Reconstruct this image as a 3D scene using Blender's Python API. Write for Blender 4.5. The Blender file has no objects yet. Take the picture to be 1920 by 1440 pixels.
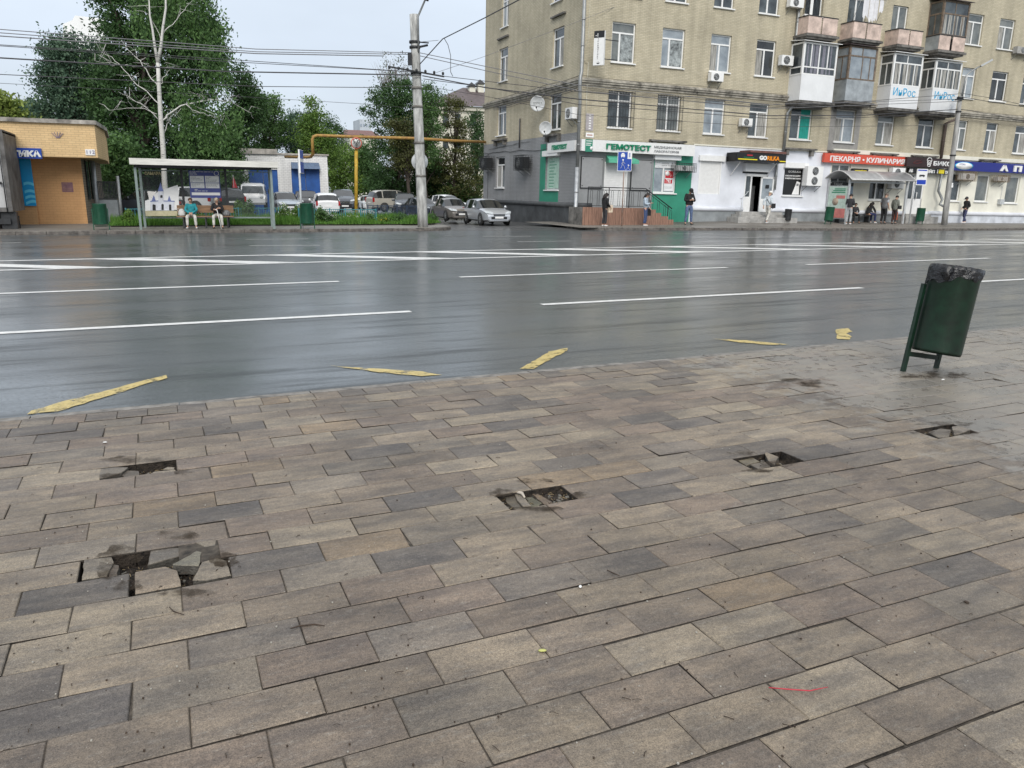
import bpy, math, random
import numpy as np
from mathutils import Vector, Matrix
R = random.Random(7)
NR = np.random.RandomState(7)
S = bpy.context.scene
COL = S.collection

# ------------------------------------------------------------------ camera
PITCH = math.atan(362/1470.0); ROLL = 0.0100; YAW = math.radians(23.7); CH = 1.75
_c, _s = math.cos, math.sin
FW = Vector((_s(YAW)*_c(PITCH), _c(YAW)*_c(PITCH), -_s(PITCH)))
RT = Vector((_c(YAW), -_s(YAW), 0)); UP = RT.cross(FW)
R2 = RT*_c(ROLL) + UP*_s(ROLL); U2 = -RT*_s(ROLL) + UP*_c(ROLL)
CAM = Vector((0, 0, CH))
cd = bpy.data.cameras.new('camera'); cam = bpy.data.objects.new('camera', cd); COL.objects.link(cam)
cd.sensor_width = 36; cd.lens = 36*1470/1920.0; cd.clip_start = 0.05; cd.clip_end = 3000
M = Matrix((R2, U2, -FW)).transposed().to_4x4(); M.translation = CAM
cam.matrix_world = M
S.camera = cam

# ------------------------------------------------------------------ world (overcast) and sun
W = bpy.data.worlds.new('World'); S.world = W; W.use_nodes = True
SUN_EL, SUN_AZ = math.radians(36), math.radians(200)      # behind the camera, a little to the left
wt = W.node_tree; wn = wt.nodes; wn.clear(); wl = wt.links.new
sky = wn.new('ShaderNodeTexSky'); sky.sky_type = 'NISHITA'; sky.sun_disc = False
sky.sun_elevation = SUN_EL; sky.sun_rotation = SUN_AZ; sky.dust_density = 4; sky.air_density = 1.5
bg1 = wn.new('ShaderNodeBackground'); bg1.inputs[1].default_value = 0.05; wl(sky.outputs[0], bg1.inputs[0])
tc = wn.new('ShaderNodeTexCoord'); sep = wn.new('ShaderNodeSeparateXYZ'); wl(tc.outputs['Generated'], sep.inputs[0])
mp = wn.new('ShaderNodeMapping'); mp.inputs['Scale'].default_value = (1, 1, 3.2); wl(tc.outputs['Generated'], mp.inputs[0])
nz = wn.new('ShaderNodeTexNoise'); nz.inputs['Scale'].default_value = 1.6; nz.inputs['Detail'].default_value = 5; nz.inputs['Roughness'].default_value = .5
wl(mp.outputs[0], nz.inputs[0])
grad = wn.new('ShaderNodeValToRGB'); wl(sep.outputs[2], grad.inputs[0])
e = grad.color_ramp.elements
e[0].position = 0.0; e[0].color = (.64, .72, .80, 1); e[1].position = 1.0; e[1].color = (1.45, 1.47, 1.5, 1)
e2 = e.new(.16); e2.color = (.62, .70, .81, 1); e3 = e.new(.4); e3.color = (.72, .80, .90, 1)
cr = wn.new('ShaderNodeMapRange'); cr.inputs[1].default_value = .3; cr.inputs[2].default_value = .7; cr.inputs[3].default_value = .84; cr.inputs[4].default_value = 1.14
wl(nz.outputs[0], cr.inputs[0])
ml = wn.new('ShaderNodeVectorMath'); ml.operation = 'SCALE'; wl(grad.outputs[0], ml.inputs[0]); wl(cr.outputs[0], ml.inputs['Scale'])
bg2 = wn.new('ShaderNodeBackground'); bg2.inputs[1].default_value = 0.90; wl(ml.outputs[0], bg2.inputs[0])
mx = wn.new('ShaderNodeMixShader'); mx.inputs[0].default_value = .88; wl(bg1.outputs[0], mx.inputs[1]); wl(bg2.outputs[0], mx.inputs[2])
wo = wn.new('ShaderNodeOutputWorld'); wl(mx.outputs[0], wo.inputs[0])
ld = bpy.data.lights.new('sun', 'SUN'); ld.energy = 1.75; ld.angle = math.radians(30); ld.color = (1, .96, .9)
sun = bpy.data.objects.new('sun', ld); COL.objects.link(sun)
# compass: sky rotation SUN_AZ puts the sun at (sin, cos)
sd = Vector((math.sin(SUN_AZ)*math.cos(SUN_EL), math.cos(SUN_AZ)*math.cos(SUN_EL), math.sin(SUN_EL)))
sun.rotation_euler = sd.to_track_quat('Z', 'Y').to_euler()
sun.location = sd*60
S.view_settings.view_transform = 'Standard'; S.view_settings.look = 'None'; S.view_settings.exposure = 0.40; S.view_settings.gamma = 1
S.render.engine = 'CYCLES'; S.cycles.max_bounces = 6; S.cycles.transparent_max_bounces = 12

# ------------------------------------------------------------------ sight lines: photo pixel -> point in the place
def ray(x, y): return FW + R2*((x-960)/1470.0) - U2*((y-720)/1470.0)
def lerp(a, b, t): return a + (b-a)*t
def clamp(v, a=0., b=1.): return max(a, min(b, v))
def pwl(x, pts):
    if x <= pts[0][0]: return pts[0][1]
    for (a, p), (b, q) in zip(pts, pts[1:]):
        if x <= b: return p + (q-p)*(x-a)/(b-a)
    return pts[-1][1]
KERB_Y = [(-60, 34.6), (8, 34.0), (18, 33.75), (80, 33.6)]
def kerb_y(X): return pwl(X, KERB_Y)
def kz(X): return pwl(X, [(8, 0), (18, -.05), (29, -.165), (43, -.33), (60, -.42), (400, -.42)])
def road_z(X, Y): return kz(X)*clamp((Y-20)/13.8) + (.0 if Y < 40 else 0)
FZ = [(18, .08), (24, .12), (31, .2), (38, .14), (54, -.05), (70, -.2)]
def walk_z(X, Y):
    t = clamp((Y-kerb_y(X))/4.3)
    return lerp(kz(X)+.12, pwl(X, FZ) if X > 15 else .15, t)
def court_z(X, Y): return pwl(Y, [(34, -.01), (38, -.06), (42, -.1), (73, -.3), (120, -.5)])
def pave_z(Y): return .0544 + .0109*Y
def hit(px, py, zf, Y0=20.):
    d = ray(px, py); Y = Y0
    for _ in range(60):
        k = Y/d.y; z = zf(k*d.x, Y); k2 = (z-CH)/d.z; Y += (k2*d.y-Y)*.5
    k = Y/d.y
    return Vector((k*d.x, Y, zf(k*d.x, Y)))
def G(px, py): return hit(px, py, lambda X, Y: walk_z(X, Y) if Y > kerb_y(X) else road_z(X, Y), 34.)
def GW(px, py): return hit(px, py, walk_z, 36.)
def GR(px, py): return hit(px, py, road_z)
def GP(px, py): return hit(px, py, lambda X, Y: pave_z(Y), 5.)
def A(px, py, Y):
    d = ray(px, py); return CAM + d*(Y/d.y)

# ------------------------------------------------------------------ mesh helpers
class MB:
    def __init__(s): s.v = []; s.f = []; s.m = []; s.k = 0; s.sm = []
    def add(s, vs, fs, m=None, smooth=False):
        b = len(s.v); s.v += [tuple(v) for v in vs]
        for f in fs: s.f.append(tuple(i+b for i in f)); s.m.append(s.k if m is None else m); s.sm.append(smooth)
        return s
    def box(s, x0, x1, y0, y1, z0, z1, m=None, M=None):
        vs = [Vector(p) for p in [(x0,y0,z0),(x1,y0,z0),(x1,y1,z0),(x0,y1,z0),(x0,y0,z1),(x1,y0,z1),(x1,y1,z1),(x0,y1,z1)]]
        if M is not None: vs = [M @ v for v in vs]
        return s.add(vs, [(3,2,1,0),(4,5,6,7),(0,1,5,4),(1,2,6,5),(2,3,7,6),(3,0,4,7)], m)
    def bar(s, a, b, w, h=None, m=None, up=(0,0,1)):
        a = Vector(a); b = Vector(b); h = h or w; d = (b-a).normalized(); u = Vector(up)
        if abs(d.dot(u)) > .95: u = Vector((1,0,0))
        r = d.cross(u).normalized(); t = r.cross(d)
        vs = [p + r*(i*w/2) + t*(j*h/2) for p in (a, b) for i, j in ((-1,-1),(1,-1),(1,1),(-1,1))]
        return s.add(vs, [(0,1,2,3),(7,6,5,4),(0,4,5,1),(1,5,6,2),(2,6,7,3),(3,7,4,0)], m)
    def tube(s, pts, rad, n=8, m=None, cap=True, smooth=True):
        pts = [Vector(p) for p in pts]; rs = rad if isinstance(rad, (list, tuple)) else [rad]*len(pts)
        vs = []; fs = []; prev = None
        for i, p in enumerate(pts):
            d = (pts[min(i+1, len(pts)-1)] - pts[max(i-1, 0)])
            d = d.normalized() if d.length > 1e-9 else Vector((0,0,1))
            if prev is None:
                u = Vector((0,0,1)) if abs(d.z) < .9 else Vector((1,0,0)); r = d.cross(u).normalized()
            else: r = (prev - d*prev.dot(d)).normalized()
            prev = r; t = d.cross(r)
            for k in range(n):
                a = 2*math.pi*k/n; vs.append(p + (r*math.cos(a) + t*math.sin(a))*rs[i])
        for i in range(len(pts)-1):
            for k in range(n):
                fs.append((i*n+k, i*n+(k+1)%n, (i+1)*n+(k+1)%n, (i+1)*n+k))
        s.add(vs, fs, m, smooth)
        if cap:
            b = len(s.v)-len(vs)
            s.f.append(tuple(b+k for k in reversed(range(n)))); s.m.append(s.k if m is None else m); s.sm.append(False)
            s.f.append(tuple(b+(len(pts)-1)*n+k for k in range(n))); s.m.append(s.k if m is None else m); s.sm.append(False)
        return s
    def lathe(s, prof, n=16, c=(0,0,0), axis='z', m=None, smooth=True, M=None):
        vs = []; fs = []
        for r, h in prof:
            for k in range(n):
                a = 2*math.pi*k/n; x, y = r*math.cos(a), r*math.sin(a)
                v = Vector((x, y, h)) if axis == 'z' else (Vector((x, h, y)) if axis == 'y' else Vector((h, x, y)))
                v += Vector(c); vs.append(M @ v if M is not None else v)
        for i in range(len(prof)-1):
            for k in range(n): fs.append((i*n+k, i*n+(k+1)%n, (i+1)*n+(k+1)%n, (i+1)*n+k))
        return s.add(vs, fs, m, smooth)
    def poly(s, pts, ext, m=None):
        n = len(pts); ext = Vector(ext); a = [Vector(p) for p in pts]; b = [p+ext for p in a]
        return s.add(a+b, [tuple(range(n)), tuple(reversed(range(n, 2*n)))] + [(i, i+n, (i+1)%n+n, (i+1)%n) for i in range(n)], m)
    def text(s, body, size, M, depth=.02, m=None, width=None, bold=0.0, align='LEFT'):
        c = bpy.data.curves.new('lettering', 'FONT'); c.body = body; c.size = size; c.extrude = depth; c.offset = bold; c.align_x = align; c.resolution_u = 2
        o = bpy.data.objects.new('lettering', c); COL.objects.link(o)
        dg = bpy.context.evaluated_depsgraph_get(); me = bpy.data.meshes.new_from_object(o.evaluated_get(dg))
        vs = [v.co.copy() for v in me.vertices]; fs = [tuple(p.vertices) for p in me.polygons]
        bpy.data.objects.remove(o); bpy.data.curves.remove(c); bpy.data.meshes.remove(me)
        if width and vs:
            x0 = min(v.x for v in vs); x1 = max(v.x for v in vs); k = width/(x1-x0)
            vs = [Vector(((v.x-x0)*k, v.y, v.z)) for v in vs]
        return s.add([M @ v for v in vs], fs, m)
    def build(s, name, mats, parent=None, M=None):
        used = sorted({i for f in s.f for i in f})
        if len(used) < len(s.v): mp_ = {o: i for i, o in enumerate(used)}; s.v = [s.v[i] for i in used]; s.f = [tuple(mp_[i] for i in f) for f in s.f]
        me = bpy.data.meshes.new(name); me.from_pydata(s.v, [], s.f)
        for mt in (mats if isinstance(mats, (list, tuple)) else [mats]): me.materials.append(mt)
        me.polygons.foreach_set('material_index', s.m); me.polygons.foreach_set('use_smooth', s.sm)
        me.update(); o = bpy.data.objects.new(name, me); COL.objects.link(o)
        if parent: o.parent = parent
        if M is not None: o.matrix_world = M
        return o
def tag(o, label=None, cat=None, group=None, kind=None):
    if label: o['label'] = label
    if cat: o['category'] = cat
    if group: o['group'] = group
    if kind: o['kind'] = kind
    return o
def root(name, label, cat, loc=(0,0,0), rz=0, group=None, M=None):
    o = bpy.data.objects.new(name, None); COL.objects.link(o); o.empty_display_size = .2
    if M is not None: o.matrix_world = M
    else: o.location = loc; o.rotation_euler = (0, 0, rz)
    return tag(o, label, cat, group)
def copy_tree(o, parent=None):
    c = o.copy(); COL.objects.link(c)
    if parent: c.parent = parent
    for ch in list(o.children): copy_tree(ch, c)
    return c
RXZ = Matrix.Rotation(math.pi/2, 4, 'X')      # text plane xy -> xz (reads from -y side)

# ------------------------------------------------------------------ materials
def mat(name, col, rough=.6, metal=0, nscale=6., namt=.12, bump=0., bscale=40., col2=None, spec=.5, dscale=None, coat=0, stretch=(1,1,1), emit=0, attr=None):
    m = bpy.data.materials.new(name); m.use_nodes = True; t = m.node_tree; n = t.nodes; l = t.links.new
    b = n['Principled BSDF']; b.inputs['Roughness'].default_value = rough; b.inputs['Metallic'].default_value = metal
    b.inputs['Specular IOR Level'].default_value = spec; b.inputs['Coat Weight'].default_value = coat
    tc = n.new('ShaderNodeTexCoord'); mp = n.new('ShaderNodeMapping'); mp.inputs['Scale'].default_value = stretch; l(tc.outputs['Object'], mp.inputs[0])
    nz = n.new('ShaderNodeTexNoise'); nz.inputs['Scale'].default_value = nscale; nz.inputs['Detail'].default_value = 6; nz.inputs['Roughness'].default_value = .62; l(mp.outputs[0], nz.inputs[0])
    mr = n.new('ShaderNodeMapRange'); mr.inputs[1].default_value = .32; mr.inputs[2].default_value = .68; l(nz.outputs[0], mr.inputs[0])
    mx = n.new('ShaderNodeMix'); mx.data_type = 'RGBA'
    c2 = col2 or tuple(c*(1-namt*2) for c in col); c1 = col if col2 else tuple(min(1, c*(1+namt*.5)) for c in col)
    if attr:
        at = n.new('ShaderNodeAttribute'); at.attribute_name = attr
        m1 = n.new('ShaderNodeMix'); m1.data_type = 'RGBA'; m1.blend_type = 'MULTIPLY'; m1.inputs[0].default_value = 1; l(at.outputs['Color'], m1.inputs[6]); m1.inputs[7].default_value = (1-namt*2,)*3+(1,)
        l(at.outputs['Color'], mx.inputs[7]); l(m1.outputs[2], mx.inputs[6])
    else: mx.inputs[6].default_value = (*c2, 1); mx.inputs[7].default_value = (*c1, 1)
    l(mr.outputs[0], mx.inputs[0])
    l(mx.outputs[2], b.inputs['Base Color'])
    if bump:
        n2 = n.new('ShaderNodeTexNoise'); n2.inputs['Scale'].default_value = bscale; n2.inputs['Detail'].default_value = 4; l(mp.outputs[0], n2.inputs[0])
        bp = n.new('ShaderNodeBump'); bp.inputs['Strength'].default_value = bump; bp.inputs['Distance'].default_value = .02; l(n2.outputs[0], bp.inputs['Height']); l(bp.outputs[0], b.inputs['Normal'])
    if emit:
        l(mx.outputs[2], b.inputs['Emission Color']); b.inputs['Emission Strength'].default_value = emit
    return m
def brick(name, c1, c2, mortar, scale=1., rough=.85, bw=.26, rh=.078, ms=.012, dirt=.25):
    m = bpy.data.materials.new(name); m.use_nodes = True; t = m.node_tree; n = t.nodes; l = t.links.new; b = n['Principled BSDF']; b.inputs['Roughness'].default_value = rough
    tc = n.new('ShaderNodeTexCoord'); sp = n.new('ShaderNodeSeparateXYZ'); l(tc.outputs['Object'], sp.inputs[0])
    ad = n.new('ShaderNodeMath'); l(sp.outputs[0], ad.inputs[0]); l(sp.outputs[1], ad.inputs[1])
    cb = n.new('ShaderNodeCombineXYZ'); l(ad.outputs[0], cb.inputs[0]); l(sp.outputs[2], cb.inputs[1])
    bt = n.new('ShaderNodeTexBrick'); l(cb.outputs[0], bt.inputs[0]); bt.inputs['Scale'].default_value = 1/scale
    bt.inputs['Brick Width'].default_value = bw; bt.inputs['Row Height'].default_value = rh; bt.inputs['Mortar Size'].default_value = ms; bt.inputs['Mortar Smooth'].default_value = .3
    bt.inputs['Color1'].default_value = (*c1, 1); bt.inputs['Color2'].default_value = (*c2, 1); bt.inputs['Mortar'].default_value = (*mortar, 1)
    nz = n.new('ShaderNodeTexNoise'); nz.inputs['Scale'].default_value = .45; nz.inputs['Detail'].default_value = 7; nz.inputs['Roughness'].default_value = .65; l(tc.outputs['Object'], nz.inputs[0])
    mr = n.new('ShaderNodeMapRange'); mr.inputs[1].default_value = .3; mr.inputs[2].default_value = .65; mr.inputs[3].default_value = 1-dirt; mr.inputs[4].default_value = 1.06; l(nz.outputs[0], mr.inputs[0])
    # rain streaks: noise stretched down the wall
    mp = n.new('ShaderNodeMapping'); mp.inputs['Scale'].default_value = (1.6, 1.6, .12); l(tc.outputs['Object'], mp.inputs[0])
    n3 = n.new('ShaderNodeTexNoise'); n3.inputs['Scale'].default_value = 1.5; n3.inputs['Detail'].default_value = 5; l(mp.outputs[0], n3.inputs[0])
    mr3 = n.new('ShaderNodeMapRange'); mr3.inputs[1].default_value = .35; mr3.inputs[2].default_value = .6; mr3.inputs[3].default_value = 1-dirt*.6; mr3.inputs[4].default_value = 1.0; l(n3.outputs[0], mr3.inputs[0])
    mm = n.new('ShaderNodeMath'); mm.operation = 'MULTIPLY'; l(mr.outputs[0], mm.inputs[0]); l(mr3.outputs[0], mm.inputs[1])
    vm = n.new('ShaderNodeVectorMath'); vm.operation = 'SCALE'; l(bt.outputs['Color'], vm.inputs[0]); l(mm.outputs[0], vm.inputs['Scale']); l(vm.outputs[0], b.inputs['Base Color'])
    bp = n.new('ShaderNodeBump'); bp.inputs['Strength'].default_value = .5; bp.inputs['Distance'].default_value = .01; bp.invert = True; l(bt.outputs['Fac'], bp.inputs['Height']); l(bp.outputs[0], b.inputs['Normal'])
    return m
def leafmat(name, a, b_, trans=.25):
    m = bpy.data.materials.new(name); m.use_nodes = True; t = m.node_tree; n = t.nodes; l = t.links.new; b = n['Principled BSDF']; b.inputs['Roughness'].default_value = .55; b.inputs['Specular IOR Level'].default_value = .3
    at = n.new('ShaderNodeAttribute'); at.attribute_name = 'tint'; mx = n.new('ShaderNodeMix'); mx.data_type = 'RGBA'; l(at.outputs['Fac'], mx.inputs[0])
    mx.inputs[6].default_value = (*a, 1); mx.inputs[7].default_value = (*b_, 1); l(mx.outputs[2], b.inputs['Base Color'])
    tr = n.new('ShaderNodeBsdfTranslucent'); l(mx.outputs[2], tr.inputs[0]); ms = n.new('ShaderNodeMixShader'); ms.inputs[0].default_value = trans
    l(b.outputs[0], ms.inputs[1]); l(tr.outputs[0], ms.inputs[2]); l(ms.outputs[0], n['Material Output'].inputs[0])
    return m
def glassmat(name, col=(.02,.025,.03), rough=.06, alpha=1., nscale=1.2, tint=(.10,.12,.13)):
    m = mat(name, tint, rough, 0, nscale, .1, col2=col, spec=.7)
    if alpha < 1: m.node_tree.nodes['Principled BSDF'].inputs['Alpha'].default_value = alpha
    return m
K = {}
K['white'] = mat('white_plastic', (.78,.78,.77), .4, namt=.04)
K['whitepaint'] = mat('white_wall_paint', (.70,.72,.77), .75, nscale=.8, namt=.09)
K['cream'] = mat('cream_wall_paint', (.76,.74,.64), .75, nscale=.8, namt=.09)
K['greywall'] = mat('grey_wall_paint', (.27,.28,.285), .75, nscale=1.2, namt=.12)
K['greypanel'] = mat('grey_panel', (.30,.305,.31), .6, namt=.05)
K['greenwall'] = mat('green_wall_paint', (.03,.25,.16), .6, nscale=2, namt=.08)
K['plinth'] = mat('dark_plinth', (.07,.075,.08), .7, nscale=1.5, namt=.25, bump=.3)
K['plinth2'] = mat('grey_plinth', (.26,.28,.29), .8, nscale=1.5, namt=.2)
K['plinth3'] = mat('pale_blue_plinth', (.60,.63,.68), .8, nscale=1.5, namt=.16)
K['concrete'] = mat('concrete', (.40,.39,.37), .85, nscale=3, namt=.22, bump=.3)
K['concrete_dark'] = mat('weathered_concrete', (.19,.18,.165), .9, nscale=3, namt=.35, bump=.3)
K['pole'] = mat('whitewashed_concrete', (.50,.50,.48), .8, nscale=2.5, namt=.35, stretch=(2,2,.5), bump=.15, bscale=20)
K['metal'] = mat('grey_metal', (.32,.33,.33), .45, .5, namt=.12)
K['paintmetal'] = mat('grey_painted_metal', (.50,.52,.53), .45, 0, namt=.1)
K['darkmetal'] = mat('dark_metal', (.035,.037,.04), .5, .3, namt=.2)
K['wire'] = mat('wire_black', (.05,.05,.055), .6, 0)
K['wiregrey'] = mat('wire_grey', (.17,.17,.18), .6, 0)
K['green'] = mat('bin_green_paint', (.004,.024,.012), .45, 0, nscale=9, namt=.3)
K['green2'] = mat('bin_green_paint_far', (.012,.085,.045), .4, 0, nscale=7, namt=.2)
K['yellow'] = mat('yellow_pipe_paint', (.52,.33,.03), .55, nscale=5, namt=.25)
K['rusty'] = mat('rusty_yellow_pipe', (.42,.27,.06), .65, nscale=7, col2=(.24,.11,.04))
K['glass'] = glassmat('window_glass')
K['glass_light'] = glassmat('window_glass_pale', (.16,.19,.22), tint=(.34,.38,.41))
K['glass_mid'] = glassmat('window_glass_mid', (.07,.085,.09), .08, tint=(.20,.21,.20)); K['glass_dark'] = glassmat('window_glass_dark', (.010,.012,.014), .05, tint=(.045,.05,.05))
K['carglass'] = glassmat('car_glass', (.006,.007,.008), .04, tint=(.03,.035,.038))
K['clear'] = mat('clear_glass', (.10,.12,.12), .03, namt=.02); K['clear'].node_tree.nodes['Principled BSDF'].inputs['Alpha'].default_value = .14
K['curtain'] = mat('curtain_cloth', (.42,.41,.38), .9, nscale=3, namt=.35, stretch=(6,6,.4))
K['film'] = mat('crumpled_film', (.35,.38,.38), .2, nscale=5, namt=.4, bump=1., bscale=7)
K['blue'] = mat('blue_sign_paint', (.008,.055,.34), .4, namt=.04)
K['navy'] = mat('navy_sign_paint', (.012,.02,.20), .35, namt=.06)
K['bluedoor'] = mat('blue_door_paint', (.02,.10,.36), .55, nscale=2, namt=.15)
K['cyan'] = mat('cyan_panel', (.0,.30,.62), .4, namt=.03)
K['cyan_light'] = mat('light_cyan_print', (.12,.58,.80), .4, namt=.03)
K['red'] = mat('red_print', (.52,.02,.03), .5, namt=.05)
K['orangered'] = mat('orange_red_sign', (.62,.09,.05), .45, nscale=.8, namt=.08)
K['black'] = mat('black_paint', (.012,.012,.013), .35, namt=.1)
K['rubber'] = mat('black_rubber', (.02,.02,.02), .75, namt=.1)
K['gorange'] = mat('orange_letter', (.85,.28,.01), .4, namt=.02)
K['gyellow'] = mat('yellow_print', (.80,.66,.02), .4, namt=.02)
K['ggreen'] = mat('green_letter', (.0,.22,.11), .4, namt=.03)
K['inrosblue'] = mat('light_blue_letter', (.03,.36,.62), .5, namt=.02)
K['grayletter'] = mat('grey_letter', (.22,.23,.24), .5, namt=.02)
K['awning'] = mat('green_awning', (.10,.42,.28), .6, namt=.08)
K['wood'] = mat('brown_decking', (.30,.17,.12), .7, nscale=4, namt=.25, stretch=(6,6,.5))
K['benchwood'] = mat('bench_wood', (.26,.15,.08), .65, nscale=4, namt=.25, stretch=(.6,5,5))
K['pink'] = mat('faded_pink_panel', (.66,.52,.45), .8, nscale=2.5, namt=.22)
K['greysheet'] = mat('grey_sheet_metal', (.38,.41,.43), .5, .2, nscale=2, namt=.2)
K['brownwood'] = mat('brown_window_wood', (.20,.15,.11), .7, namt=.3)
K['vinyl'] = mat('white_cladding', (.74,.75,.76), .45, nscale=1, namt=.05)
K['roofbrown'] = mat('brown_roof_sheet', (.10,.075,.075), .6, nscale=2, namt=.2)
K['roofred'] = mat('red_brown_sheet', (.17,.075,.06), .6, nscale=3, namt=.25)
K['chrome'] = mat('chrome', (.7,.7,.7), .15, 1, namt=.02)
K['lamp'] = mat('headlight_glass', (.62,.66,.68), .12, nscale=20, namt=.3)
K['taillamp'] = mat('tail_light_red', (.40,.01,.01), .2, nscale=20, namt=.2)
K['skin'] = mat('skin', (.52,.31,.22), .55, namt=.06)
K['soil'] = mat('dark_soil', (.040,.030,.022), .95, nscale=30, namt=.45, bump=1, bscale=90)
K['twig'] = mat('twig_bark', (.055,.035,.022), .85, nscale=40, namt=.3)
K['bark'] = mat('tree_bark', (.07,.055,.045), .9, nscale=9, namt=.3, stretch=(3,3,.6), bump=.5)
K['birch'] = mat('birch_bark', (.52,.51,.48), .7, nscale=5, col2=(.10,.09,.085), stretch=(.8,.8,5))
K['birch'].node_tree.nodes['Map Range'].inputs[1].default_value = .33; K['birch'].node_tree.nodes['Map Range'].inputs[2].default_value = .42
BRICK = brick('ochre_brick', (.57,.51,.375), (.495,.44,.315), (.38,.345,.265))
BRICKG = brick('grey_painted_brick', (.30,.305,.31), (.275,.28,.285), (.19,.19,.195), dirt=.15)
BRICKO = brick('orange_brick', (.74,.53,.28), (.68,.48,.25), (.52,.36,.20), bw=.28, rh=.09, ms=.010, dirt=.12)
BRICKD = brick('orange_painted_brick', (.58,.33,.15), (.55,.31,.14), (.48,.27,.12), bw=.28, rh=.11, ms=.01, dirt=.15)
BRICKW = brick('white_brick', (.84,.84,.83), (.78,.78,.78), (.60,.60,.60), bw=.3, rh=.12, ms=.014, dirt=.2)

# ------------------------------------------------------------------ ground, road, pavements
def grid(xs, rows, zf, name, m, thick=0):
    """rows: function X -> list of Y; sheet over them"""
    vs = []; fs = []; n = len(rows(xs[0]))
    for X in xs:
        for Y in rows(X): vs.append((X, Y, zf(X, Y)))
    for i in range(len(xs)-1):
        for j in range(n-1): fs.append((i*n+j, (i+1)*n+j, (i+1)*n+j+1, i*n+j+1))
    b = MB(); b.add(vs, fs, smooth=True); o = b.build(name, m); return tag(o, kind='structure')
def asphalt(name, base, rlo, rhi, wet=True, sc=1.):
    m = bpy.data.materials.new(name); m.use_nodes = True; t = m.node_tree; n = t.nodes; l = t.links.new; b = n['Principled BSDF']
    tc = n.new('ShaderNodeTexCoord'); mp = n.new('ShaderNodeMapping'); mp.inputs['Scale'].default_value = (.16, .45, 1); l(tc.outputs['Object'], mp.inputs[0])
    nz = n.new('ShaderNodeTexNoise'); nz.inputs['Scale'].default_value = 1.6; nz.inputs['Detail'].default_value = 7; nz.inputs['Roughness'].default_value = .6; l(mp.outputs[0], nz.inputs[0])
    mr = n.new('ShaderNodeMapRange'); mr.inputs[1].default_value = .38; mr.inputs[2].default_value = .62; mr.inputs[3].default_value = rlo; mr.inputs[4].default_value = rhi; l(nz.outputs[0], mr.inputs[0])
    g = n.new('ShaderNodeTexNoise'); g.inputs['Scale'].default_value = 70*sc; g.inputs['Detail'].default_value = 3; g.inputs['Roughness'].default_value = .7; l(tc.outputs['Object'], g.inputs[0])
    big = n.new('ShaderNodeTexNoise'); big.inputs['Scale'].default_value = .35; big.inputs['Detail'].default_value = 5; l(mp.outputs[0], big.inputs[0])
    rr = n.new('ShaderNodeMapRange'); rr.inputs[1].default_value = .3; rr.inputs[2].default_value = .75; rr.inputs[3].default_value = 0; rr.inputs[4].default_value = 1; l(g.outputs[0], rr.inputs[0])
    mx = n.new('ShaderNodeMix'); mx.data_type = 'RGBA'; l(rr.outputs[0], mx.inputs[0]); mx.inputs[6].default_value = (*[c*.45 for c in base], 1); mx.inputs[7].default_value = (*[c*1.7 for c in base], 1)
    m2 = n.new('ShaderNodeMapRange'); m2.inputs[1].default_value = .3; m2.inputs[2].default_value = .7; m2.inputs[3].default_value = .8; m2.inputs[4].default_value = 1.2; l(big.outputs[0], m2.inputs[0])
    vm = n.new('ShaderNodeVectorMath'); vm.operation = 'SCALE'; l(mx.outputs[2], vm.inputs[0]); l(m2.outputs[0], vm.inputs['Scale'])
    mp2 = n.new('ShaderNodeMapping'); mp2.inputs['Scale'].default_value = (.22, 2.4, 1); l(tc.outputs['Object'], mp2.inputs[0])
    sk = n.new('ShaderNodeTexNoise'); sk.inputs['Scale'].default_value = 1.3; sk.inputs['Detail'].default_value = 9; sk.inputs['Roughness'].default_value = .72; l(mp2.outputs[0], sk.inputs[0])
    g2 = n.new('ShaderNodeTexNoise'); g2.inputs['Scale'].default_value = 38; g2.inputs['Detail'].default_value = 3; g2.inputs['Roughness'].default_value = .7; l(tc.outputs['Object'], g2.inputs[0])
    sa = n.new('ShaderNodeMath'); sa.operation = 'MULTIPLY_ADD'; l(g2.outputs[0], sa.inputs[0]); sa.inputs[1].default_value = .35; l(sk.outputs[0], sa.inputs[2])
    worn = n.new('ShaderNodeMapRange'); worn.inputs[1].default_value = .69; worn.inputs[2].default_value = .80; l(sa.outputs[0], worn.inputs[0])   # rough streaks where the film has broken
    dk = n.new('ShaderNodeMapRange'); dk.inputs[3].default_value = 1.0; dk.inputs[4].default_value = .42; l(worn.outputs[0], dk.inputs[0])
    v3 = n.new('ShaderNodeVectorMath'); v3.operation = 'SCALE'; l(vm.outputs[0], v3.inputs[0]); sp_ = n.new('ShaderNodeMapRange'); sp_.inputs[1].default_value = .38; sp_.inputs[2].default_value = .62; sp_.inputs[3].default_value = .55; sp_.inputs[4].default_value = 1.45; l(g2.outputs[0], sp_.inputs[0])
    dm = n.new('ShaderNodeMath'); dm.operation = 'MULTIPLY'; l(dk.outputs[0], dm.inputs[0]); l(sp_.outputs[0], dm.inputs[1]); l(dm.outputs[0], v3.inputs['Scale']); l(v3.outputs[0], b.inputs['Base Color'])
    # rough stones poking through the water film
    ad = n.new('ShaderNodeMath'); ad.operation = 'MULTIPLY_ADD'; l(rr.outputs[0], ad.inputs[0]); ad.inputs[1].default_value = .16; l(mr.outputs[0], ad.inputs[2]); l(ad.outputs[0], b.inputs['Roughness'])
    b.inputs['Specular IOR Level'].default_value = .55
    bp = n.new('ShaderNodeBump'); bp.inputs['Strength'].default_value = .30; bp.inputs['Distance'].default_value = .004; l(g.outputs[0], bp.inputs['Height']); l(bp.outputs[0], b.inputs['Normal'])
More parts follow.
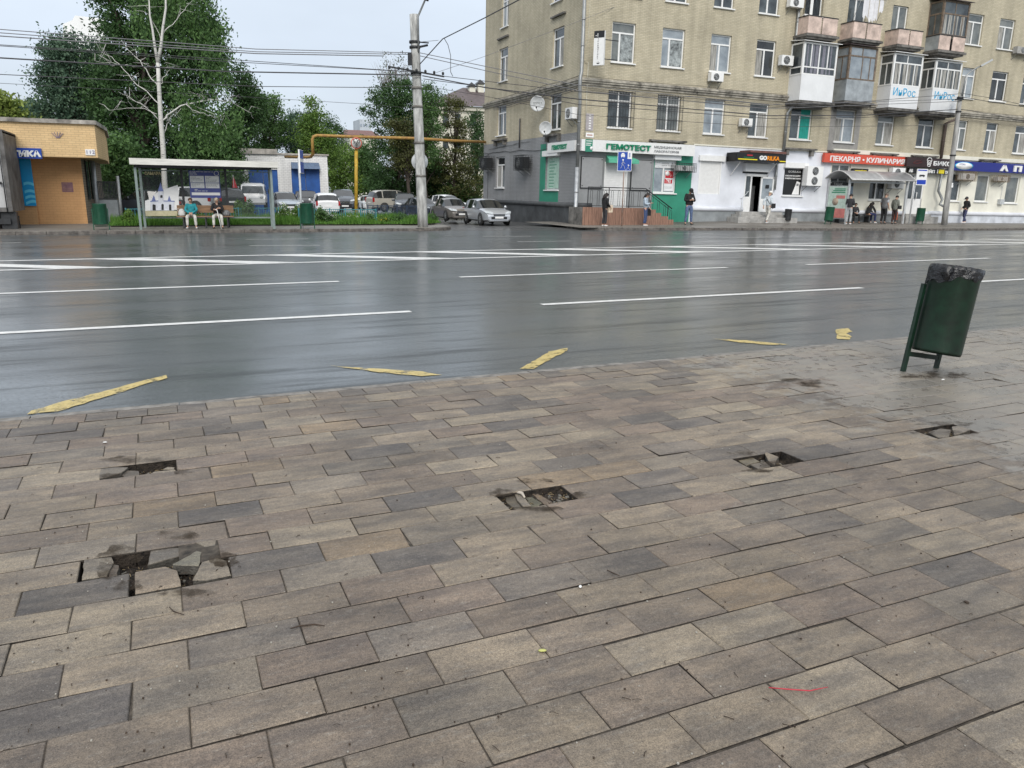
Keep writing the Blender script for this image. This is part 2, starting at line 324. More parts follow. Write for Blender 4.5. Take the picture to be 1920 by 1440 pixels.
    if wet:   # film of rain water lying in the wheel tracks
        mw = n.new('ShaderNodeMapRange'); mw.inputs[1].default_value = .40; mw.inputs[2].default_value = .60; mw.inputs[3].default_value = .85; mw.inputs[4].default_value = .55; l(nz.outputs[0], mw.inputs[0]); mk_ = n.new('ShaderNodeMapRange'); mk_.inputs[3].default_value = 1; mk_.inputs[4].default_value = .15; l(worn.outputs[0], mk_.inputs[0]); mm_ = n.new('ShaderNodeMath'); mm_.operation = 'MULTIPLY'; l(mw.outputs[0], mm_.inputs[0]); l(mk_.outputs[0], mm_.inputs[1]); m4 = n.new('ShaderNodeMapRange'); m4.inputs[1].default_value = .36; m4.inputs[2].default_value = .56; m4.inputs[3].default_value = .45; m4.inputs[4].default_value = 1.0; l(g2.outputs[0], m4.inputs[0]); m5 = n.new('ShaderNodeMath'); m5.operation = 'MULTIPLY'; l(mm_.outputs[0], m5.inputs[0]); l(m4.outputs[0], m5.inputs[1]); l(m5.outputs[0], b.inputs['Coat Weight'])
        mc = n.new('ShaderNodeMapRange'); mc.inputs[1].default_value = .40; mc.inputs[2].default_value = .62; mc.inputs[3].default_value = .13; mc.inputs[4].default_value = .21; l(nz.outputs[0], mc.inputs[0]); l(mc.outputs[0], b.inputs['Coat Roughness']); b.inputs['Coat IOR'].default_value = 1.45
        b2 = n.new('ShaderNodeBump'); b2.inputs['Strength'].default_value = .5; b2.inputs['Distance'].default_value = .005; l(sa.outputs[0], b2.inputs['Height']); l(b2.outputs[0], b.inputs['Coat Normal'])
    return m
ASP = asphalt('wet_asphalt', (.056,.064,.066), .25, .42)
ASP2 = asphalt('court_asphalt', (.065,.064,.062), .3, .55, True, .6)
WALK = asphalt('far_walk_asphalt', (.17,.155,.135), .32, .6, False, .6)
xs = [-120, -60, -30] + [-15+3*i for i in range(30)] + [90, 130, 200, 330]
grid(xs, lambda X: [6.37+(kerb_y(X)-6.37)*i/16 for i in range(17)], road_z, 'road', ASP)
g = MB(); g.add([(-1500,-300,-1.2),(1500,-300,-1.2),(1500,2500,-1.2),(-1500,2500,-1.2)], [(0,1,2,3)])
tag(g.build('ground', mat('far_ground', (.05,.07,.035), .9, nscale=.05)), kind='structure')
# courtyard and side street behind the kerb line
grid([-120,-60,-30,-20]+[-12+3*i for i in range(12)], lambda X: [kerb_y(X)-.0, 36, 38, 42, 47, 55, 65, 80, 100, 140], lambda X, Y: court_z(X, Y) if Y > 35 else kz(X)+.001, 'courtyard', ASP2)
X_L = G(872, 431).x; X_R = GW(1098, 428).x
def walk_rows(back): return lambda X: [kerb_y(X)+.12+(back(X)-kerb_y(X)-.12)*i/5 for i in range(6)]
grid([-120,-60,-30,-15,-5,0,5,9,X_L-2.2], walk_rows(lambda X: 39.2 if X > -2 else 41.2), walk_z, 'pavement', WALK)
grid([X_R+.1,22,24,27,31,35,38,42,46,50,54,60,70,90,140,250], walk_rows(lambda X: 40.6), walk_z, 'pavement', WALK)
# kerbstones of the far side: rows of separate concrete blocks, the left run curls into the side street
KS = mat('kerbstone', (.15,.135,.12), .75, nscale=6, namt=.35, bump=.5, bscale=25)
def kerb_run(pts, name='kerb', w=.14, zt=None, L=1.0):
    b = MB()
    for (x0, y0), (x1, y1) in zip(pts, pts[1:]):
        d = math.hypot(x1-x0, y1-y0); n = max(1, round(d/L))
        for i in range(n):
            a = (i+.008)/n; c = (i+.992)/n
            p = Vector((lerp(x0,x1,a), lerp(y0,y1,a), 0)); q = Vector((lerp(x0,x1,c), lerp(y0,y1,c), 0))
            nn = Vector((-(q-p).y, (q-p).x, 0)).normalized()*w
            j = R.uniform(-.008, .008); jj = nn.normalized()*R.uniform(-.008,.008)
            za = (kz(p.x)+.125 if zt is None else zt(p.y))+j; lo = za-.30
            pr = [(p+jj, za-.015), (q+jj, za-.015), (q+nn, za), (p+nn, za)]
            b.add([(v.x,v.y,z) for v, z in pr]+[(v.x,v.y,lo) for v, z in pr]+[((p+jj+nn*.1).x,(p+jj+nn*.1).y,za),((q+jj+nn*.1).x,(q+jj+nn*.1).y,za)],
                  [(8,9,2,3),(0,1,9,8),(4,5,1,0),(5,6,2,1),(7,4,0,3)])
    return tag(b.build(name, KS), kind='structure')
LX = [(-120,kerb_y(-120)),(-30,kerb_y(-30)),(0,kerb_y(0)),(8,kerb_y(8)),(X_L-2.2,kerb_y(X_L-2.2))]
cur = [(X_L-2.2+2.2*math.sin(a), kerb_y(X_L)+2.4*(1-math.cos(a))) for a in [i*math.pi/2/6 for i in range(1,7)]]
kerb_run(LX + cur + [(X_L+.05, 41)])
kerb_run([(X_R+.9,37.4),(X_R+.2,35.5),(X_R+.5,34.2),(X_R+1.3,kerb_y(X_R+1.3))] + [(x, kerb_y(x)) for x in (26,36,60,100,250)])
# the tarmac behind the curled kerb
b = MB(); pts = [(X_L-2.3, kerb_y(X_L))]+cur+[(X_L,39.2),(X_L-2.3,39.2)]
b.add([(x-.05 if i else x, y+.1 if i and y < 38 else y, .118) for i,(x,y) in enumerate(pts)], [tuple(range(len(pts)))]); tag(b.build('pavement', WALK), kind='structure')

# road paint
def paint(name, col, lo=.40, hi=.5):
    m = mat(name, col, .45, nscale=8, namt=.12); n = m.node_tree.nodes; l = m.node_tree.links.new
    tcn = [x for x in n if x.type == 'TEX_COORD'][0]
    nz = n.new('ShaderNodeTexNoise'); nz.inputs['Scale'].default_value = 7; nz.inputs['Detail'].default_value = 10; nz.inputs['Roughness'].default_value = .8; l(tcn.outputs['Object'], nz.inputs[0])
    mr = n.new('ShaderNodeMapRange'); mr.inputs[1].default_value = lo; mr.inputs[2].default_value = hi; l(nz.outputs[0], mr.inputs[0]); l(mr.outputs[0], n['Principled BSDF'].inputs['Alpha'])
    return m
PW = paint('road_paint_white', (.66,.66,.64), .27, .38); PY = paint('road_paint_yellow', (.50,.39,.14), .37, .50); PWF = paint('road_paint_worn', (.58,.58,.56), .32, .5)
def strip(b, x0, y0, x1, y1, w, dz=.005):
    n = max(1, int(abs(x1-x0)/3)); d = Vector((x1-x0, y1-y0, 0)).normalized(); nn = Vector((-d.y, d.x, 0))*w/2
    vs = []; fs = []
    for i in range(n+1):
        p = Vector((lerp(x0,x1,i/n), lerp(y0,y1,i/n), 0))
        for q in (p-nn, p+nn): vs.append((q.x, q.y, road_z(q.x, q.y)+dz))
    for i in range(n): fs.append((2*i, 2*i+2, 2*i+3, 2*i+1))
    b.add(vs, fs)
b = MB()
for Y, ph, pd in ((11.16, 5.4, 9.0), (15.4, 5.55, 9.35)):
    for k in range(-6, 22):
        x = ph+pd*k; strip(b, x, Y, x+6.85, Y, .16)
for Y in (19.75, 22.25): strip(b, -100, Y, 250, Y, .20)
k = -96.
while k < 240:
    vs = [(k,22.18),(k+1.05,22.18),(k+4.65,19.82),(k+3.6,19.82)]
    b.add([(x,y,road_z(x,y)+.005) for x,y in vs], [(3,2,1,0)]); k += 4.1
tag(b.build('lane_markings', PW), kind='structure')
b = MB()
for a_, b_ in [((460,449),(578,448)),((467,461),(600,460)),((0,456),(40,455.5)),((905,443.5),(996,443)),((970,453.5),(1072,452)),((1262,438.5),(1338,438)),((1352,446.5),(1435,445)),((1553,435.4),(1610,435)),((1660,441),(1760,440.5))]:
    p = GR(*a_); q = GR(*b_); strip(b, p.x, p.y, q.x, q.y, .11)
tag(b.build('far_lane_markings', PWF), kind='structure')
b = MB()
def yellow(poly):
    pts = [GR(*p) for p in poly]; out = []
    for p, q in zip(pts, pts[1:]+pts[:1]):
        n = max(1, int((q-p).length/.08))
        for i in range(n):
            v = p.lerp(q, i/n); out.append((v.x+R.uniform(-.012,.012), v.y+R.uniform(-.012,.012), v.z+.006))
    b.add(out, [tuple(range(len(out)))])
yellow([(48,778),(60,771),(122,753),(200,733),(262,716),(314,704),(312,710),(268,722),(228,736),(170,753),(112,772)])
yellow([(616,686),(640,688),(720,693),(790,697),(829,704),(790,706),(740,702),(660,692)])
yellow([(974,693),(1030,660),(1065,653),(1064,658),(1030,676),(1002,692)])
yellow([(1338,636),(1400,639),(1440,643),(1482,647),(1440,647),(1390,643)])
yellow([(1568,618),(1590,616),(1598,622),(1586,626),(1598,632),(1592,637),(1568,636)])
tag(b.build('yellow_zigzag_marking', PY), kind='structure')

# ------------------------------------------------------------------ near pavement: every paver modelled
PX0, PY0, PS, PWD, PDY = -.4742, 3.3551, .205, .2143, .0064
POFF = {0:0,1:.0929,2:.0425,3:.1424,4:-.002,5:.0714,6:.0289,7:.0829,8:.0329}
for r in range(-16, 40): POFF.setdefault(r, R.uniform(-.03,.12))
def p2w(a, b_): return (PX0 + a*math.cos(PDY) - b_*math.sin(PDY), PY0 + a*math.sin(PDY) + b_*math.cos(PDY))
def w2p(X, Y):
    dx, dy = X-PX0, Y-PY0; return dx*math.cos(PDY)+dy*math.sin(PDY), -dx*math.sin(PDY)+dy*math.cos(PDY)
def paver_at(px, py):
    P = GP(px, py); a, b_ = w2p(P.x, P.y); r = math.floor(-b_/PWD); u = (a/PS-POFF[r]); i = math.floor((u-(r % 2))/2); return r, i
def pavermat(name):
    m = bpy.data.materials.new(name); m.use_nodes = True; t = m.node_tree; n = t.nodes; l = t.links.new; b = n['Principled BSDF']
    def N(tp, **k):
        x = n.new(tp)
        for a, v in k.items(): setattr(x, a, v)
        return x
    def noise(src, sc, det=5, ro=.6):
        x = N('ShaderNodeTexNoise'); x.inputs['Scale'].default_value = sc; x.inputs['Detail'].default_value = det; x.inputs['Roughness'].default_value = ro; l(src, x.inputs[0]); return x.outputs[0]
    def rng(src, a, b_, c, d):
        x = N('ShaderNodeMapRange'); 
        for i, v in enumerate((a, b_, c, d)): x.inputs[i+1].default_value = v
        l(src, x.inputs[0]); return x.outputs[0]
    def mixc(f, a, b_, mode='MIX'):
        x = N('ShaderNodeMix', data_type='RGBA', blend_type=mode)
        for s_, v in ((0, f), (6, a), (7, b_)):
            if isinstance(v, (int, float)): x.inputs[s_].default_value = v
            elif isinstance(v, tuple): x.inputs[s_].default_value = (*v, 1)
            else: l(v, x.inputs[s_])
        return x.outputs[2]
    def mul(a, b_, op='MULTIPLY'):
        x = N('ShaderNodeMath', operation=op)
        for i, v in enumerate((a, b_)):
            if isinstance(v, (int, float)): x.inputs[i].default_value = v
            else: l(v, x.inputs[i])
        return x.outputs[0]
    tc = N('ShaderNodeTexCoord'); O = tc.outputs['Object']
    at = N('ShaderNodeAttribute', attribute_name='pc'); C = at.outputs['Color']
    # stretched cloudy pigment, shifted per paver through the attribute's alpha
    sh = N('ShaderNodeVectorMath', operation='SCALE'); sh.inputs[0].default_value = (37, 91, 13); l(at.outputs['Alpha'], sh.inputs['Scale'])
    ad = N('ShaderNodeVectorMath', operation='ADD'); l(O, ad.inputs[0]); l(sh.outputs[0], ad.inputs[1])
    mp = N('ShaderNodeMapping'); mp.inputs['Scale'].default_value = (2.4, 8.5, 1); l(ad.outputs[0], mp.inputs[0])
    st = rng(noise(mp.outputs[0], 1.3, 6, .62), .38, .62, 0, 1)
    ton = mixc(st, (.70,.68,.67), (1.20,1.14,1.03)); c = mixc(1., C, ton, 'MULTIPLY')
    mp2 = N('ShaderNodeMapping'); mp2.inputs['Scale'].default_value = (9, 26, 1); l(ad.outputs[0], mp2.inputs[0])
    st2 = rng(noise(mp2.outputs[0], 2.0, 6, .7), .54, .74, 0, .40)
    c = mixc(st2, c, (.27,.255,.225))
    grain = rng(noise(O, 210, 3, .85), .36, .64, .58, 1.40)
    g2 = rng(noise(O, 62, 5, .8), .34, .66, .72, 1.24)
    vs = N('ShaderNodeVectorMath', operation='SCALE'); l(c, vs.inputs[0]); l(mul(grain, g2), vs.inputs['Scale']); c = vs.outputs[0]
    # pits and pale grit
    vo = N('ShaderNodeTexVoronoi'); vo.inputs['Scale'].default_value = 75; l(O, vo.inputs[0])
    pit = rng(vo.outputs['Distance'], .10, .16, 1, 0); sel = rng(noise(O, 22, 2), .5, .58, 0, 1)
    c = mixc(mul(mul(pit, sel), .75), c, (.03,.028,.026))
    vo2 = N('ShaderNodeTexVoronoi'); vo2.inputs['Scale'].default_value = 48; l(O, vo2.inputs[0])
    gr = rng(vo2.outputs['Distance'], .05, .085, 1, 0); sel2 = rng(noise(O, 9, 2), .54, .6, 0, 1)
    c = mixc(mul(mul(gr, sel2), .6), c, (.6,.58,.54))
    big_ = rng(noise(O, 1.3, 6, .65), .35, .65, .76, 1.12); vb = N('ShaderNodeVectorMath', operation='SCALE'); l(c, vb.inputs[0]); l(big_, vb.inputs['Scale']); c = vb.outputs[0]
    # damp film: covers the right hand side, breaking up into drying patches
    sx = N('ShaderNodeSeparateXYZ'); l(O, sx.inputs[0])
    px_ = rng(sx.outputs[0], 3.6, 6.2, -.42, .34); py_ = rng(sx.outputs[1], 1.6, 3.0, -.3, 0.0)
    wn_ = noise(O, 5.5, 6, .62); low = noise(O, .9, 3, .5)
    f = mul(mul(mul(px_, py_, 'ADD'), wn_, 'ADD'), mul(low, .35), 'ADD')
    wet = rng(f, .58, .72, 0, 1)
    film = mixc(wet, c, mixc(.42, c, (.25,.24,.215)))  # pale tint paints the sky's reflection into the damp film's colour
    # dark spots standing in the film
    vo3 = N('ShaderNodeTexVoronoi'); vo3.inputs['Scale'].default_value = 9; 
    wv = N('ShaderNodeVectorMath', operation='ADD'); nzv = N('ShaderNodeTexNoise'); nzv.inputs['Scale'].default_value = 14; l(O, nzv.inputs[0]); l(O, wv.inputs[0])
    sc_ = N('ShaderNodeVectorMath', operation='SCALE'); l(nzv.outputs['Color'], sc_.inputs[0]); sc_.inputs['Scale'].default_value = .10; l(sc_.outputs[0], wv.inputs[1]); l(wv.outputs[0], vo3.inputs[0])
    drop = mul(mul(rng(vo3.outputs['Distance'], .26, .34, 1, 0), wet), rng(low, .42, .55, .15, 1))
    c = mixc(mul(drop, .85), film, mixc(.40, c, (.02,.02,.02)))
    l(c, b.inputs['Base Color'])
    ro = mul(rng(wet, 0, 1, .58, .36), mul(drop, -.25), 'ADD'); ro = mul(ro, rng(noise(O, 3, 4), .3, .7, -.10, .06), 'ADD'); l(ro, b.inputs['Roughness'])
    bp = N('ShaderNodeBump'); bp.inputs['Strength'].default_value = .55; bp.inputs['Distance'].default_value = .004
    l(mul(noise(O, 150, 4, .75), mul(pit, -.5), 'ADD'), bp.inputs['Height']); l(bp.outputs[0], b.inputs['Normal'])
    return m
PAV = pavermat('paver_concrete')
TONES = [((.182,.156,.126),8),((.152,.128,.106),8),((.214,.188,.152),5),((.128,.106,.090),5),((.120,.108,.100),4),((.086,.080,.079),3),((.182,.142,.100),1.2),((.154,.124,.105),3.5),((.144,.129,.112),4)]
def tone():
    t = R.uniform(0, sum(w for _, w in TONES))
    for c, w in TONES:
        t -= w
        if t <= 0: break
    c = tuple(lerp(q, m_, .22) for q, m_ in zip(c, (.150,.128,.106))); k = R.uniform(.86, 1.08); return (c[0]*k*1.08, c[1]*k*1.065, c[2]*k*1.04, R.random())
def setpc(o, cols):
    at = o.data.attributes.new('pc', 'FLOAT_COLOR', 'POINT'); at.data.foreach_set('color', [x for c in cols for x in c])
HOLES = {paver_at(*p) for p in [(300,1095),(385,1060),(215,1068),(320,1040),(265,875),(985,932),(1040,925),(1410,862),(1765,806)]}
CUTS = {paver_at(430,1026): w2p(GP(411,1028).x, GP(411,1028).y)[0]}
SOILC = []
def pave():
    b = MB(); cols = []; bed = MB()
    for r in range(-14, 27):
        u0 = -52 if r < 5 else -30
        border = r == -14
        i = int(u0/2)
        while True:
            ua = (2*i+(r % 2)+POFF[r]) if not border else i+.3
            ub = ua + (1 if border else 2)
            if ua*PS > (60 if r < 2 else 20): break
            if (r, i) in HOLES: i += 1; continue
            chip = (R.randrange(4) if R.random() < .22 else 9, R.uniform(0,.009), R.uniform(0,.005)); g = .0014; zj = R.uniform(-.0022,.0022); tx, ty = R.uniform(-.0025,.0025), R.uniform(-.0025,.0025)
            a0, a1 = ua*PS+g+R.uniform(-.0012,.0012), ub*PS-g+R.uniform(-.0012,.0012); a0 = CUTS.get((r, i), a0); b0, b1 = -(r+1)*PWD+.0038, -r*PWD-.0038
            rings = []
            for ins, dz in ((0, -.085), (0, -.004), (.0035, 0)):
                for ci, (aa, bb, sx, sy) in enumerate(((a0+ins,b0+ins,-1,-1),(a1-ins,b0+ins,1,-1),(a1-ins,b1-ins,1,1),(a0+ins,b1-ins,-1,1))):
                    if chip[0] == ci: aa -= sx*chip[1]; bb -= sy*chip[2]
                    X, Y = p2w(aa, bb); rings.append((X, Y, pave_z(Y)+dz+zj+tx*sx+ty*sy))
            ms_ = [(*p2w(x_, y_),) for x_, y_ in ((ua*PS,-(r+1)*PWD),(ub*PS,-(r+1)*PWD),(ub*PS,-r*PWD),(ua*PS,-r*PWD))]; bed.add([(X, Y, pave_z(Y)-.007) for X, Y in ms_], [(0,1,2,3)])
            b.add(rings, [(0,1,5,4),(1,2,6,5),(2,3,7,6),(3,0,4,7),(4,5,9,8),(5,6,10,9),(6,7,11,10),(7,4,8,11),(8,9,10,11)]); b.m[-9:-5] = [1]*4  # soiled slab sides, dark enough to paint shade into holes and joints too
            c = tone(); cols += [c]*12; i += 1
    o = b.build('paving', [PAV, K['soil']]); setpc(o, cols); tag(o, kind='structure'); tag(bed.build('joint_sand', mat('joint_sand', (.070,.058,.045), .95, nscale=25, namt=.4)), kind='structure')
pave()
b = MB(); b.add([(-14,-3.5,pave_z(-3.5)-.08),(16,-3.5,pave_z(-3.5)-.08),(16,2,pave_z(2)-.08),(60,2,pave_z(2)-.08),(60,6.36,pave_z(6.5)-.08),(-14,6.3,pave_z(6.3)-.08)], [(0,1,2,3,4,5)])
tag(b.build('sand_bed', K['soil']), kind='structure')
b = MB()
x = -40.
while x < 70:
    y0 = p2w((x-PX0), 14*PWD+.004)[1]; y1 = p2w(x+.99-PX0, 14*PWD+.004)[1]; z = pave_z(6.4)-.002+R.uniform(-.003,.003)
    vs = [(x,y0,z),(x+.99,y1,z),(x+.99,y1+.10,z-.004),(x,y0+.10,z-.004),(x,y0,-.1),(x+.99,y1,-.1),(x+.99,y1+.125,-.1),(x,y0+.125,-.1),(x+.99,y1+.122,z-.03),(x,y0+.122,z-.03)]
    b.add(vs, [(0,1,2,3),(3,2,8,9),(9,8,6,7),(4,5,1,0),(0,3,9,7,4),(1,5,6,8,2)]); x += 1.0
tag(b.build('kerb', mat('near_kerb_concrete', (.22,.205,.185), .7, nscale=9, namt=.3, bump=.4, bscale=90)), kind='structure')
# loose pieces of broken paving
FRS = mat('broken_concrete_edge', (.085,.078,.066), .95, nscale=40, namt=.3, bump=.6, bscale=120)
def frag(poly, dz, th, label, c=None, tilt=(0,0)):
    pts = [GP(*p) for p in poly]; cx = sum(p.x for p in pts)/len(pts); cy = sum(p.y for p in pts)/len(pts)
    out = []
    for p, q in zip(pts, pts[1:]+pts[:1]):
        n = max(1, int((q-p).length/.035))
        for i in range(n):
            v = p.lerp(q, i/n); out.append(Vector((v.x-cx+(R.uniform(-.003,.003) if i else 0), v.y-cy+(R.uniform(-.003,.003) if i else 0), 0)))
    b = MB(); n = len(out)
    top = [v*.975+Vector((0,0,th)) for v in out]; mid = [v+Vector((0,0,th-.004)) for v in out]; low = [v*1.0+Vector((R.uniform(-.004,.004),R.uniform(-.004,.004),0)) for v in out]
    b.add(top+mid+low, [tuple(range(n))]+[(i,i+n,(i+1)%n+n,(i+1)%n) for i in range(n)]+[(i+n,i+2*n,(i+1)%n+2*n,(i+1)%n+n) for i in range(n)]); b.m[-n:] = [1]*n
    if sum((out[i].x*out[(i+1)%n].y-out[(i+1)%n].x*out[i].y) for i in range(n)) < 0: b.f = [tuple(reversed(f)) for f in b.f]
    o = b.build('broken_paver', [PAV, FRS]); o.location = (cx, cy, pave_z(cy)-th+dz); o.rotation_euler = (tilt[0], tilt[1], 0)
    c = c or (.25,.235,.205); cc = (c[0]*.66, c[1]*.60, c[2]*.54, R.random()); setpc(o, [cc]*len(b.v)); tag(o, label, 'broken paver', 'pieces of broken paving')
def H1(x, y): return (150+x/5.818, 980+y/5.818)
frag([H1(770,245),H1(1245,250),H1(1235,285),H1(890,385),H1(730,430)], -.012, .045, 'sharp wedge-shaped slab piece sunk under the far edge of the largest hole', (.23,.225,.21), (.05,.02))
frag([H1(1000,492),H1(1190,360),H1(1275,283),H1(1318,310),H1(1285,490),H1(1080,497)], .004, .045, 'triangular grey slab piece lying tilted in the middle of the largest hole', (.23,.24,.215), (-.07,.10))
frag([H1(598,540),H1(790,500),H1(930,476),H1(1060,520),H1(1075,575),H1(1100,685),H1(600,778)], 0, .05, 'large straight-sided paver piece at the near edge of the largest hole', (.27,.245,.215), (0,.01))
frag([H1(1230,622),H1(1335,430),H1(1500,388),H1(1600,420),H1(1650,575),H1(1380,625)], .002, .05, 'pale rounded-off paver piece at the right rim of the largest hole', (.30,.285,.25), (.01,-.02))
frag([H1(1255,205),H1(1480,180),H1(1470,250),H1(1400,262)], -.006, .04, 'small thin slab piece in the far right corner of the largest hole', (.26,.25,.225), (.06,0))
frag([H1(1330,420),H1(1480,320),H1(1500,380),H1(1350,440)], -.02, .04, 'small brownish chip sunk beside the pale paver piece', (.17,.14,.11))
frag([H1(45,395),H1(345,370),H1(370,430),H1(290,580),H1(20,620)], -.001, .05, 'left end of a snapped paver beside the largest hole', (.27,.26,.235))
frag([H1(350,430),H1(420,440),H1(400,560),H1(310,580)], -.010, .04, 'narrow crumbled strip next to the snapped paver end', (.22,.20,.18))
def H2(x, y): return (160+x/6, 840+y/6)
frag([H2(170,228),H2(330,208),H2(480,205),H2(410,262),H2(250,320),H2(160,335)], -.004, .045, 'grey left end of the sunken paver at the long narrow slot', (.22,.215,.205), (0,.02))
frag([H2(400,262),H2(470,215),H2(600,225),H2(605,285),H2(440,300)], -.02, .03, 'crumbled dark middle of the sunken paver at the slot', (.14,.13,.115), (0,-.03))
frag([H2(700,262),H2(770,230),H2(1010,205),H2(1020,238),H2(760,262)], -.022, .03, 'long thin pale splinter lying in the narrow slot', (.30,.29,.265), (.1,0))
frag([H2(870,185),H2(920,160),H2(1000,165),H2(990,190)], -.03, .03, 'small pale chip at the right end of the narrow slot', (.32,.31,.29))
def H3(x, y): return (900+x/8.727, 880+y/8.727)
frag([H3(380,375),H3(540,350),H3(720,440),H3(690,585),H3(600,600),H3(450,500)], -.022, .03, 'dark crumbling piece at the left end of the rectangular hole', (.15,.14,.115), (.02,.03))
frag([H3(560,370),H3(640,360),H3(740,440),H3(830,560),H3(700,585),H3(600,470)], -.012, .035, 'smooth grey strip lying across the rectangular hole', (.25,.24,.22), (0,.06))
frag([H3(750,390),H3(850,385),H3(1020,480),H3(940,545),H3(840,560)], -.026, .03, 'greenish mossy lump in the middle of the rectangular hole', (.12,.125,.09), (.02,-.04))
frag([H3(850,330),H3(930,320),H3(1180,450),H3(1150,500),H3(1050,490)], -.028, .025, 'narrow brown ridge piece in the rectangular hole', (.19,.16,.13), (.03,.02))
frag([H3(595,375),H3(640,348),H3(700,360),H3(740,430),H3(720,440),H3(660,385)], -.003, .012, 'small white curl of plastic stuck in the rectangular hole', (.75,.75,.73), (.1,.1))
def H4(x, y): return (960+x/2, 740+y/2)
frag([H4(850,235),H4(905,225),H4(930,240),H4(880,255)], -.02, .03, 'mossy chip in the small square hole', (.20,.19,.15))
frag([H4(895,255),H4(950,245),H4(970,262),H4(925,272)], -.012, .035, 'grey slab corner at the near side of the small square hole', (.22,.21,.19))
frag([H4(945,210),H4(1000,232),H4(985,262),H4(960,245)], -.002, .05, 'right remainder of the paver cut by the small square hole', (.27,.25,.215))
frag([H4(1560,135),H4(1610,118),H4(1650,122),H4(1640,150),H4(1600,156)], -.014, .035, 'split grey slab piece in the farthest hole', (.20,.195,.185), (.03,.04))
frag([H4(1650,118),H4(1700,112),H4(1720,130),H4(1660,152)], -.002, .045, 'pale end of the broken paver in the farthest hole', (.33,.32,.30))
# soil heaped in the holes
def soil(poly, dz=-.035, amp=.016):
    pts = [GP(*p) for p in poly]; x0, x1 = min(p.x for p in pts), max(p.x for p in pts); y0, y1 = min(p.y for p in pts), max(p.y for p in pts)
    b = MB(); st = .011; nx = int((x1-x0)/st)+1; ny = int((y1-y0)/st)+1; vs = []
    for i in range(nx+1):
        for j in range(ny+1):
            X, Y = x0+i*st, y0+j*st; e = min(i, j, nx-i, ny-j)
            vs.append((X, Y, pave_z(Y)+dz+R.uniform(-amp,amp)*.5+math.sin(X*37+Y*29)*amp*.5+math.sin(X*83-Y*61)*amp*.4-(0.012 if e == 0 else 0)))
    b.add(vs, [(i*(ny+1)+j,(i+1)*(ny+1)+j,(i+1)*(ny+1)+j+1,i*(ny+1)+j+1) for i in range(nx) for j in range(ny)]); 
    # litter of stems
    for _ in range(int((x1-x0)*(y1-y0)*1500)):
        X, Y = R.uniform(x0+.01,x1-.01), R.uniform(y0+.01,y1-.01); a = R.uniform(0,6.28); L = R.uniform(.008,.03); z = pave_z(Y)+dz+amp*.6+R.uniform(0,.005)
        b.bar((X,Y,z), (X+L*math.cos(a), Y+L*math.sin(a), z+R.uniform(-.004,.006)), R.uniform(.001,.0025), m=R.choice([1,1,2]))
    for _ in range(int((x1-x0)*(y1-y0)*260)):
        X, Y = R.uniform(x0+.01,x1-.01), R.uniform(y0+.01,y1-.01); q = R.uniform(.004,.012); z = pave_z(Y)+dz+amp*.5
        Mx = Matrix.Translation((X,Y,z)) @ Matrix.Rotation(R.uniform(0,3),4,'Z') @ Matrix.Rotation(R.uniform(-.6,.6),4,'X'); b.box(-q,q,-q*.7,q*.7,-q*.5,q*.5,3,Mx)
    return b
b = MB(); 
for i, (poly, dz) in enumerate([([(210,1118),(216,1050),(430,1015),(430,1085)], -.062), ([(190,895),(340,862),(338,885),(200,872)], -.070), ([(938,950),(945,915),(1070,905),(1078,930)], -.042), ([(1382,858),(1440,848),(1458,868),(1412,876)], -.044), ([(1728,805),(1790,797),(1800,812),(1745,816)], -.034)]):
    tag(soil(poly, dz).build('soil', [K['soil'], K['twig'], mat('straw', (.32,.24,.13), .8), mat('rubble', (.15,.14,.12), .9)]), kind='stuff')
DIRT = paint('spilled_dirt', (.050,.038,.027), .42, .66); DIRT.node_tree.nodes['Principled BSDF'].inputs['Roughness'].default_value = 1; DIRT.node_tree.nodes['Principled BSDF'].inputs['Specular IOR Level'].default_value = .1
b = MB()
for cx, cy, rx, ry in [(225,1045,40,22),(240,1100,28,12),(330,1005,40,10),(420,1050,28,18),(350,1112,60,8),(205,1070,26,18),(250,862,60,7),(345,885,20,6),(205,893,24,6),(940,925,26,9),(1010,955,50,5),(1085,930,18,8),(1000,902,40,5),(1390,850,26,5),(1460,870,40,7),(1420,883,30,4),(1500,715,50,6),(1530,722,40,5),(1775,795,60,5),(1800,812,40,5),(1730,812,24,4),(1765,704,55,7),(1715,706,24,4)]:
    vs = []
    for i in range(22):
        a = 2*math.pi*i/22; k = R.uniform(.65,1.15); P = GP(cx+rx*k*math.cos(a), cy+ry*k*math.sin(a)); vs.append((P.x, P.y, P.z+.0042+R.uniform(0,.0004)))
    b.add(vs, [tuple(range(22))])
tag(b.build('spilled_dirt', DIRT), kind='stuff')
# grit, seeds and tiny twigs scattered over the slabs
b = MB()
for _ in range(460):
    px, py = R.uniform(-60,1980), 740+700*R.random()**1.25; P = GP(px, py)
    if P.y > 6.2: continue
    a = R.uniform(0,6.28); k = R.random(); z = P.z+.003
    if k < .72:
        L = R.uniform(.0012,.0032); b.box(P.x-L,P.x+L,P.y-L,P.y+L,z-.002,z+L*.8, m=R.choice([0,0,1]))
    else:
        L = R.uniform(.010,.035); q = Vector((math.cos(a),math.sin(a),0)); n_ = Vector((-q.y,q.x,0))*R.uniform(-.004,.004)
        b.tube([(P.x,P.y,z),(P.x+q.x*L*.5+n_.x,P.y+q.y*L*.5+n_.y,z+.003),(P.x+q.x*L,P.y+q.y*L,z)], R.uniform(.0007,.0016), 4)
tag(b.build('grit', [K['twig'], mat('pale_grit', (.34,.32,.28), .8)]), kind='stuff')
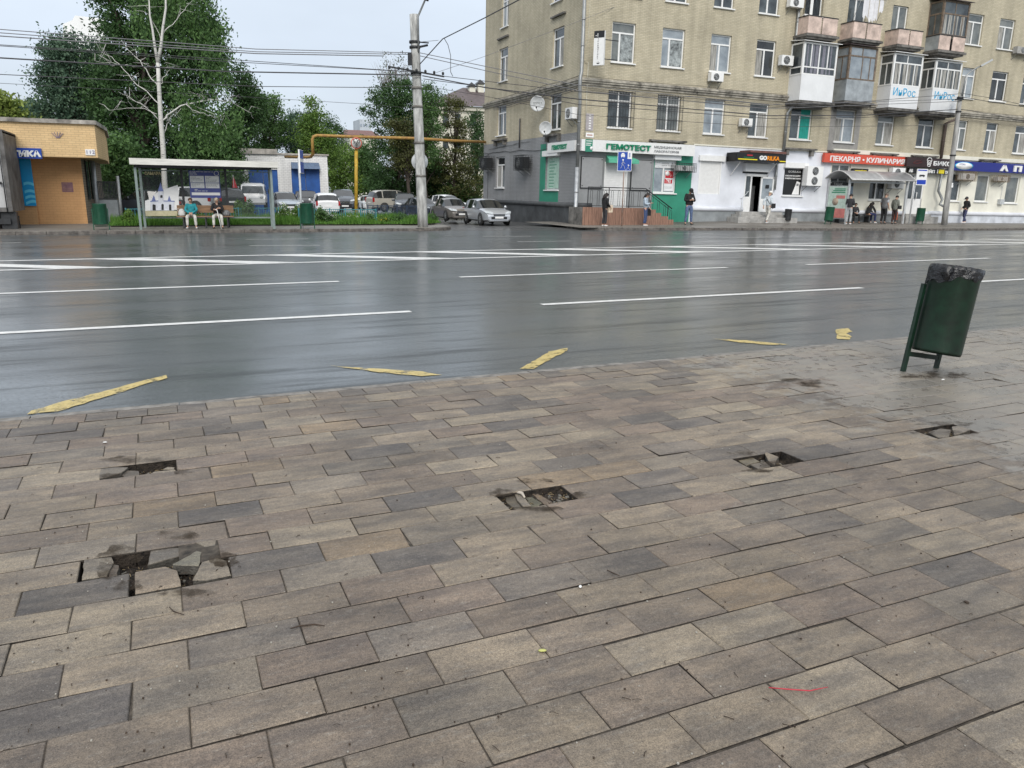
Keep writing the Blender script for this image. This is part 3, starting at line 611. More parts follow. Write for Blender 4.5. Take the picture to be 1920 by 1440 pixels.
def twig(pts, r, name, m, label, cat):
    ps = [GP(*p)+Vector((0,0,.006)) for p in pts]; c = ps[0].copy(); b = MB(); b.tube([p-c for p in ps], [r*.8]+[r]*(len(ps)-2)+[r*.5], 6); o = b.build(name, m); o.location = c; tag(o, label, cat)
twig([(545,1181),(562,1176),(590,1173),(609,1176)], .0030, 'twig', K['twig'], 'long dark curved twig lying across two slabs below the largest hole', 'twig')
twig([(318,1141),(326,1149),(345,1155)], .0028, 'twig', K['twig'], 'short bent twig just below the largest hole', 'twig')
twig([(1138,1071),(1150,1077),(1162,1082)], .0030, 'twig', K['twig'], 'stubby black twig on a dark slab right of centre', 'twig')
twig([(1441,1292),(1475,1295),(1518,1298),(1552,1291)], .0022, 'thread', mat('red_thread', (.45,.03,.05), .6), 'thin red thread lying on the slabs at lower right', 'thread')
def flake(px, py, w, h, name, m, label, cat):
    P = GP(px, py); b = MB(); b.lathe([(.0005,.004),(w*.6,.005),(w,.002),(w*.9,0)], 9); o = b.build(name, m); o.location = P+Vector((0,0,.002)); o.scale = (1, h, 1); o.rotation_euler = (.1,.1,R.uniform(0,3)); tag(o, label, cat)
flake(1088,1101,.014,.5,'petal', K['white'], 'small white petal on the dark slab near the stubby twig', 'petal')
flake(1017,1221,.017,.6,'leaf', mat('yellow_leaf', (.50,.50,.16), .6), 'small pale yellow leaf on a slab joint at lower middle', 'leaf')
flake(1812,1130,.013,.8,'leaf', K['twig'], 'small black curled leaf on a dark slab at right', 'leaf')
flake(197,830,.016,.6,'paper_scrap', K['white'], 'tiny white paper scrap on the slabs near the kerb at left', 'paper scrap')
flake(1768,712,.017,.7,'pebble', K['white'], 'small white pebble on the ground under the near green bin', 'pebble')

# ------------------------------------------------------------------ the big brick apartment block
BU = Vector(ray(4550, 452)).normalized(); BN = Vector((.052, 1, .0)); BN = (BN-BU*BN.dot(BU)).normalized(); BW = BU.cross(BN)
BO = hit(1079, 419.5, lambda X, Y: .08, 36.); 
BM = Matrix((BU, BN, BW)).transposed().to_4x4(); BM.translation = BO; BMI = BM.inverted()
def FL(px, py, off=0.):
    d = ray(px, py); t = (BO-CAM+BN*off).dot(BN)/d.dot(BN); p = BMI @ (CAM+d*t); return p.x, p.z
def SL(px, py, off=0.):
    d = ray(px, py); t = (BO-CAM+BU*off).dot(BU)/d.dot(BU); p = BMI @ (CAM+d*t); return p.y, p.z
def rectF(x0, y0, x1, y1, off=0.):
    xm, ym = (x0+x1)/2, (y0+y1)/2
    return FL(x0, ym, off)[0], FL(x1, ym, off)[0], FL(xm, y1, off)[1], FL(xm, y0, off)[1]
def rectS(x0, y0, x1, y1, off=0.):
    xm, ym = (x0+x1)/2, (y0+y1)/2
    return SL(x1, ym, off)[0], SL(x0, ym, off)[0], SL(xm, y1, off)[1], SL(xm, y0, off)[1]
def BT(x, y, z): return BM @ Matrix.Translation((x, y, z))
SIDE_L = SL(907, 300)[0]
LEN = 78.; TOP = 16.2
block = root('apartment_block', 'four-storey ochre brick apartment block with shops along its ground floor', 'building', M=BM)
def holed(b, a0, a1, w0, w1, holes, side=False, m=0, rev=.16):
    xs_ = sorted({a0, a1, *[h[0] for h in holes], *[h[1] for h in holes]}); zs_ = sorted({w0, w1, *[h[2] for h in holes], *[h[3] for h in holes]})
    xs_ = [x for x in xs_ if a0 <= x <= a1]; zs_ = [z for z in zs_ if w0 <= z <= w1]
    P = (lambda x, d, z: (d, x, z)) if side else (lambda x, d, z: (x, d, z))
    for i in range(len(xs_)-1):
        for j in range(len(zs_)-1):
            cx, cz = (xs_[i]+xs_[i+1])/2, (zs_[j]+zs_[j+1])/2
            if any(h[0] < cx < h[1] and h[2] < cz < h[3] for h in holes): continue
            q = [P(xs_[i],0,zs_[j]),P(xs_[i+1],0,zs_[j]),P(xs_[i+1],0,zs_[j+1]),P(xs_[i],0,zs_[j+1])]
            b.add(q, [(3,2,1,0) if side else (0,1,2,3)], m)
    for h in holes:
        x0, x1, z0, z1 = h[:4]
        for q in ([(x0,z0),(x0,z1)],[(x1,z1),(x1,z0)],[(x0,z1),(x1,z1)],[(x1,z0),(x0,z0)]):
            (xa,za),(xb,zb) = q; b.add([P(xa,0,za),P(xb,0,zb),P(xb,rev,zb),P(xa,rev,za)], [(0,1,2,3) if side else (3,2,1,0)], m)
# windows: pixel boxes in the photograph -> local rectangles
WF = []
def wrow(lst): WF.extend(lst)
wrow([(1163,-72,1204,-2,'a'),(1250,-60,1291,5,'a'),(1341,-48,1378,13,'b'),(1425,-34,1462,25,'b'),(1511,-30,1545,30,'c'),(1812,23,1843,83,'b'),(1872,34,1901,93,'b'),(1930,50,1955,104,'b')])
wrow([(1147,41,1191,119,'film'),(1241,53,1283,127,'film'),(1332,65,1370,135,'b'),(1417,76,1453,143,'b'),(1802,124,1828,184,'b'),(1858,132,1888,189,'b'),(1915,148,1940,198,'b')])
wrow([(1140,168,1184,238,'bar'),(1232,177,1275,243,'bar'),(1320,186,1358,251,'b'),(1404,193,1440,258,'b'),(1482,198,1522,262,'teal'),(1566,203,1603,267,'grey'),(1644,215,1676,272,'b'),(1720,221,1751,277,'b'),(1790,227,1812,281,'b'),(1847,231,1869,286,'b'),(1901,240,1926,290,'b')])
FW_H = [(*rectF(*w[:4]), w[4]) for w in WF]
# snap each storey's rows to common heights, so the courses line up as they do on the wall
def snap(rows, idx):
    z0 = sum(FW_H[i][2] for i in idx)/len(idx); z1 = sum(FW_H[i][3] for i in idx)/len(idx)
    for i in idx: FW_H[i] = (FW_H[i][0], FW_H[i][1], lerp(FW_H[i][2], z0, .7), lerp(FW_H[i][3], z1, .7), FW_H[i][4])
snap(0, [5,6,7]); snap(0, [0,1,2,3]); snap(0, list(range(8,12))); snap(0, list(range(12,15))); snap(0, list(range(15,26)))
WF4, WF3, WF2 = FW_H[:8], FW_H[8:15], FW_H[15:26]
last = FW_H[25][1]
for rowi, (ref, k) in enumerate(((WF4, 7), (WF3, 6), (WF2, 10))):
    a = ref[k][0]
    while a < LEN-5: a += 3.1; FW_H.append((a, a+1.5, ref[k][2], ref[k][3], 'b'))
# behind the balconies: doors
BAL = []
def bal(x0, x1, yt, yr, yb, kind, off=1.0):
    """x0,x1: front edges at rail height; yt top of glazing (or rail), yr rail, yb underside, all at the left front edge"""
    a0, wr = FL(x0, yr, -off); a1, _ = FL(x1, yr+(x1-x0)*.1, -off); wb = FL(x0-3, yb, -off)[1]; wt_ = FL(x0+3, yt, -off)[1]
    BAL.append((a0, a1, wb, wr, wt_, kind, off))
bal(1517,1572,29,29,61,'pink'); bal(1602,1654,40,40,70,'pinkwash'); bal(1686,1731,54,54,82,'pink2'); bal(1763,1811,-2,65,92,'brownglz')
bal(1503,1565,77,139,187,'white1'); bal(1588,1639,84,148,188,'brown2'); bal(1671,1724,98,159,201,'inros'); bal(1749,1797,111,166,208,'inros2')
for (a0,a1,wb,wr,wt_,kind,off) in BAL:
    FW_H.append((lerp(a0,a1,.2), lerp(a0,a1,.85), wb+.35, wb+2.35, 'door'))
WS = [(941,-16,954,50),(1036,-48,1056,2),(936,90,952,152),(1036,52,1057,125),(932,197,949,254),(1030,176,1052,243),(930,294,946,352),(1023,293,1048,356)]
SW_H = [rectS(*w) for w in WS]
SG = 3.62      # top of the grey painted storey on the side wall
SG = SL(905, 272)[1]
FG = FL(1400, 277)[1]   # top of the ground-floor cladding on the front
# walls
b = MB(); holed(b, 0, LEN, FG-.05, TOP, FW_H); 
ss = [h for h in SW_H if h[3] > SG+.1]; holed(b, 0, SIDE_L, SG, TOP, ss, True)
b.box(LEN, LEN+.01, 0, SIDE_L, 0, TOP); b.box(.02, LEN, SIDE_L, SIDE_L+.02, -1, TOP)
b.build('wall', BRICK, block)
b = MB(); holed(b, -.0, SIDE_L, -1.2, SG, [h for h in SW_H if h[3] < SG+.1], True); b.build('ground_floor_wall', BRICKG, block)
b = MB(); b.box(-.5, LEN+.5, -.5, SIDE_L+.5, TOP, TOP+.25); b.build('eaves', K['concrete'], block)
b = MB(); b.add([(-.4,-.4,TOP+.25),(LEN+.4,-.4,TOP+.25),(LEN+.4,SIDE_L+.4,TOP+.25),(-.4,SIDE_L+.4,TOP+.25),(5,SIDE_L/2,TOP+3.2),(LEN-5,SIDE_L/2,TOP+3.2)], [(0,1,5,4),(1,2,5),(2,3,4,5),(3,0,4)]); b.build('roof', K['roofbrown'], block)
# moulded band between second and third storey
cz = (FL(1100,157)[1]+FL(1600,197)[1]+FL(1910,226)[1])/3
b = MB()
for z0, z1, d in ((cz-.10, cz+.02, .06), (cz+.02, cz+.12, .13), (cz+.12, cz+.2, .18), (cz+.2, cz+.26, .10)):
    b.box(-d, LEN, -d, 0, z0, z1); b.box(-d, 0, 0, SIDE_L, z0, z1)
b.build('string_course', mat('weathered_cornice', (.42,.39,.33), .9, nscale=2.2, namt=.38, bump=.3), block)
# windows
def window(x0, x1, z0, z1, style='b', side=False, parent=None, mullion=None, sillw=True):
    P = parent or block; d = .10; fw = .07
    T = Matrix(((0,-1,0,0),(1,0,0,0),(0,0,1,0),(0,0,0,1))) if side else Matrix.Identity(4)   # side: local x -> +y, y -> -x
    if side: T = Matrix(((0,1,0,0),(1,0,0,0),(0,0,1,0),(0,0,0,1)))
    f = MB(); W_ = x1-x0; H_ = z1-z0
    def bx(a, b_, c, e, g, h, mm=0): f.box(a, b_, c, e, g, h, mm, T)
    bx(x0, x0+fw, d, d+.06, z0, z1); bx(x1-fw, x1, d, d+.06, z0, z1); bx(x0+fw, x1-fw, d, d+.06, z1-fw, z1); bx(x0+fw, x1-fw, d, d+.06, z0, z0+fw)
    tz = z0+H_*.72; mxm = x0+W_*(mullion or .46)
    if style in ('b','a','film','bar','teal','grey','c'):
        bx(x0+fw, x1-fw, d-.006, d+.05, tz, tz+fw*1.1)
        bx(mxm-.045, mxm+.045, d-.012, d+.04, z0+fw, tz)
        if style == 'bar': bx(mxm-.03, mxm+.03, d-.012, d+.04, tz+fw, z1-fw)
    elif style == 'door': bx(mxm-.05, mxm+.05, d-.01, d+.04, z0+fw, z1-fw)
    else: bx(mxm-.045, mxm+.045, d-.012, d+.04, z0+fw, z1-fw)
    fr = f.build('window', K['white'], P)
    g = MB(); g.box(x0+fw*.5, x1-fw*.5, d+.03, d+.045, z0+fw*.5, z1-fw*.5, None, T)
    gl = R.choice([K['glass'], K['glass'], K['glass_light'], K['glass_mid'], K['glass_dark']]); g.build('pane', gl, fr)
    k = R.random()
    if style == 'teal' or (style in ('b','grey') and k < .5) or (side and k < .6):
        c = MB(); ca, cb = (mxm+.1, x1-fw) if (style == 'teal' or k < .25) else (x0+fw, lerp(x0, mxm, .8)); n = 9
        for i in range(n):
            c.box(lerp(ca,cb,i/n), lerp(ca,cb,(i+.9)/n), d+.022-(i%2)*.004, d+.029-(i%2)*.004, z0+fw, (z1-fw if style == 'teal' else tz), None, T)
        c.build('curtain', mat('teal_curtain', (.02,.33,.27), .8) if style == 'teal' else K['curtain'], fr)
    if style == 'film':
        c = MB(); c.box(mxm+.07, x1-fw-.02, d+.018, d+.029, z0+fw+.02, tz-.02, None, T); c.build('plastic_film', K['film'], fr)
    if sillw:
        c = MB(); c.box(x0-.06, x1+.06, -.10, d, z0-.06, z0-.002, None, T); c.build('sill', K['white'], fr)
    if style == 'bar':
        c = MB(); n = 9
        for i in range(n+1): x = lerp(x0-.06, x1+.10, i/n); c.box(x-.008, x+.008, -.13, -.114, z0+.0, z1, None, T)
        for z in (z0+.05, z0+.55, z0+1.1, tz, z1-.05): c.box(x0-.1, x1+.14, -.114, -.10, z-.01, z+.01, None, T)
        c.build('window_bars', K['darkmetal'], fr)
    return fr
for h in FW_H: window(*h[:4], style=h[4], mullion=(.36 if h[4]=='film' else None), sillw=h[4] != 'door')
for i, h in enumerate(SW_H): window(*h, style='b' if i < 6 else ('poster' if i == 7 else 'b'), side=True)
# grey render round two windows, and concrete ledges under the second-storey sills
b = MB(); h = FW_H[15+5]
for a0_, a1_ in ((h[0]-.42, h[0]-.0), (h[1]+.0, h[1]+.42)): b.box(a0_, a1_, -.006, .0, h[2]-.5, h[3]+.1)
b.box(h[0], h[1], -.006, 0, h[2]-.5, h[2]-.06); b.build('render_patch', mat('grey_render', (.30,.29,.275), .9, nscale=3), block)
for i in (1, 4, 5, 6, 7, 9):
    h = FW_H[15+i]; z = h[2]-.5; b = MB()
    b.box(h[0]-.42, h[1]+.42, -.28, 0, z-.09, z)
    for x in (h[0]-.25, h[1]+.02): b.box(x, x+.2, -.22, -.007, z-.42, z-.09)
    b.build('ledge', K['concrete_dark'], block)
for hi, (dz, sx0, sx1) in ((4,(.32,.3,.3)),(5,(.34,.1,.2))):
    h = SW_H[hi]; b = MB(); b.box(-.25, -.003, h[0]-sx0, h[1]+sx1, h[2]-dz, h[2]-dz+.1)
    for y in (h[0]-.1, h[1]-.1): b.box(-.2, -.003, y, y+.18, h[2]-dz-.28, h[2]-dz)
    b.build('ledge', K['concrete_dark'], block)
for i in (2, 3):
    h = SW_H[i]; z = h[3]+.55; b = MB(); b.box(-.14, -.003, h[0]-.15, h[1]+.15, z, z+.09); b.build('hood_ledge', K['concrete_dark'], block)

# balconies
def balcony(a0, a1, wb, wr, wt_, kind, off):
    deck = MB(); lipd = .12
    pr = [(a0-lipd, 0), (a1+lipd, 0), (a1+lipd, -off-lipd), (a0-lipd, -off-lipd)]
    deck.box(a0-lipd, a1+lipd, -off-lipd, 0, wb-.16, wb-.04); deck.box(a0-.0, a1+.0, -off, 0, wb-.26, wb-.16); deck.box(a0+.25, a1-.25, -off*.55, 0, wb-.38, wb-.26)
    o = deck.build('balcony', K['concrete_dark'], block)
    pm = {'pink': K['pink'], 'pinkwash': K['pink'], 'pink2': K['pink'], 'brownglz': K['pink'], 'white1': K['vinyl'], 'brown2': K['greysheet'], 'inros': K['vinyl'], 'inros2': K['vinyl']}[kind]
    p = MB(); mid = lerp(a0, a1, .47); gp_ = .05 if kind.startswith('pink') else (.10 if kind == 'brownglz' else 0)
    p.box(a0, mid-gp_, -off, -off+.04, wb, wr); p.box(mid+gp_, a1, -off, -off+.04, wb, wr)
    p.box(a0, a0+.04, -off+.04, 0, wb, wr, 1 if kind == 'brownglz' else 0); p.box(a1-.04, a1, -off+.04, 0, wb, wr)
    if kind in ('white1', 'inros', 'inros2'):
        n = 22
        for i in range(n+1): x = lerp(a0, a1, i/n); p.box(x-.006, x+.006, -off-.005, -off, wb, wr)
        for i in range(8): y = lerp(-off, 0, i/8); p.box(a0-.005, a0, y-.006, y+.006, wb, wr)
    p.build('parapet', [pm, K['greysheet']], o)
    if gp_:
        r = MB(); r.box(a0-.03, a1+.03, -off-.02, -off+.0, wr, wr+.05); r.box(a0-.03, a0, -off, 0, wr, wr+.05); r.box(a1, a1+.03, -off, 0, wr, wr+.05); r.box(a0-.03, a1+.03, -off-.02, -off, wb-.03, wb)
        for i in range(8): z = lerp(wb+.05, wr-.05, i/7); r.bar((mid-gp_, -off+.02, z), (mid+gp_, -off+.02, z), .015)
        r.build('rail', K['darkmetal'], o)
    if wt_ > wr+.5:
        fm = K['white'] if kind in ('white1','inros','inros2') else K['brownwood'] if kind == 'brownglz' else K['brownwood']
        f = MB(); g = MB(); w = .07; y0 = -off-.005
        f.box(a0-.02, a1+.02, y0, y0+.08, wr, wr+.08); f.box(a0-.02, a1+.02, y0, y0+.08, wt_-.09, wt_)
        f.box(a0-.02, a0+.05, y0+.08, 0, wr, wr+.08); f.box(a0-.02, a0+.05, y0+.08, 0, wt_-.09, wt_); f.box(a1-.05, a1+.02, y0+.08, 0, wr, wr+.08)
        f.box(a0-.02, a0+.11, y0-.004, y0+.1, wr+.08, wt_-.09); f.box(a1-.09, a1+.02, y0-.004, y0+.1, wr+.08, wt_-.09)
        f.box(a0-.02, a0+.05, -.08, 0, wr+.08, wt_-.09)
        H_ = wt_-wr
        if kind == 'white1':
            zl = wr+H_*.24; f.box(a0+.11, a1-.09, y0+.01, y0+.06, zl-.03, zl+.04); f.box(mid-.04, mid+.04, y0, y0+.07, wr+.08, wt_-.09); f.box(a0-.01, a0+.05, y0+.1, -.08, zl-.03, zl+.04)
            for x in (lerp(a0,mid,.5), lerp(mid,a1,.5)): f.box(x-.035, x+.035, y0+.01, y0+.06, zl, wt_-.09)
        else:
            zl = wr+H_*.70 if kind != 'brownglz' else wr+H_*.62
            f.box(a0+.11, a1-.09, y0+.01, y0+.06, zl-.03, zl+.05); f.box(a0-.01, a0+.05, y0+.1, -.08, zl-.03, zl+.05)
            for x in ([lerp(a0,a1,q) for q in (.25,.5,.75)] if kind.startswith('inros') else [lerp(a0,a1,q) for q in (.5,.78)]): f.box(x-.03, x+.03, y0+.012, y0+.06, wr+.08, zl)
            f.box(mid-.03, mid+.03, y0+.012, y0+.06, zl, wt_-.09)
            f.box(a0-.01, a0+.05, -off*.5-.03, -off*.5+.03, wr, zl)
        fo = f.build('glazing', fm, o)
        g.box(a0+.05, a1-.05, y0+.03, y0+.04, wr+.05, wt_-.05); g.box(a0+.01, a0+.02, y0+.09, -.01, wr+.05, wt_-.05)
        g.build('pane', K['glass'] if kind != 'brown2' else K['glass_light'], fo)
        if kind in ('white1', 'inros', 'inros2', 'brownglz'):
            c = MB()
            for i in range(7):
                xa = lerp(a0+.15, a1-.2, (i+R.random()*.5)/7); c.box(xa, xa+R.uniform(.08,.22), y0+.022, y0+.028, wr+.1, zl-.05 if kind != 'white1' else wt_-.1)
            c.build('curtain', K['curtain'] if kind != 'white1' else mat('grey_curtain', (.2,.2,.24), .9), fo)
        rr = MB(); rr.add([(a0-.15,-off-.18,wt_+.02),(a1+.15,-off-.18,wt_+.02),(a1+.15,0,wt_+.16),(a0-.15,0,wt_+.16),(a0-.15,-off-.18,wt_+.05),(a1+.15,-off-.18,wt_+.05),(a1+.15,0,wt_+.19),(a0-.15,0,wt_+.19)],[(3,2,1,0),(4,5,6,7),(0,1,5,4),(1,2,6,5),(2,3,7,6),(3,0,4,7)])
        rr.build('awning_roof', K['white'] if fm is K['white'] else K['roofbrown'], o)
    if kind.startswith('inros'):
        t = MB(); t.text('ИнРос', .60, Matrix.Translation((lerp(a0,a1,.10), -off-.012, wb+.62*(wr-wb)-.08)) @ RXZ, .004, width=(a1-a0)*.78); t.build('lettering', K['inrosblue'], o)
    return o
for q in BAL: balcony(*q)
# washing on the second balcony
a0,a1,wb,wr,wt_,kind,off = BAL[1]
wl_ = root('washing', 'white washing pegged on a rack above the second pink balcony', 'washing', M=BT((a0+a1)/2, -off-.1, wr+.3))
b = MB()
for i, (x, w, h) in enumerate([(-.62,.42,1.0),(-.12,.34,1.15),(.26,.30,1.05),(.60,.30,.62)]):
    vs = []; n = 6
    for j in range(n+1):
        for k in range(2): vs.append((x+w*j/n, math.sin(j*2.1+i)*.05, .98-(h*(1-.12*math.cos(j*1.7+i)) if k else 0)))
    b.add(vs, [(2*j,2*j+2,2*j+3,2*j+1) for j in range(n)], smooth=True)
cl = b.build('cloth', mat('white_laundry', (.72,.72,.75), .85, namt=.08), wl_)
b = MB()
for y in (-.06, .06, .18): b.tube([(-.8,y,1.0),(1.0,y,.98)], .008, 5)
b.tube([(-.8,-.06,1.0),(-.8,.6,-.3)], .012, 5); b.tube([(1.0,-.06,1.0),(1.0,.6,-.3)], .012, 5); b.build('rack', K['metal'], wl_)
# downpipes
def dpipe(pts, r, m, par=block): 
    b = MB(); b.tube(pts, r, 10)
    for p, q in zip(pts, pts[1:]):
        p, q = Vector(p), Vector(q); n = int((q-p).length/1.3)
        for i in range(1, n+1): c = p.lerp(q, i/(n+1)); d = (q-p).normalized()*.03; b.tube([c-d, c+d], r*1.18, 10)
    b.build('downpipe', m, par)
z1 = FL(1075,384)[1]
dpipe([(-.12,-.22,TOP),(-.12,-.22,cz+.5),(-.22,-.30,cz+.2),(-.22,-.30,cz-.3),(-.14,-.22,cz-.8),(-.14,-.22,2.9)], .085, K['metal'])
dpipe([(-.14,-.22,2.9),(-.14,-.22,.42),(-.32,-.4,.10)], .105, mat('zinc_pipe', (.45,.46,.47), .4, .6, namt=.15))
a_, _ = FL(1487, 100); dpipe([(a_,-.12,TOP),(a_,-.12,cz+.5),(a_+.12,-.28,cz+.15),(a_+.12,-.28,cz-.35),(a_-.08,-.13,cz-.7),(a_-.08,-.13,FG-.1)], .085, K['metal'])
a_, z_ = FL(1452, 330); dpipe([(a_,-.13,FL(1456,304)[1]),(a_,-.13,FL(1448,356)[1])], .08, K['metal'])
a_, _ = FL(1766, 260); dpipe([(a_+.35,-.5,cz-.35),(a_,-.14,cz-.6),(a_,-.14,FG+.0)], .10, mat('rusty_pipe', (.13,.10,.085), .8, nscale=3))
a_, z_ = FL(1757, 327); dpipe([(a_,-.34,z_),(a_-.08,-.34,FL(1754,358)[1]),(a_+.32,-.4,FL(1762,374)[1]),(a_+.1,-.45,FL(1757,383)[1]),(a_+.42,-.6,FL(1763,388)[1])], .085, K['metal'])
# ground floor on the street: painted panels between pixel columns, with openings
OP = {}   # openings (local rects)
def op(name, x0, y0, x1, y1): OP[name] = rectF(x0, y0, x1, y1); return OP[name]
op('shutdoor', 1132,304,1175,389); op('gwin', 1226,300,1268,362); op('sw', 1310,302,1351,364); op('door2', 1395,326,1437,397)
op('gor', 1469,315,1506,367); op('b1', 1557,308,1592,372); op('b2', 1630,340,1661,375); op('door3', 1701,326,1730,401)
op('a1', 1783,325,1801,377); op('a2', 1830,328,1854,378); op('a3', 1886,331,1910,381); op('a4', 1938,334,1960,384); op('a5', 1990,337,2012,388)
def seg(x, y): return FL(x, y)[0]
SEG = [(0, seg(1225,330), 'greywall'), (seg(1225,330), seg(1297,330), 'greenwall'), (seg(1297,330), seg(1556,330), 'whitepaint'), (seg(1556,330), LEN, 'cream')]
for s0, s1, m in SEG:
    hs = [o for o in OP.values() if o[0] > s0 and o[1] < s1]
    b = MB(); holed(b, s0, s1, -1.2, FG, hs, rev=.25); o = b.build('shopfront_wall', K[m], block)
b = MB(); b.box(seg(1556,330), LEN, -.10, 0, FG-.02, FG+.22); b.box(seg(1297,330), seg(1556,330), -.03, 0, FG-.02, FG+.05); b.build('cornice', K['cream'], block)
# green surround round the side window, and green base
h = SW_H[7]; b = MB(); zb = SL(1035,381)[1]
for y0, y1, z0, z1 in ((h[0]-.0, h[1]+.75, zb, h[2]-.07), (h[1]+.02, h[1]+.75, h[2]-.07, SL(1022,270)[1])): b.box(-.02, -.004, y0, y1, z0, z1)
b.build('green_surround', K['greenwall'], block)
# plinths with their rounded ledge
zp = SL(1060,384)[1]
b = MB(); b.box(-.14, -.002, -.14, SIDE_L, -1.2, zp); b.box(-.002, .9, -.14, -.002, -1.2, zp)
b.lathe([(.0,-.0),(.14,.0),(.14,SIDE_L+.25),(0,SIDE_L+.25)], 10, (-.10,-.2,zp), 'y'); b.lathe([(.0,0),(.14,.0),(.14,1.05),(0,1.05)], 10, (-.2,-.10,zp), 'x')
b.build('plinth', K['plinth'], block)
s0, s1 = seg(1297,390), seg(1745,390); zl = FL(1420,393)[1]
def plinth(s0, s1, zl, m1, m2, gaps=()):
    b = MB(); runs = []; c = s0
    for g0, g1 in gaps: runs.append((c, g0)); c = g1
    runs.append((c, s1))
    for r0, r1 in runs: b.box(r0, r1, -.08, -.002, -1.2, zl-.12, 0); b.lathe([(0,0),(.13,0),(.13,r1-r0),(0,r1-r0)], 12, (r0,-.07,zl), 'x', 1)
    b.build('plinth', [m1, m2], block)
plinth(s0, seg(1556,390), zl, K['plinth2'], K['whitepaint'], [(OP['door2'][0]-.1, OP['door2'][1]+.1)])
plinth(seg(1556,390), seg(1740,390), zl-.05, K['plinth2'], K['whitepaint'], [(OP['door3'][0]-.1, OP['door3'][1]+.1)])
plinth(seg(1740,390), LEN, FL(1840,401)[1], K['plinth3'], K['whitepaint'])
# openings filled
def shutter(o, z0=None, box=True, m='white'):
    b = MB(); n = 26; x0, x1, a, c = o
    for i in range(n):
        za, zb = lerp(a,c,i/n), lerp(a,c,(i+1)/n); b.add([(x0,.05,za),(x1,.05,za),(x1,.035,zb-.006),(x0,.035,zb-.006),(x0,.05,zb),(x1,.05,zb)], [(0,1,2,3),(3,2,5,4)])
    if box: b.box(x0-.12, x1+.12, -.16, -.001, c, c+.30)
    b.box(x0, x0+.07, -.02, .1, a, c); b.box(x1-.07, x1, -.02, .1, a, c)
    b.build('roller_shutter', K[m], block)
shutter(OP['shutdoor'], box=False); shutter(OP['sw'])
for nme in ('gwin','gor','b1','b2','a1','a2','a3','a4','a5'):
    o = OP[nme]; window(*o, style='shop' if nme not in ('a1','a2','a3','a4','a5') else 'one', mullion=.45 if nme in ('gwin','b1','b2') else .04)
for nme in ('gwin','gor','b2'):
    o = OP[nme]; b = MB(); b.box(o[0]-.12, o[1]+.12, -.2, -.001, o[3]+.0, o[3]+.30); b.build('shutter_box', K['white'] if nme != 'gwin' else K['vinyl'], block)
o = SW_H[7]; b = MB(); b.box(-.22, -.001, o[0]-.1, o[1]+.12, o[3], o[3]+.30); b.build('shutter_box', K['white'], block)
# posters stuck in windows
def poster(name, rect, y, m, extra=None, side=False):
    x0, x1, z0, z1 = rect; b = MB()
    if side: b.box(y-.004, y, x0, x1, z0, z1, 0)
    else: b.box(x0, x1, y-.004, y, z0, z1, 0)
    if extra: extra(b, x0, x1, z0, z1, y-.006)
    return b.build(name, m, block)
def tF(b, txt, size, x, y, z, m, width=None, bold=0.): b.text(txt, size, Matrix.Translation((x, y, z)) @ RXZ, .002, m, width=width, bold=bold)
def lines(b, x0, x1, z0, z1, n, y, m, h=.35):
    for i in range(n):
        z = lerp(z1, z0, (i+.5)/n); dz = (z1-z0)/n*h/2; x = x0
        while x < x1-.03:
            w = R.uniform(.04,.16)*(x1-x0); xe = min(x1, x+w); b.box(x, xe, y-.002, y, z-dz, z+dz, m); x = xe+.03*(x1-x0)
            if R.random() < .12: break
o = OP['gwin']; xm = lerp(o[0],o[1],.45)
def ex(b, x0, x1, z0, z1, y):
    H_ = z1-z0; W_ = x1-x0
    b.box(lerp(x0,x1,.08), lerp(x0,x1,.92), y-.002, y, lerp(z0,z1,.62), lerp(z0,z1,.96), 1)
    b.lathe([(0,-.003),(.13,-.003),(.13,0)], 14, (lerp(x0,x1,.30), y-.001, lerp(z0,z1,.84)), 'y', 2)
    pts = [(.4,.76),(.52,.76),(.57,.88),(.63,.66),(.69,.80),(.73,.74),(.86,.74)]
    for (a, c), (d, e_) in zip(pts, pts[1:]): b.bar((lerp(x0,x1,a),y-.004,lerp(z0,z1,c)), (lerp(x0,x1,d),y-.004,lerp(z0,z1,e_)), .018, .004, 2)
    b.box(x0+.02, x1-.10, y-.002, y, lerp(z0,z1,.36), lerp(z0,z1,.58), 1); tF(b, 'ЭКГ', .28, x0+.10, y-.004, lerp(z0,z1,.39), 2, width=W_*.62, bold=.008)
    lines(b, x0+.05, x1-.1, lerp(z0,z1,.05), lerp(z0,z1,.22), 3, y, 3, .3)
poster('ecg_poster', (xm+.08, o[1]-.1, o[2]+.12, lerp(o[2],o[3],.70)), .085, [K['vinyl'], K['red'], K['white'], K['grayletter']], ex)
def ex(b, x0, x1, z0, z1, y):
    tF(b, 'анализы', .12, lerp(x0,x1,.32), y, lerp(z0,z1,.62), 1); tF(b, 'здесь точно', .12, lerp(x0,x1,.32), y, lerp(z0,z1,.30), 1, width=(x1-x0)*.6)
    for i in range(5):
        a = 1.0+i*1.05; b.bar((lerp(x0,x1,.15)+.10*math.cos(a), y, lerp(z0,z1,.5)+.10*math.sin(a)), (lerp(x0,x1,.15)+.16*math.cos(a), y, lerp(z0,z1,.5)+.16*math.sin(a)), .03, .003, 2)
poster('window_sticker', (o[0]+.08, o[1]-.08, lerp(o[2],o[3],.76), o[3]-.07), .085, [K['vinyl'], K['grayletter'], K['ggreen']], ex)
o = OP['gor']
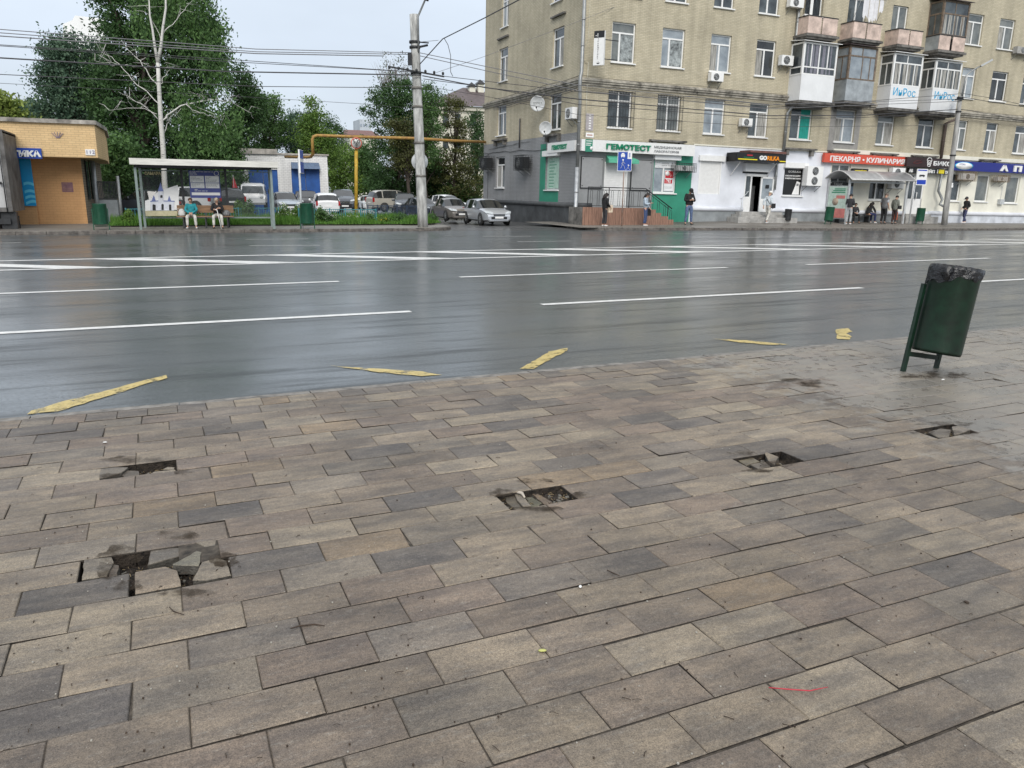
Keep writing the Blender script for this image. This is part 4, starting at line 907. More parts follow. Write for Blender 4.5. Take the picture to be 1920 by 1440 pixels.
def ex(b, x0, x1, z0, z1, y):
    tF(b, 'GORILKA', .17, lerp(x0,x1,.2), y, lerp(z0,z1,.86), 1, width=(x1-x0)*.72)
    tF(b, 'ЗАКАЖИ НА САЙТЕ', .10, lerp(x0,x1,.06), y, lerp(z0,z1,.71), 1, width=(x1-x0)*.86, bold=.004); tF(b, 'ЗАБЕРИ В МАГАЗИНЕ', .10, lerp(x0,x1,.06), y, lerp(z0,z1,.61), 1, width=(x1-x0)*.9, bold=.004)
    w = x1-x0
    b.add([(x0+w*.52,y-.003,z0+.02),(x0+w*.93,y-.003,z0+.02),(x0+w*.90,y-.003,z0+.55),(x0+w*.96,y-.003,z0+.72),(x0+w*.74,y-.003,z0+.80),(x0+w*.68,y-.003,z0+.55)], [(0,1,2,3,4,5)], 1)
    b.box(x0+w*.73, x0+w*.86, y-.006, y-.004, z0+.52, z0+.66, 2)
poster('window_poster', (o[0]+.08, o[1]-.08, o[2]+.05, o[3]-.05), .08, [K['black'], K['white'], K['grayletter']], ex)
o = SW_H[7]
b = MB(); b.box(.07, .085, o[0]+.08, o[1]-.08, o[2]+.08, o[3]-.08, 0)
for i in range(9):
    z = lerp(o[3]-.3, o[2]+.2, i/8); b.box(.066, .069, lerp(o[1],o[0],.2), lerp(o[1],o[0],R.uniform(.45,.75)), z-.02, z+.02, 1)
b.build('price_poster', [mat('pale_green_print', (.42,.60,.50), .5), K['ggreen']], block)
# grey boards beside the shuttered door, green awning, doors
b = MB()
for px in ((1089,295,1128,352),(1183,301,1219,356)):
    b = MB(); r = rectF(*px); b.box(r[0], r[1], -.10, -.07, r[2], r[3], 0); b.box(r[0]-.03, r[1]+.03, -.07, -.004, r[2]-.03, r[3]+.03, 1)
    for x in (r[0]+.06, r[1]-.06):
        for z in (r[2]+.1, r[3]-.1): b.lathe([(0,-.01),(.03,-.01),(.03,0)], 8, (x,-.10,z), 'y', 1)
    b.build('board', [K['greypanel'], K['darkmetal']], block)
r = rectF(1136,292,1186,304); b = MB(); b.add([(r[0],-.01,r[3]),(r[1]-.2,-.01,r[3]),(r[1]+.0,-.7,r[2]+.1),(r[0]-.2,-.7,r[2]+.1),(r[1],-.7,r[2]-.08),(r[0]-.2,-.7,r[2]-.08),(r[1]-.2,-.01,r[2]-.08),(r[0],-.01,r[2]-.08)], [(3,2,1,0),(5,4,2,3),(1,2,4,6),(0,7,5,3)]); b.build('awning', K['awning'], block)
o = OP['door2']; b = MB(); x0,x1,z0,z1 = o; xs1 = lerp(x0,x1,.29); xs2 = lerp(x0,x1,.66)
for q in ((x0,x0+.09,z0,z1),(x1-.09,x1,z0,z1),(xs1-.05,xs1+.05,z0,z1-.1),(x0,x1,z1-.14,z1)): b.box(q[0],q[1],.02,.12,q[2],q[3],0)
b.box(x0+.09,xs1-.05,.04,.09,z0,z0+.85,0); b.box(x0+.09,xs1-.05,.06,.07,z0+.85,z1-.14,1); b.box(x0-.0,x1,1.4,1.45,z0,z1,2)
b.box(xs1+.1, xs1+.14, .9, .94, z0, z0+1.9, 3); b.box(xs1+.45, xs1+.95, .8, 1.2, z0, z0+1.5, 3)
d = b.build('door', [K['white'], K['glass'], K['black'], K['metal']], block)
# the open leaf, folded back against the wall
b = MB(); lx0, lx1 = xs2, xs2+.95; b.box(lx0,lx1,-.10,-.05,z0+.0,z0+.75,0)
for q in ((lx0,lx0+.1,z0,z1-.15),(lx1-.1,lx1,z0,z1-.15)): b.box(q[0],q[1],-.11,-.045,q[2],q[3],0)
b.box(lx0,lx1,-.11,-.045,z1-.25,z1-.15,0); b.box(lx0+.1,lx1-.1,-.085,-.075,z0+.75,z1-.25,1); b.box(lx0+.35,lx1-.35,-.13,-.12,z0+1.35,z0+1.55,2)
b.tube([(lx1-.15,-.12,z0+.8),(lx1-.15,-.2,z0+.8),(lx1-.15,-.2,z0+1.15),(lx1-.15,-.12,z0+1.15)], .018, 8, 0)
b.build('door_leaf', [K['white'], K['glass_light'], K['black']], block)
b = MB(); r = rectF(1393,307,1440,324); b.box(r[0],r[1],-.25,-.001,r[2]+.05,r[3],0); b.box(r[0],r[1],-.03,-.001,r[2]-.05,r[2]+.05,1); b.build('shutter_box', [K['vinyl'], K['darkmetal']], block)
o = OP['door3']; x0,x1,z0,z1 = o; b = MB(); xm = lerp(x0,x1,.38)
for q in ((x0,x0+.08),(x1-.1,x1),(xm-.08,xm+.08)): b.box(q[0],q[1],.02,.12,z0,z1,0)
b.box(x0,x1,.02,.11,z0,z0+.95,0); b.box(x0,x1,.02,.11,z1-.1,z1,0); b.box(x0+.05,x1-.05,.06,.07,z0+.95,z1-.1,1); b.tube([(xm+.2,-.02,z0+.95),(xm+.2,-.1,z0+.95),(xm+.2,-.1,z0+1.35),(xm+.2,-.02,z0+1.35)], .025, 8, 0)
b.build('door', [K['white'], K['glass']], block)
# steps to the doors
def steps(x0, x1, n, top, name='steps', m='concrete', dp=1.1):
    b = MB()
    for i in range(n): b.box(x0-.30*(n-1-i)-.02*i, x1+.30*(n-1-i), -dp-.32*(n-1-i), -.141, -1.2, top-.15*(n-1-i)-(.0), 0)
    return b.build(name, K[m], block)
zt_ = FL(1415,397)[1]; steps(OP['door2'][0]-.55, OP['door2'][1]+.9, 3, zt_, dp=.5)
steps(OP['door3'][0]-.4, OP['door3'][1]+.5, 2, FL(1715,401)[1], dp=.45)
b = MB(); xh = OP['door2'][0]-.9; b.tube([(xh,-1.0,zt_-.45),(xh,-1.0,zt_+.75),(xh+.9,-.4,zt_+1.15),(xh+1.0,-.1,zt_+1.1)], .022, 8); b.tube([(xh,-1.0,zt_+.75),(xh-.2,-1.1,zt_+.72)], .022, 8); b.build('handrail', K['paintmetal'], block)
# porch ramp with brown boarding and railing in front of the laboratory door
rp = MB(); x0 = FL(1092,400,-1.7)[0]; xe = FL(1215,400,-1.7)[0]; xz = FL(1262,413,-1.7)[0]; zt_ = FL(1100,389,-1.7)[1]; z_e = FL(1240,390,-1.7)[1]
rp.box(x0, xe, -1.7, -.145, -1.2, zt_, 0)
for i in range(4): rp.box(xe+(xz-xe)*i/4, xe+(xz-xe)*(i+1)/4, -1.68, -.145, -1.2, zt_-.17*(i+.6), 0)
porch = rp.build('porch', K['concrete_dark'], block)
b = MB(); x = x0; i = 0
while x < xz:
    top = zt_+.02 if x < xe else zt_+.04-.17*(int((x-xe)/((xz-xe)/4))+.5)
    b.box(x, x+.105, -1.735-(i%2)*.004, -1.702, -1.2, top, 0); x += .115; i += 1
bx0 = x0+1.15; b.add([(bx0,-1.742,zt_-.05),(bx0+.25,-1.742,zt_-.05),(bx0+.12,-1.742,zt_-.35),(bx0+.2,-1.742,zt_-.75),(bx0+.03,-1.742,zt_-.75),(bx0-.03,-1.742,zt_-.3)], [(0,5,4,3,2,1)], 1)
b.build('boarding', [K['wood'], mat('bare_patch', (.5,.4,.33), .8)], porch)
b = MB(); rt = zt_+1.02; ys = -1.66
b.tube([(x0+.3,ys,rt),(xe-.2,ys,rt),(xz-.1,ys,rt-1.0)], .028, 6); b.tube([(x0+.3,ys,rt-.13),(xe-.2,ys,rt-.13),(xz-.25,ys,rt-1.05)], .014, 5); b.tube([(x0+.3,ys,zt_+.1),(xe-.2,ys,zt_+.1)], .014, 5)
x = x0+.3; i = 0
while x < xz-.1:
    t_ = rt if x < xe-.2 else rt-(x-xe+.2)/(xz-.1-xe+.2)*1.0; bt_ = zt_+.1 if x < xe-.2 else t_-.85
    if i % 9 == 0: b.bar((x,ys,bt_-.35),(x,ys,t_), .035)
    elif i % 3 == 1: b.tube([(x,ys,bt_),(x,ys,t_-.18),(x+.06,ys,t_-.14),(x+.12,ys,t_-.18),(x+.12,ys,bt_)], .010, 5)
    x += .135; i += 1
b.build('railing', K['darkmetal'], porch)
# air vents / cable bundle along the band
b = MB()
for k, (dz, dd) in enumerate(((-.16,.2),(-.22,.16),(-.28,.22),(-.34,.15),(.34,.1))):
    for s0 in range(0, 70, 7):
        pts = [(s0+7*i/5, -dd, cz+dz-.07*math.sin(math.pi*i/5)+R.uniform(-.01,.01)) for i in range(6)]; b.tube(pts, .009, 4)
    for s0 in (0, 4, 8): b.tube([(-dd, s0+4*i/4, cz+dz-.05*math.sin(math.pi*i/4)) for i in range(5)], .014, 4)
b.build('cable_bundle', K['wire'], block)
b = MB(); zc = SL(960,282)[1]
b.tube([(-.03, lerp(SIDE_L,.6,i/14), zc-.02*i*.6+R.uniform(-.06,.06)) for i in range(15)], .015, 4); b.tube([(-.03, lerp(SIDE_L-1,SIDE_L*.45,i/8), zc+.25+R.uniform(-.03,.03)+.02*i) for i in range(9)], .012, 4)
b.tube([(-.03,SIDE_L-.9,zc),(-.03,SIDE_L-.95,-.2)], .015, 4); a_,z_ = SL(976,245); b.tube([(-.06,a_,z_+.7),(-.06,a_,z_-1.0)], .04, 6)
b.build('cable', K['wire'], block)
b = MB(); a_,z_ = FL(1103,100); b.tube([(.28,-.03,TOP),(.28,-.03,cz+2.2),(-.05,-.05,cz+1.2),(.25,-.03,cz+.9)], .012, 4); b.tube([(.33,-.04,cz+1.0),(.31,-.04,FG+.1)], .02, 5); b.build('cable', mat('pale_cable', (.6,.58,.48), .6), block)

# ------------------------------------------------------------------ signs, air conditioners and dishes mounted on the block
def bsign(name, label, px, off, fn, mats, cat='shop sign', group=None, d=.18, par='sign_box'):
    """px: left x, right x, top y at left, bottom y at left; the box follows the wall"""
    x0, x1, yt, yb = px; a0, z1 = FL(x0, yt, -off); _, z0 = FL(x0, yb, -off); a1, _ = FL(x1, (yt+yb)/2+(x1-x0)*.05, -off)
    rt_ = root(name, label, cat, M=BT(a0, -off, z0), group=group); w, h = a1-a0, z1-z0
    b = MB(); b.box(0, w, 0, min(d, off-.03), 0, h, 0); o = b.build(par, mats, rt_)
    if off > d+.04:
        for x in (.1*w, .9*w): s = MB(); s.bar((x, d, h*.5), (x, off-.02, h*.5), .05); s.build('bracket', K['metal'], rt_)
    if fn: fn(rt_, w, h, mats)
    return rt_
def tS(rt_, txt, x, z, size, m, width=None, bold=.006, y=-.012, d=.012, name='lettering'):
    b = MB(); b.text(txt, size, Matrix.Translation((x, y, z)) @ RXZ, d, width=width, bold=bold); return b.build(name, m, rt_)
def fn(r_, w, h, m):
    tS(r_, 'ГЕМОТЕСТ', w*.205, h*.26, h*.62, K['ggreen'], width=w*.385, bold=.010, y=-.05, d=.04)
    tS(r_, 'МЕДИЦИНСКАЯ', w*.625, h*.55, h*.27, K['grayletter'], width=w*.245, bold=.002); tS(r_, 'ЛАБОРАТОРИЯ', w*.625, h*.18, h*.27, K['grayletter'], width=w*.225, bold=.002)
    b = MB(); b.box(w*.03, w*.09, -.02, -.001, -.04, h, 0)
    for i, z in enumerate((.86,.66,.50)): b.box(w*.035, w*(.085-.006*i), -.024, -.02, h*z-.02, h*z+.02, 1)
    b.lathe([(0,-.004),(.09,-.004),(.09,0)], 12, (w*.082,-.02,h*.25), 'y', 1); b.build('panel', [K['greenwall'], K['white']], r_)
bsign('shop_sign', 'long white laboratory sign with raised green letters above the brown ramp', (1091,1303,260.5,282.5), .42, fn, [K['white']], d=.25)
# its short arm on the side wall
y0, zt_ = SL(1078,262,-.25); y1, zb_ = SL(1026,283,-.25); _, zb_ = SL(1050,285,-.25)
rt_ = root('shop_sign', 'short white sign with small green letters on the side wall round the corner', 'shop sign', M=BT(-.25, y0, zb_)); h_ = SL(1050,266,-.25)[1]-zb_
b = MB(); b.box(0,.2,0,y1-y0,0,h_); b.build('sign_box', K['white'], rt_)
b = MB(); b.text('ГЕМОТЕСТ', h_*.55, Matrix.Translation((-.012,(y1-y0)*.82,h_*.3)) @ Matrix.Rotation(-math.pi/2,4,'Z') @ RXZ, .01, width=(y1-y0)*.55, bold=.02); b.build('lettering', K['ggreen'], rt_)
def fn(r_, w, h, m):
    tS(r_, 'GO', w*.45, h*.28, h*.62, K['white'], width=w*.155, bold=.018); tS(r_, 'RILKA', w*.61, h*.26, h*.66, K['gorange'], width=w*.25, bold=.008)
    b = MB(); b.box(w*.03,w*.41,-.02,-.001,h*.20,h*.31,0); b.box(w*.87,w*.99,-.02,-.001,h*.14,h*.25,0); b.box(w*.20,w*.31,-.02,-.001,h*.66,h*.78,1); b.box(w*.14,w*.34,-.02,-.001,h*.44,h*.50,2); b.build('stripe', [K['gyellow'], K['red'], K['ggreen']], r_)
    b = MB(); b.add([(0,0,0),(0,.9,0),(0,.9,h),(0,.0,h)], [(0,1,2,3)]); b.box(0,w,.19,.9,h*.9,h,0); b.box(0,.04,.19,.9,0,h,0); b.box(w-.04,w,.19,.9,0,h,0); b.build('canopy', K['black'], r_)
    for x in (.12*w,.85*w): b = MB(); b.bar((x,.15,0),(x+.0,.95,-.75),.04); b.build('strut', K['white'], r_)
    b = MB(); b.box(w*.25,w*.98,-.05,.9,h+.02,h+.14,0); b.build('cover_sheet', K['roofred'], r_)
bsign('shop_sign', 'black canopy sign with white and orange letters over the open shop door', (1382,1474,285,302), 1.0, fn, [K['black']])
def fn(r_, w, h, m): tS(r_, 'ПЕКАРНЯ • КУЛИНАРИЯ', w*.065, h*.2, h*.72, K['white'], width=w*.90, bold=.010)
bsign('shop_sign', 'orange-red bakery sign with thick white letters above the curved shelter', (1547,1701,286.5,304), .3, fn, [K['orangered']])
def fn(r_, w, h, m):
    tS(r_, 'БИКС', w*.60, h*.25, h*.6, K['white'], width=w*.42, bold=.014)
    b = MB(); cx, cz_ = w*.50, h*.5
    for k, (rr, dz) in enumerate(((.20,.30),(.17,.0),(.13,-.28))):
        pts = [(cx+rr*math.cos(a), -.012, cz_+dz*h*.9+rr*.75*math.sin(a)) for a in [i*2*math.pi/12 for i in range(13)]]; b.tube(pts, .025, 5)
    b.build('emblem', K['white'], r_)
    b = MB(); b.tube([(w*.14,-.01,h*.40),(w*.2,-.01,h*.62),(w*.30,-.01,h*.66),(w*.34,-.01,h*.55),(w*.24,-.01,h*.34),(w*.14,-.01,h*.40)], .010, 4); b.build('red_emblem', mat('dull_red', (.22,.02,.02), .5), r_)
bsign('shop_sign', 'dark brown sign with white letters left of the grey lamp pole', (1702,1782,294,312), .5, fn, [mat('dark_brown_sign', (.035,.018,.018), .35)])
def fn(r_, w, h, m):
    tS(r_, 'АБ', 0, h*.15, h*.75, K['white'], width=w*.09, bold=.012); tS(r_, 'ВЕЙП', w*.36, h*.15, h*.75, K['white'], width=w*.25, bold=.012); tS(r_, 'ТАБ', w*.86, h*.15, h*.7, K['white'], width=w*.14, bold=.012)
    b = MB(); b.box(w*.71,w*.84,-.02,-.001,h*.12,h*.88,0); b.box(w*.67,w*.69,-.02,-.001,h*.1,h*.9,1); b.build('panel', [K['gyellow'], K['white']], r_)
bsign('shop_sign', 'narrow black strip with white lettering directly under the dark brown sign', (1705,1782,314,324), .35, fn, [K['black']])
def fn(r_, w, h, m):
    L = 'АПТЕКА'
    for i, ch in enumerate(L): tS(r_, ch, w*.285+i*w*.082, h*.2, h*.78, K['white'], width=w*.048, bold=.03, y=-.05, d=.04)
    b = MB(); n = 20; ex_, ez = .85, h*.42
    b.lathe([(0,-.012),(1,-.012),(1,0)], 28, (0,0,0), 'y', 0, M=Matrix.Translation((w*.075,-.002,h*.5)) @ Matrix.Diagonal((ex_,1,ez,1))); b.lathe([(0,-.012),(.88,-.012),(.88,0)], 28, (0,0,0), 'y', 1, M=Matrix.Translation((w*.075,-.008,h*.5)) @ Matrix.Diagonal((ex_,1,ez,1)))
    b.text('АПТЕКА', h*.24, Matrix.Translation((w*.045,-.024,h*.58)) @ RXZ, .003, 2); b.build('emblem', [K['inrosblue'], K['white'], K['navy']], r_)
bsign('shop_sign', 'long navy blue pharmacy sign with large white letters at the right edge', (1784,2080,301,319), .38, fn, [K['navy']])
def fn(r_, w, h, m): tS(r_, 'ВЛАДИМИРСКАЯ', w*.1, h*.25, h*.5, K['gyellow'], width=w*.8, bold=.004) if False else tS(r_, 'ЖИДКИЙ ПЕН', w*.12, h*.25, h*.5, K['gyellow'], width=w*.76, bold=.006)
bsign('led_sign', 'small black display with yellow letters above the shelter roof', (1599,1628,315.5,324), .2, fn, [K['black']], 'display', d=.12)
def fn(r_, w, h, m):
    b = MB(); b.box(0,w,-.005,-.001,h*.8,h,0); b.text('-1', h*.13, Matrix.Translation((w*.15,-.008,h*.835)) @ RXZ, .002, 1, bold=.006)
    for i, ch in enumerate('ТРАВМПУНКТ'): b.text(ch, h*.062, Matrix.Translation((w*.36,-.008,h*(.735-.062*i))) @ RXZ, .002, 2)
    b.bar((w*.5,-.006,h*.12),(w*.5,-.006,h*.06),.02,.004,2); b.add([(w*.3,-.008,h*.07),(w*.7,-.008,h*.07),(w*.5,-.008,h*.03)], [(0,2,1)], 2); b.build('lettering', [K['black'], K['white'], K['black']], r_)
r_ = root('vertical_sign', 'tall narrow white light box with a black top square, high on the corner', 'sign', M=BT(FL(1112,95,-1)[0], -1.05, FL(1112,126,-.6)[1]) @ Matrix.Rotation(-.9, 4, 'Z')); h_ = FL(1112,62,-.6)[1]-FL(1112,126,-.6)[1]
b = MB(); b.box(0,.55,0,.16,0,h_); b.build('sign_box', K['white'], r_); fn(r_, .55, h_, None)
for z in (.3,h_-.4): b = MB(); b.bar((.5,.1,z),(1.0,.75,z),.04); b.build('bracket', K['darkmetal'], r_)
r_ = root('street_name_plate', 'upright grey name plate with a little white number plate below, on the brick corner', 'sign', M=BT(FL(1103,230)[0], -.03, FL(1103,245)[1])); b = MB(); b.box(-.15,.28,0,.028,0,.85,0); b.box(-.12,.34,0,.028,-.33,-.1,1)
for i in range(6): b.box(.02,.14,-.004,0,.08+.13*i,.14+.13*i,1)
b.box(-.06,.26,-.004,0,-.24,-.19,2); b.build('plate', [mat('grey_plate', (.40,.37,.38), .6), K['white'], mat('brown_letter', (.4,.15,.1), .6)], r_)
# outdoor units
def acunit(label, a, z, w=.82, h=.56, d=.30, fans=1, cage=False, side=False, group='air conditioner units on the block', name='air_conditioner', yo=.12, m=None):
    T = BT(a, -yo-d, z) if not side else BM @ Matrix.Translation((-yo-d, a, z)) @ Matrix.Rotation(-math.pi/2, 4, 'Z')
    r_ = root(name, label, 'air conditioner', M=T, group=group)
    if cage:
        b = MB(); 
        for z_ in [h*i/7 for i in range(8)]: b.bar((0,0,z_),(w,0,z_),.014); b.bar((0,0,z_),(0,d+yo-.01,z_),.014); b.bar((w,0,z_),(w,d+yo-.01,z_),.014)
        for i in range(int(w/.11)+1): x = i*w/int(w/.11); b.bar((x,0,0),(x,0,h),.014)
        for i in range(4): y = i*d/3; b.bar((0,y,0),(0,y,h),.014); b.bar((w,y,0),(w,y,h),.014); b.bar((0,y,0),(w,y,0),.014); b.bar((0,y,h),(w,y,h),.014)
        b.build('cage', K['darkmetal'] if cage != 'rust' else mat('rusty_cage', (.24,.17,.10), .8), r_); x0, z0, w2, h2, y0, d2 = .10, .08, w-.25, h-.2, .06, d-.08
    else: x0, z0, w2, h2, y0, d2 = 0, 0, w, h, 0, d
    b = MB(); b.box(x0,x0+w2,y0,y0+d2,z0,z0+h2); b.build('case', m or K['white'], r_)
    for i in range(fans):
        hh = h2/fans; cx, cz_ = x0+w2*(.42 if fans == 1 else .5), z0+hh*(i+.5); rr = min(w2*.42, hh*.42)
        f = MB(); f.lathe([(0,-.004),(rr,-.004),(rr,.001)], 20, (cx,y0-.001,cz_), 'y', 0)
        for q in (.95,.75,.55,.35): f.tube([(cx+rr*q*math.cos(t), y0-.016, cz_+rr*q*math.sin(t)) for t in [k*2*math.pi/16 for k in range(17)]], .005, 4, 1)
        for t in range(8): f.bar((cx,y0-.012,cz_),(cx+rr*math.cos(t*.785),y0-.012,cz_+rr*math.sin(t*.785)),.008,.008,1)
        f.build('fan', [K['darkmetal'], K['paintmetal']], r_)
    for x in (x0+.08, x0+w2-.1): b = MB(); b.box(x,x+.03,y0,d+yo-.005,z0-.04,z0-.001); b.bar((x+.015,d+yo-.02,z0-.35),(x+.015,y0+.05,z0-.03),.025); b.build('bracket', K['metal'], r_)
    return r_
def acp(x0, y0, x1, y1, off, label, **k):
    a0, z1 = FL(x0, y0+ (y1-y0)*.0, -off); a1, z0 = FL(x1, y1, -off); _, z0 = FL(x0, y1-1, -off); return acunit(label, a0, z0, w=a1-a0, h=z1-z0, **k)
acp(1335,135,1357,152,.45,'white outdoor unit right under the third crumpled-film free window of the third storey')
acp(1393,221,1411,237,.45,'white outdoor unit between the third and fourth second-storey windows from the corner')
acp(1469,102,1489,122,.5,'white outdoor unit beside the big white glazed balcony, on its left')
acp(1567,110,1577,128,.9,'slim white outdoor unit squeezed between the white and the brown glazed balconies')
acp(1485,-6,1509,12,.5,'white outdoor unit at the top edge near the first pink balcony')
acp(1272,305,1307,323,.7,'dark caged outdoor unit on the green wall right of the laboratory window', cage=True, d=.5)
acp(1518,311,1543,349,.6,'tall white outdoor unit with two fans on the white wall left of the shelter', fans=2, d=.38)
acp(1677,314,1698,332,.5,'upper of two stacked white units under the bakery sign'); acp(1675,338,1697,354,.5,'lower of two stacked white units under the bakery sign')
acp(1807,321,1832,340,.6,'rusty caged unit right of the lamp pole under the navy sign', cage='rust', d=.45); acp(1873,328,1894,342,.6,'rusty caged unit farthest right under the navy sign', cage='rust', d=.45)
acp(1911,86,1935,100,.5,'dusty outdoor unit on the fourth storey at the right edge', m=K['concrete'])
y_, z_ = SL(1071,222,-.4); acunit('white outdoor unit on the side wall next to the corner downpipe', y_+.7, z_, side=True)
for (px, py, lb) in ((914,318,'dark caged box at the far left end of the grey side wall'),(981,319,'dark caged box in the middle of the grey side wall')):
    y_, z_ = SL(px, py, -.3); acunit(lb, y_+.8, z_, w=1.5, h=.85, d=.5, cage=True, side=True, m=K['darkmetal'], group='caged units on the side wall')
def dish(px, py, r, label, side=True, rot=1.0, logo=False):
    y_, z_ = SL(px, py, -.5); r_ = root('satellite_dish', label, 'satellite dish', M=BM @ Matrix.Translation((-.5, y_, z_)) @ Matrix.Rotation(rot, 4, 'Z') @ Matrix.Rotation(-.15, 4, 'Y'))
    b = MB(); b.lathe([(0,.10),(r*.5,.075),(r*.85,.02),(r,-.03),(r,-.045),(r*.85,.0),(r*.5,.055),(0,.08)], 24, (0,0,0), 'x'); b.build('reflector', mat('dish_white', (.62,.64,.65), .45), r_)
    if logo: b = MB(); b.text('триколор тв', r*.32, Matrix.Translation((-.06,r*.6,.0)) @ Matrix.Rotation(-math.pi/2,4,'Z') @ RXZ, .002, width=r*1.2); b.build('lettering', K['darkmetal'], r_)
    b = MB(); b.tube([(.1,0,0),(.42,0,-.05),(.5,0,-.2)], .025, 6); b.tube([(-.0,0,-r*.9),(-.45,0,-r*.55)], .015, 5); b.lathe([(0,0),(.04,0),(.04,.09),(0,.09)], 8, (-.47,0,-r*.55), 'z'); b.build('arm', K['darkmetal'], r_)
dish(1008,194,.42,'larger white satellite dish with dark lettering, upper one on the side wall', logo=True); dish(1023,240,.36,'smaller plain white satellite dish, lower one on the side wall')
a_, z_ = FL(1869,383); r_ = root('electric_box', 'small grey electric box on the cream wall between two pharmacy windows', 'electric box', M=BT(a_,-.22,z_)); b = MB(); b.box(0,.42,0,.21,0,.34); b.box(.1,.2,-.02,0,.1,.2); b.tube([(.2,.15,.34),(.2,.15,1.2)], .012, 5); b.build('case', K['paintmetal'], r_)

# ------------------------------------------------------------------ street furniture
class Frame:
    def __init__(s, o, q):
        s.o = Vector(o); s.q = Vector(q); d = s.q-s.o; s.rz = math.atan2(d.y, d.x); s.u = Vector((math.cos(s.rz), math.sin(s.rz), 0)); s.n = Vector((-s.u.y, s.u.x, 0)); s.w = d.length
    def L(s, px, py, off=0.):
        d = ray(px, py); t = (s.o+s.n*off-CAM).dot(s.n)/d.dot(s.n); p = CAM+d*t-s.o; return p.dot(s.u), p.z
def bin_(loc, rz, h, label, lean=(0,0), m=None, bag=False, group=None, k=1.0, off=0.):
    r_ = root('litter_bin', label, 'litter bin', loc, rz, group); r_.rotation_euler = (lean[0], lean[1], rz); s = h; R_ = .25*s*k; z0, z1 = .20*s, 1.0*s; m = m or K['green2']; n = 40
    b = MB(); prof = [(0,z0+.02),(R_*.93,z0+.02),(R_*.97,z0+.0),(R_,z0+.03),(R_*1.0,z1-.02),(R_*1.02,z1-.015),(R_*1.02,z1),(R_*.97,z1),(R_*.95,z0+.06),(0,z0+.05)]; b.lathe(prof, n); b.build('body', m, r_)
    for sx in (-1, 1):
        b = MB(); x = sx*(R_*(1 if not off else .88)+.022); b.bar((x,off,-.05),(x,off,.82*s),.036*s,.036*s); b.build('leg', m, r_)
    b = MB(); b.bar((-R_*.9,off,.15*s),(R_*.9,off,.15*s),.03*s,.045*s); b.build('crossbar', m, r_)
    if bag:
        b = MB(); vs = []; rows_ = [(.93,-.30),(.94,-.04),(.985,.012),(1.035,.016),(1.06,-.02),(1.055,-.07),(1.045,-.12)]
        for j, (q, dz) in enumerate(rows_):
            for i in range(n*2):
                a = 2*math.pi*i/(n*2); wv = (math.sin(a*9+j)*.006+math.sin(a*23+j*.7)*.004+R.uniform(-.002,.002))*(1 if j > 2 else .3)
                hang = (.045*math.sin(a*1.0+2.6)+.02*math.sin(a*5)+.01*math.sin(a*13)) if j >= 5 else 0
                vs.append(((R_*q+wv)*math.cos(a), (R_*q+wv)*math.sin(a), z1+dz*1.0+(hang if j == 6 else hang*.5)+R.uniform(-.003,.003)))
        nn = n*2; b.add(vs, [(j*nn+i, j*nn+(i+1)%nn, (j+1)*nn+(i+1)%nn, (j+1)*nn+i) for j in range(len(rows_)-1) for i in range(nn)], smooth=True)
        km = mat('black_bag_film', (.012,.012,.014), .22, bump=1., bscale=26, nscale=9)
        kn = Vector((-R_*.99,-R_*.42,z1-.06)); vs = [];   # knotted bunch of film at the left rim
        for j in range(7):
            for i in range(12):
                a = 2*math.pi*i/12; rr = .042*math.sin(math.pi*(j+.6)/7.6)*(1+.35*math.sin(a*3+j)); vs.append((kn.x+rr*math.cos(a), kn.y+rr*math.sin(a), kn.z-.07+j*.022))
        b.add(vs, [(j*12+i, j*12+(i+1)%12, (j+1)*12+(i+1)%12, (j+1)*12+i) for j in range(6) for i in range(12)], smooth=True)
        b.build('bin_bag', km, r_)
    return r_
# near bin, leaning to the right
p = GP(1709,702); q = GP(1781,695); hz = None
d_ = (q-p); 
c_ = (p+q)/2; NB_RZ = math.atan2(d_.y, d_.x)
bin_((c_.x, c_.y, c_.z-.01), NB_RZ, 1.0, 'large green litter bin with a black bag, leaning on the near pavement', lean=(math.radians(-1),math.radians(9.5)), m=K['green'], bag=True, k=.86, off=.13)
nb = [o for o in bpy.data.objects if o.name == 'litter_bin'][0]
def hgt(px, py_foot, py_top, gf=G): P = gf(px, py_foot); return P, A(px, py_top, P.y).z-P.z
P, h = hgt(191, 431, 382); FB = 'green litter bins of the far pavement'
bin_(P, .05, h, 'green bin standing alone left of the left shelter', group=FB)
P, h = hgt(577, 429, 381); bin_(P, -.05, h, 'green bin at the foot of the narrow bus stop sign on the left', group=FB)
P, h = hgt(1552, 420.5, 388); bin_(P, .15, h, 'green bin left of the curved shelter', (0,.10), group=FB)
P, h = hgt(1723, 420.5, 390); bin_(P, 0, h, 'green bin right of the curved shelter', (0,.05), group=FB)
a_, z_ = FL(1476, 410, -1.1); pp = BM @ Vector((a_, -1.1, 0)); P = Vector((pp.x, pp.y, walk_z(pp.x, pp.y))); bin_(P, .1, .8, 'small dark bin beside the shop steps', (0,.08), m=K['darkmetal'])

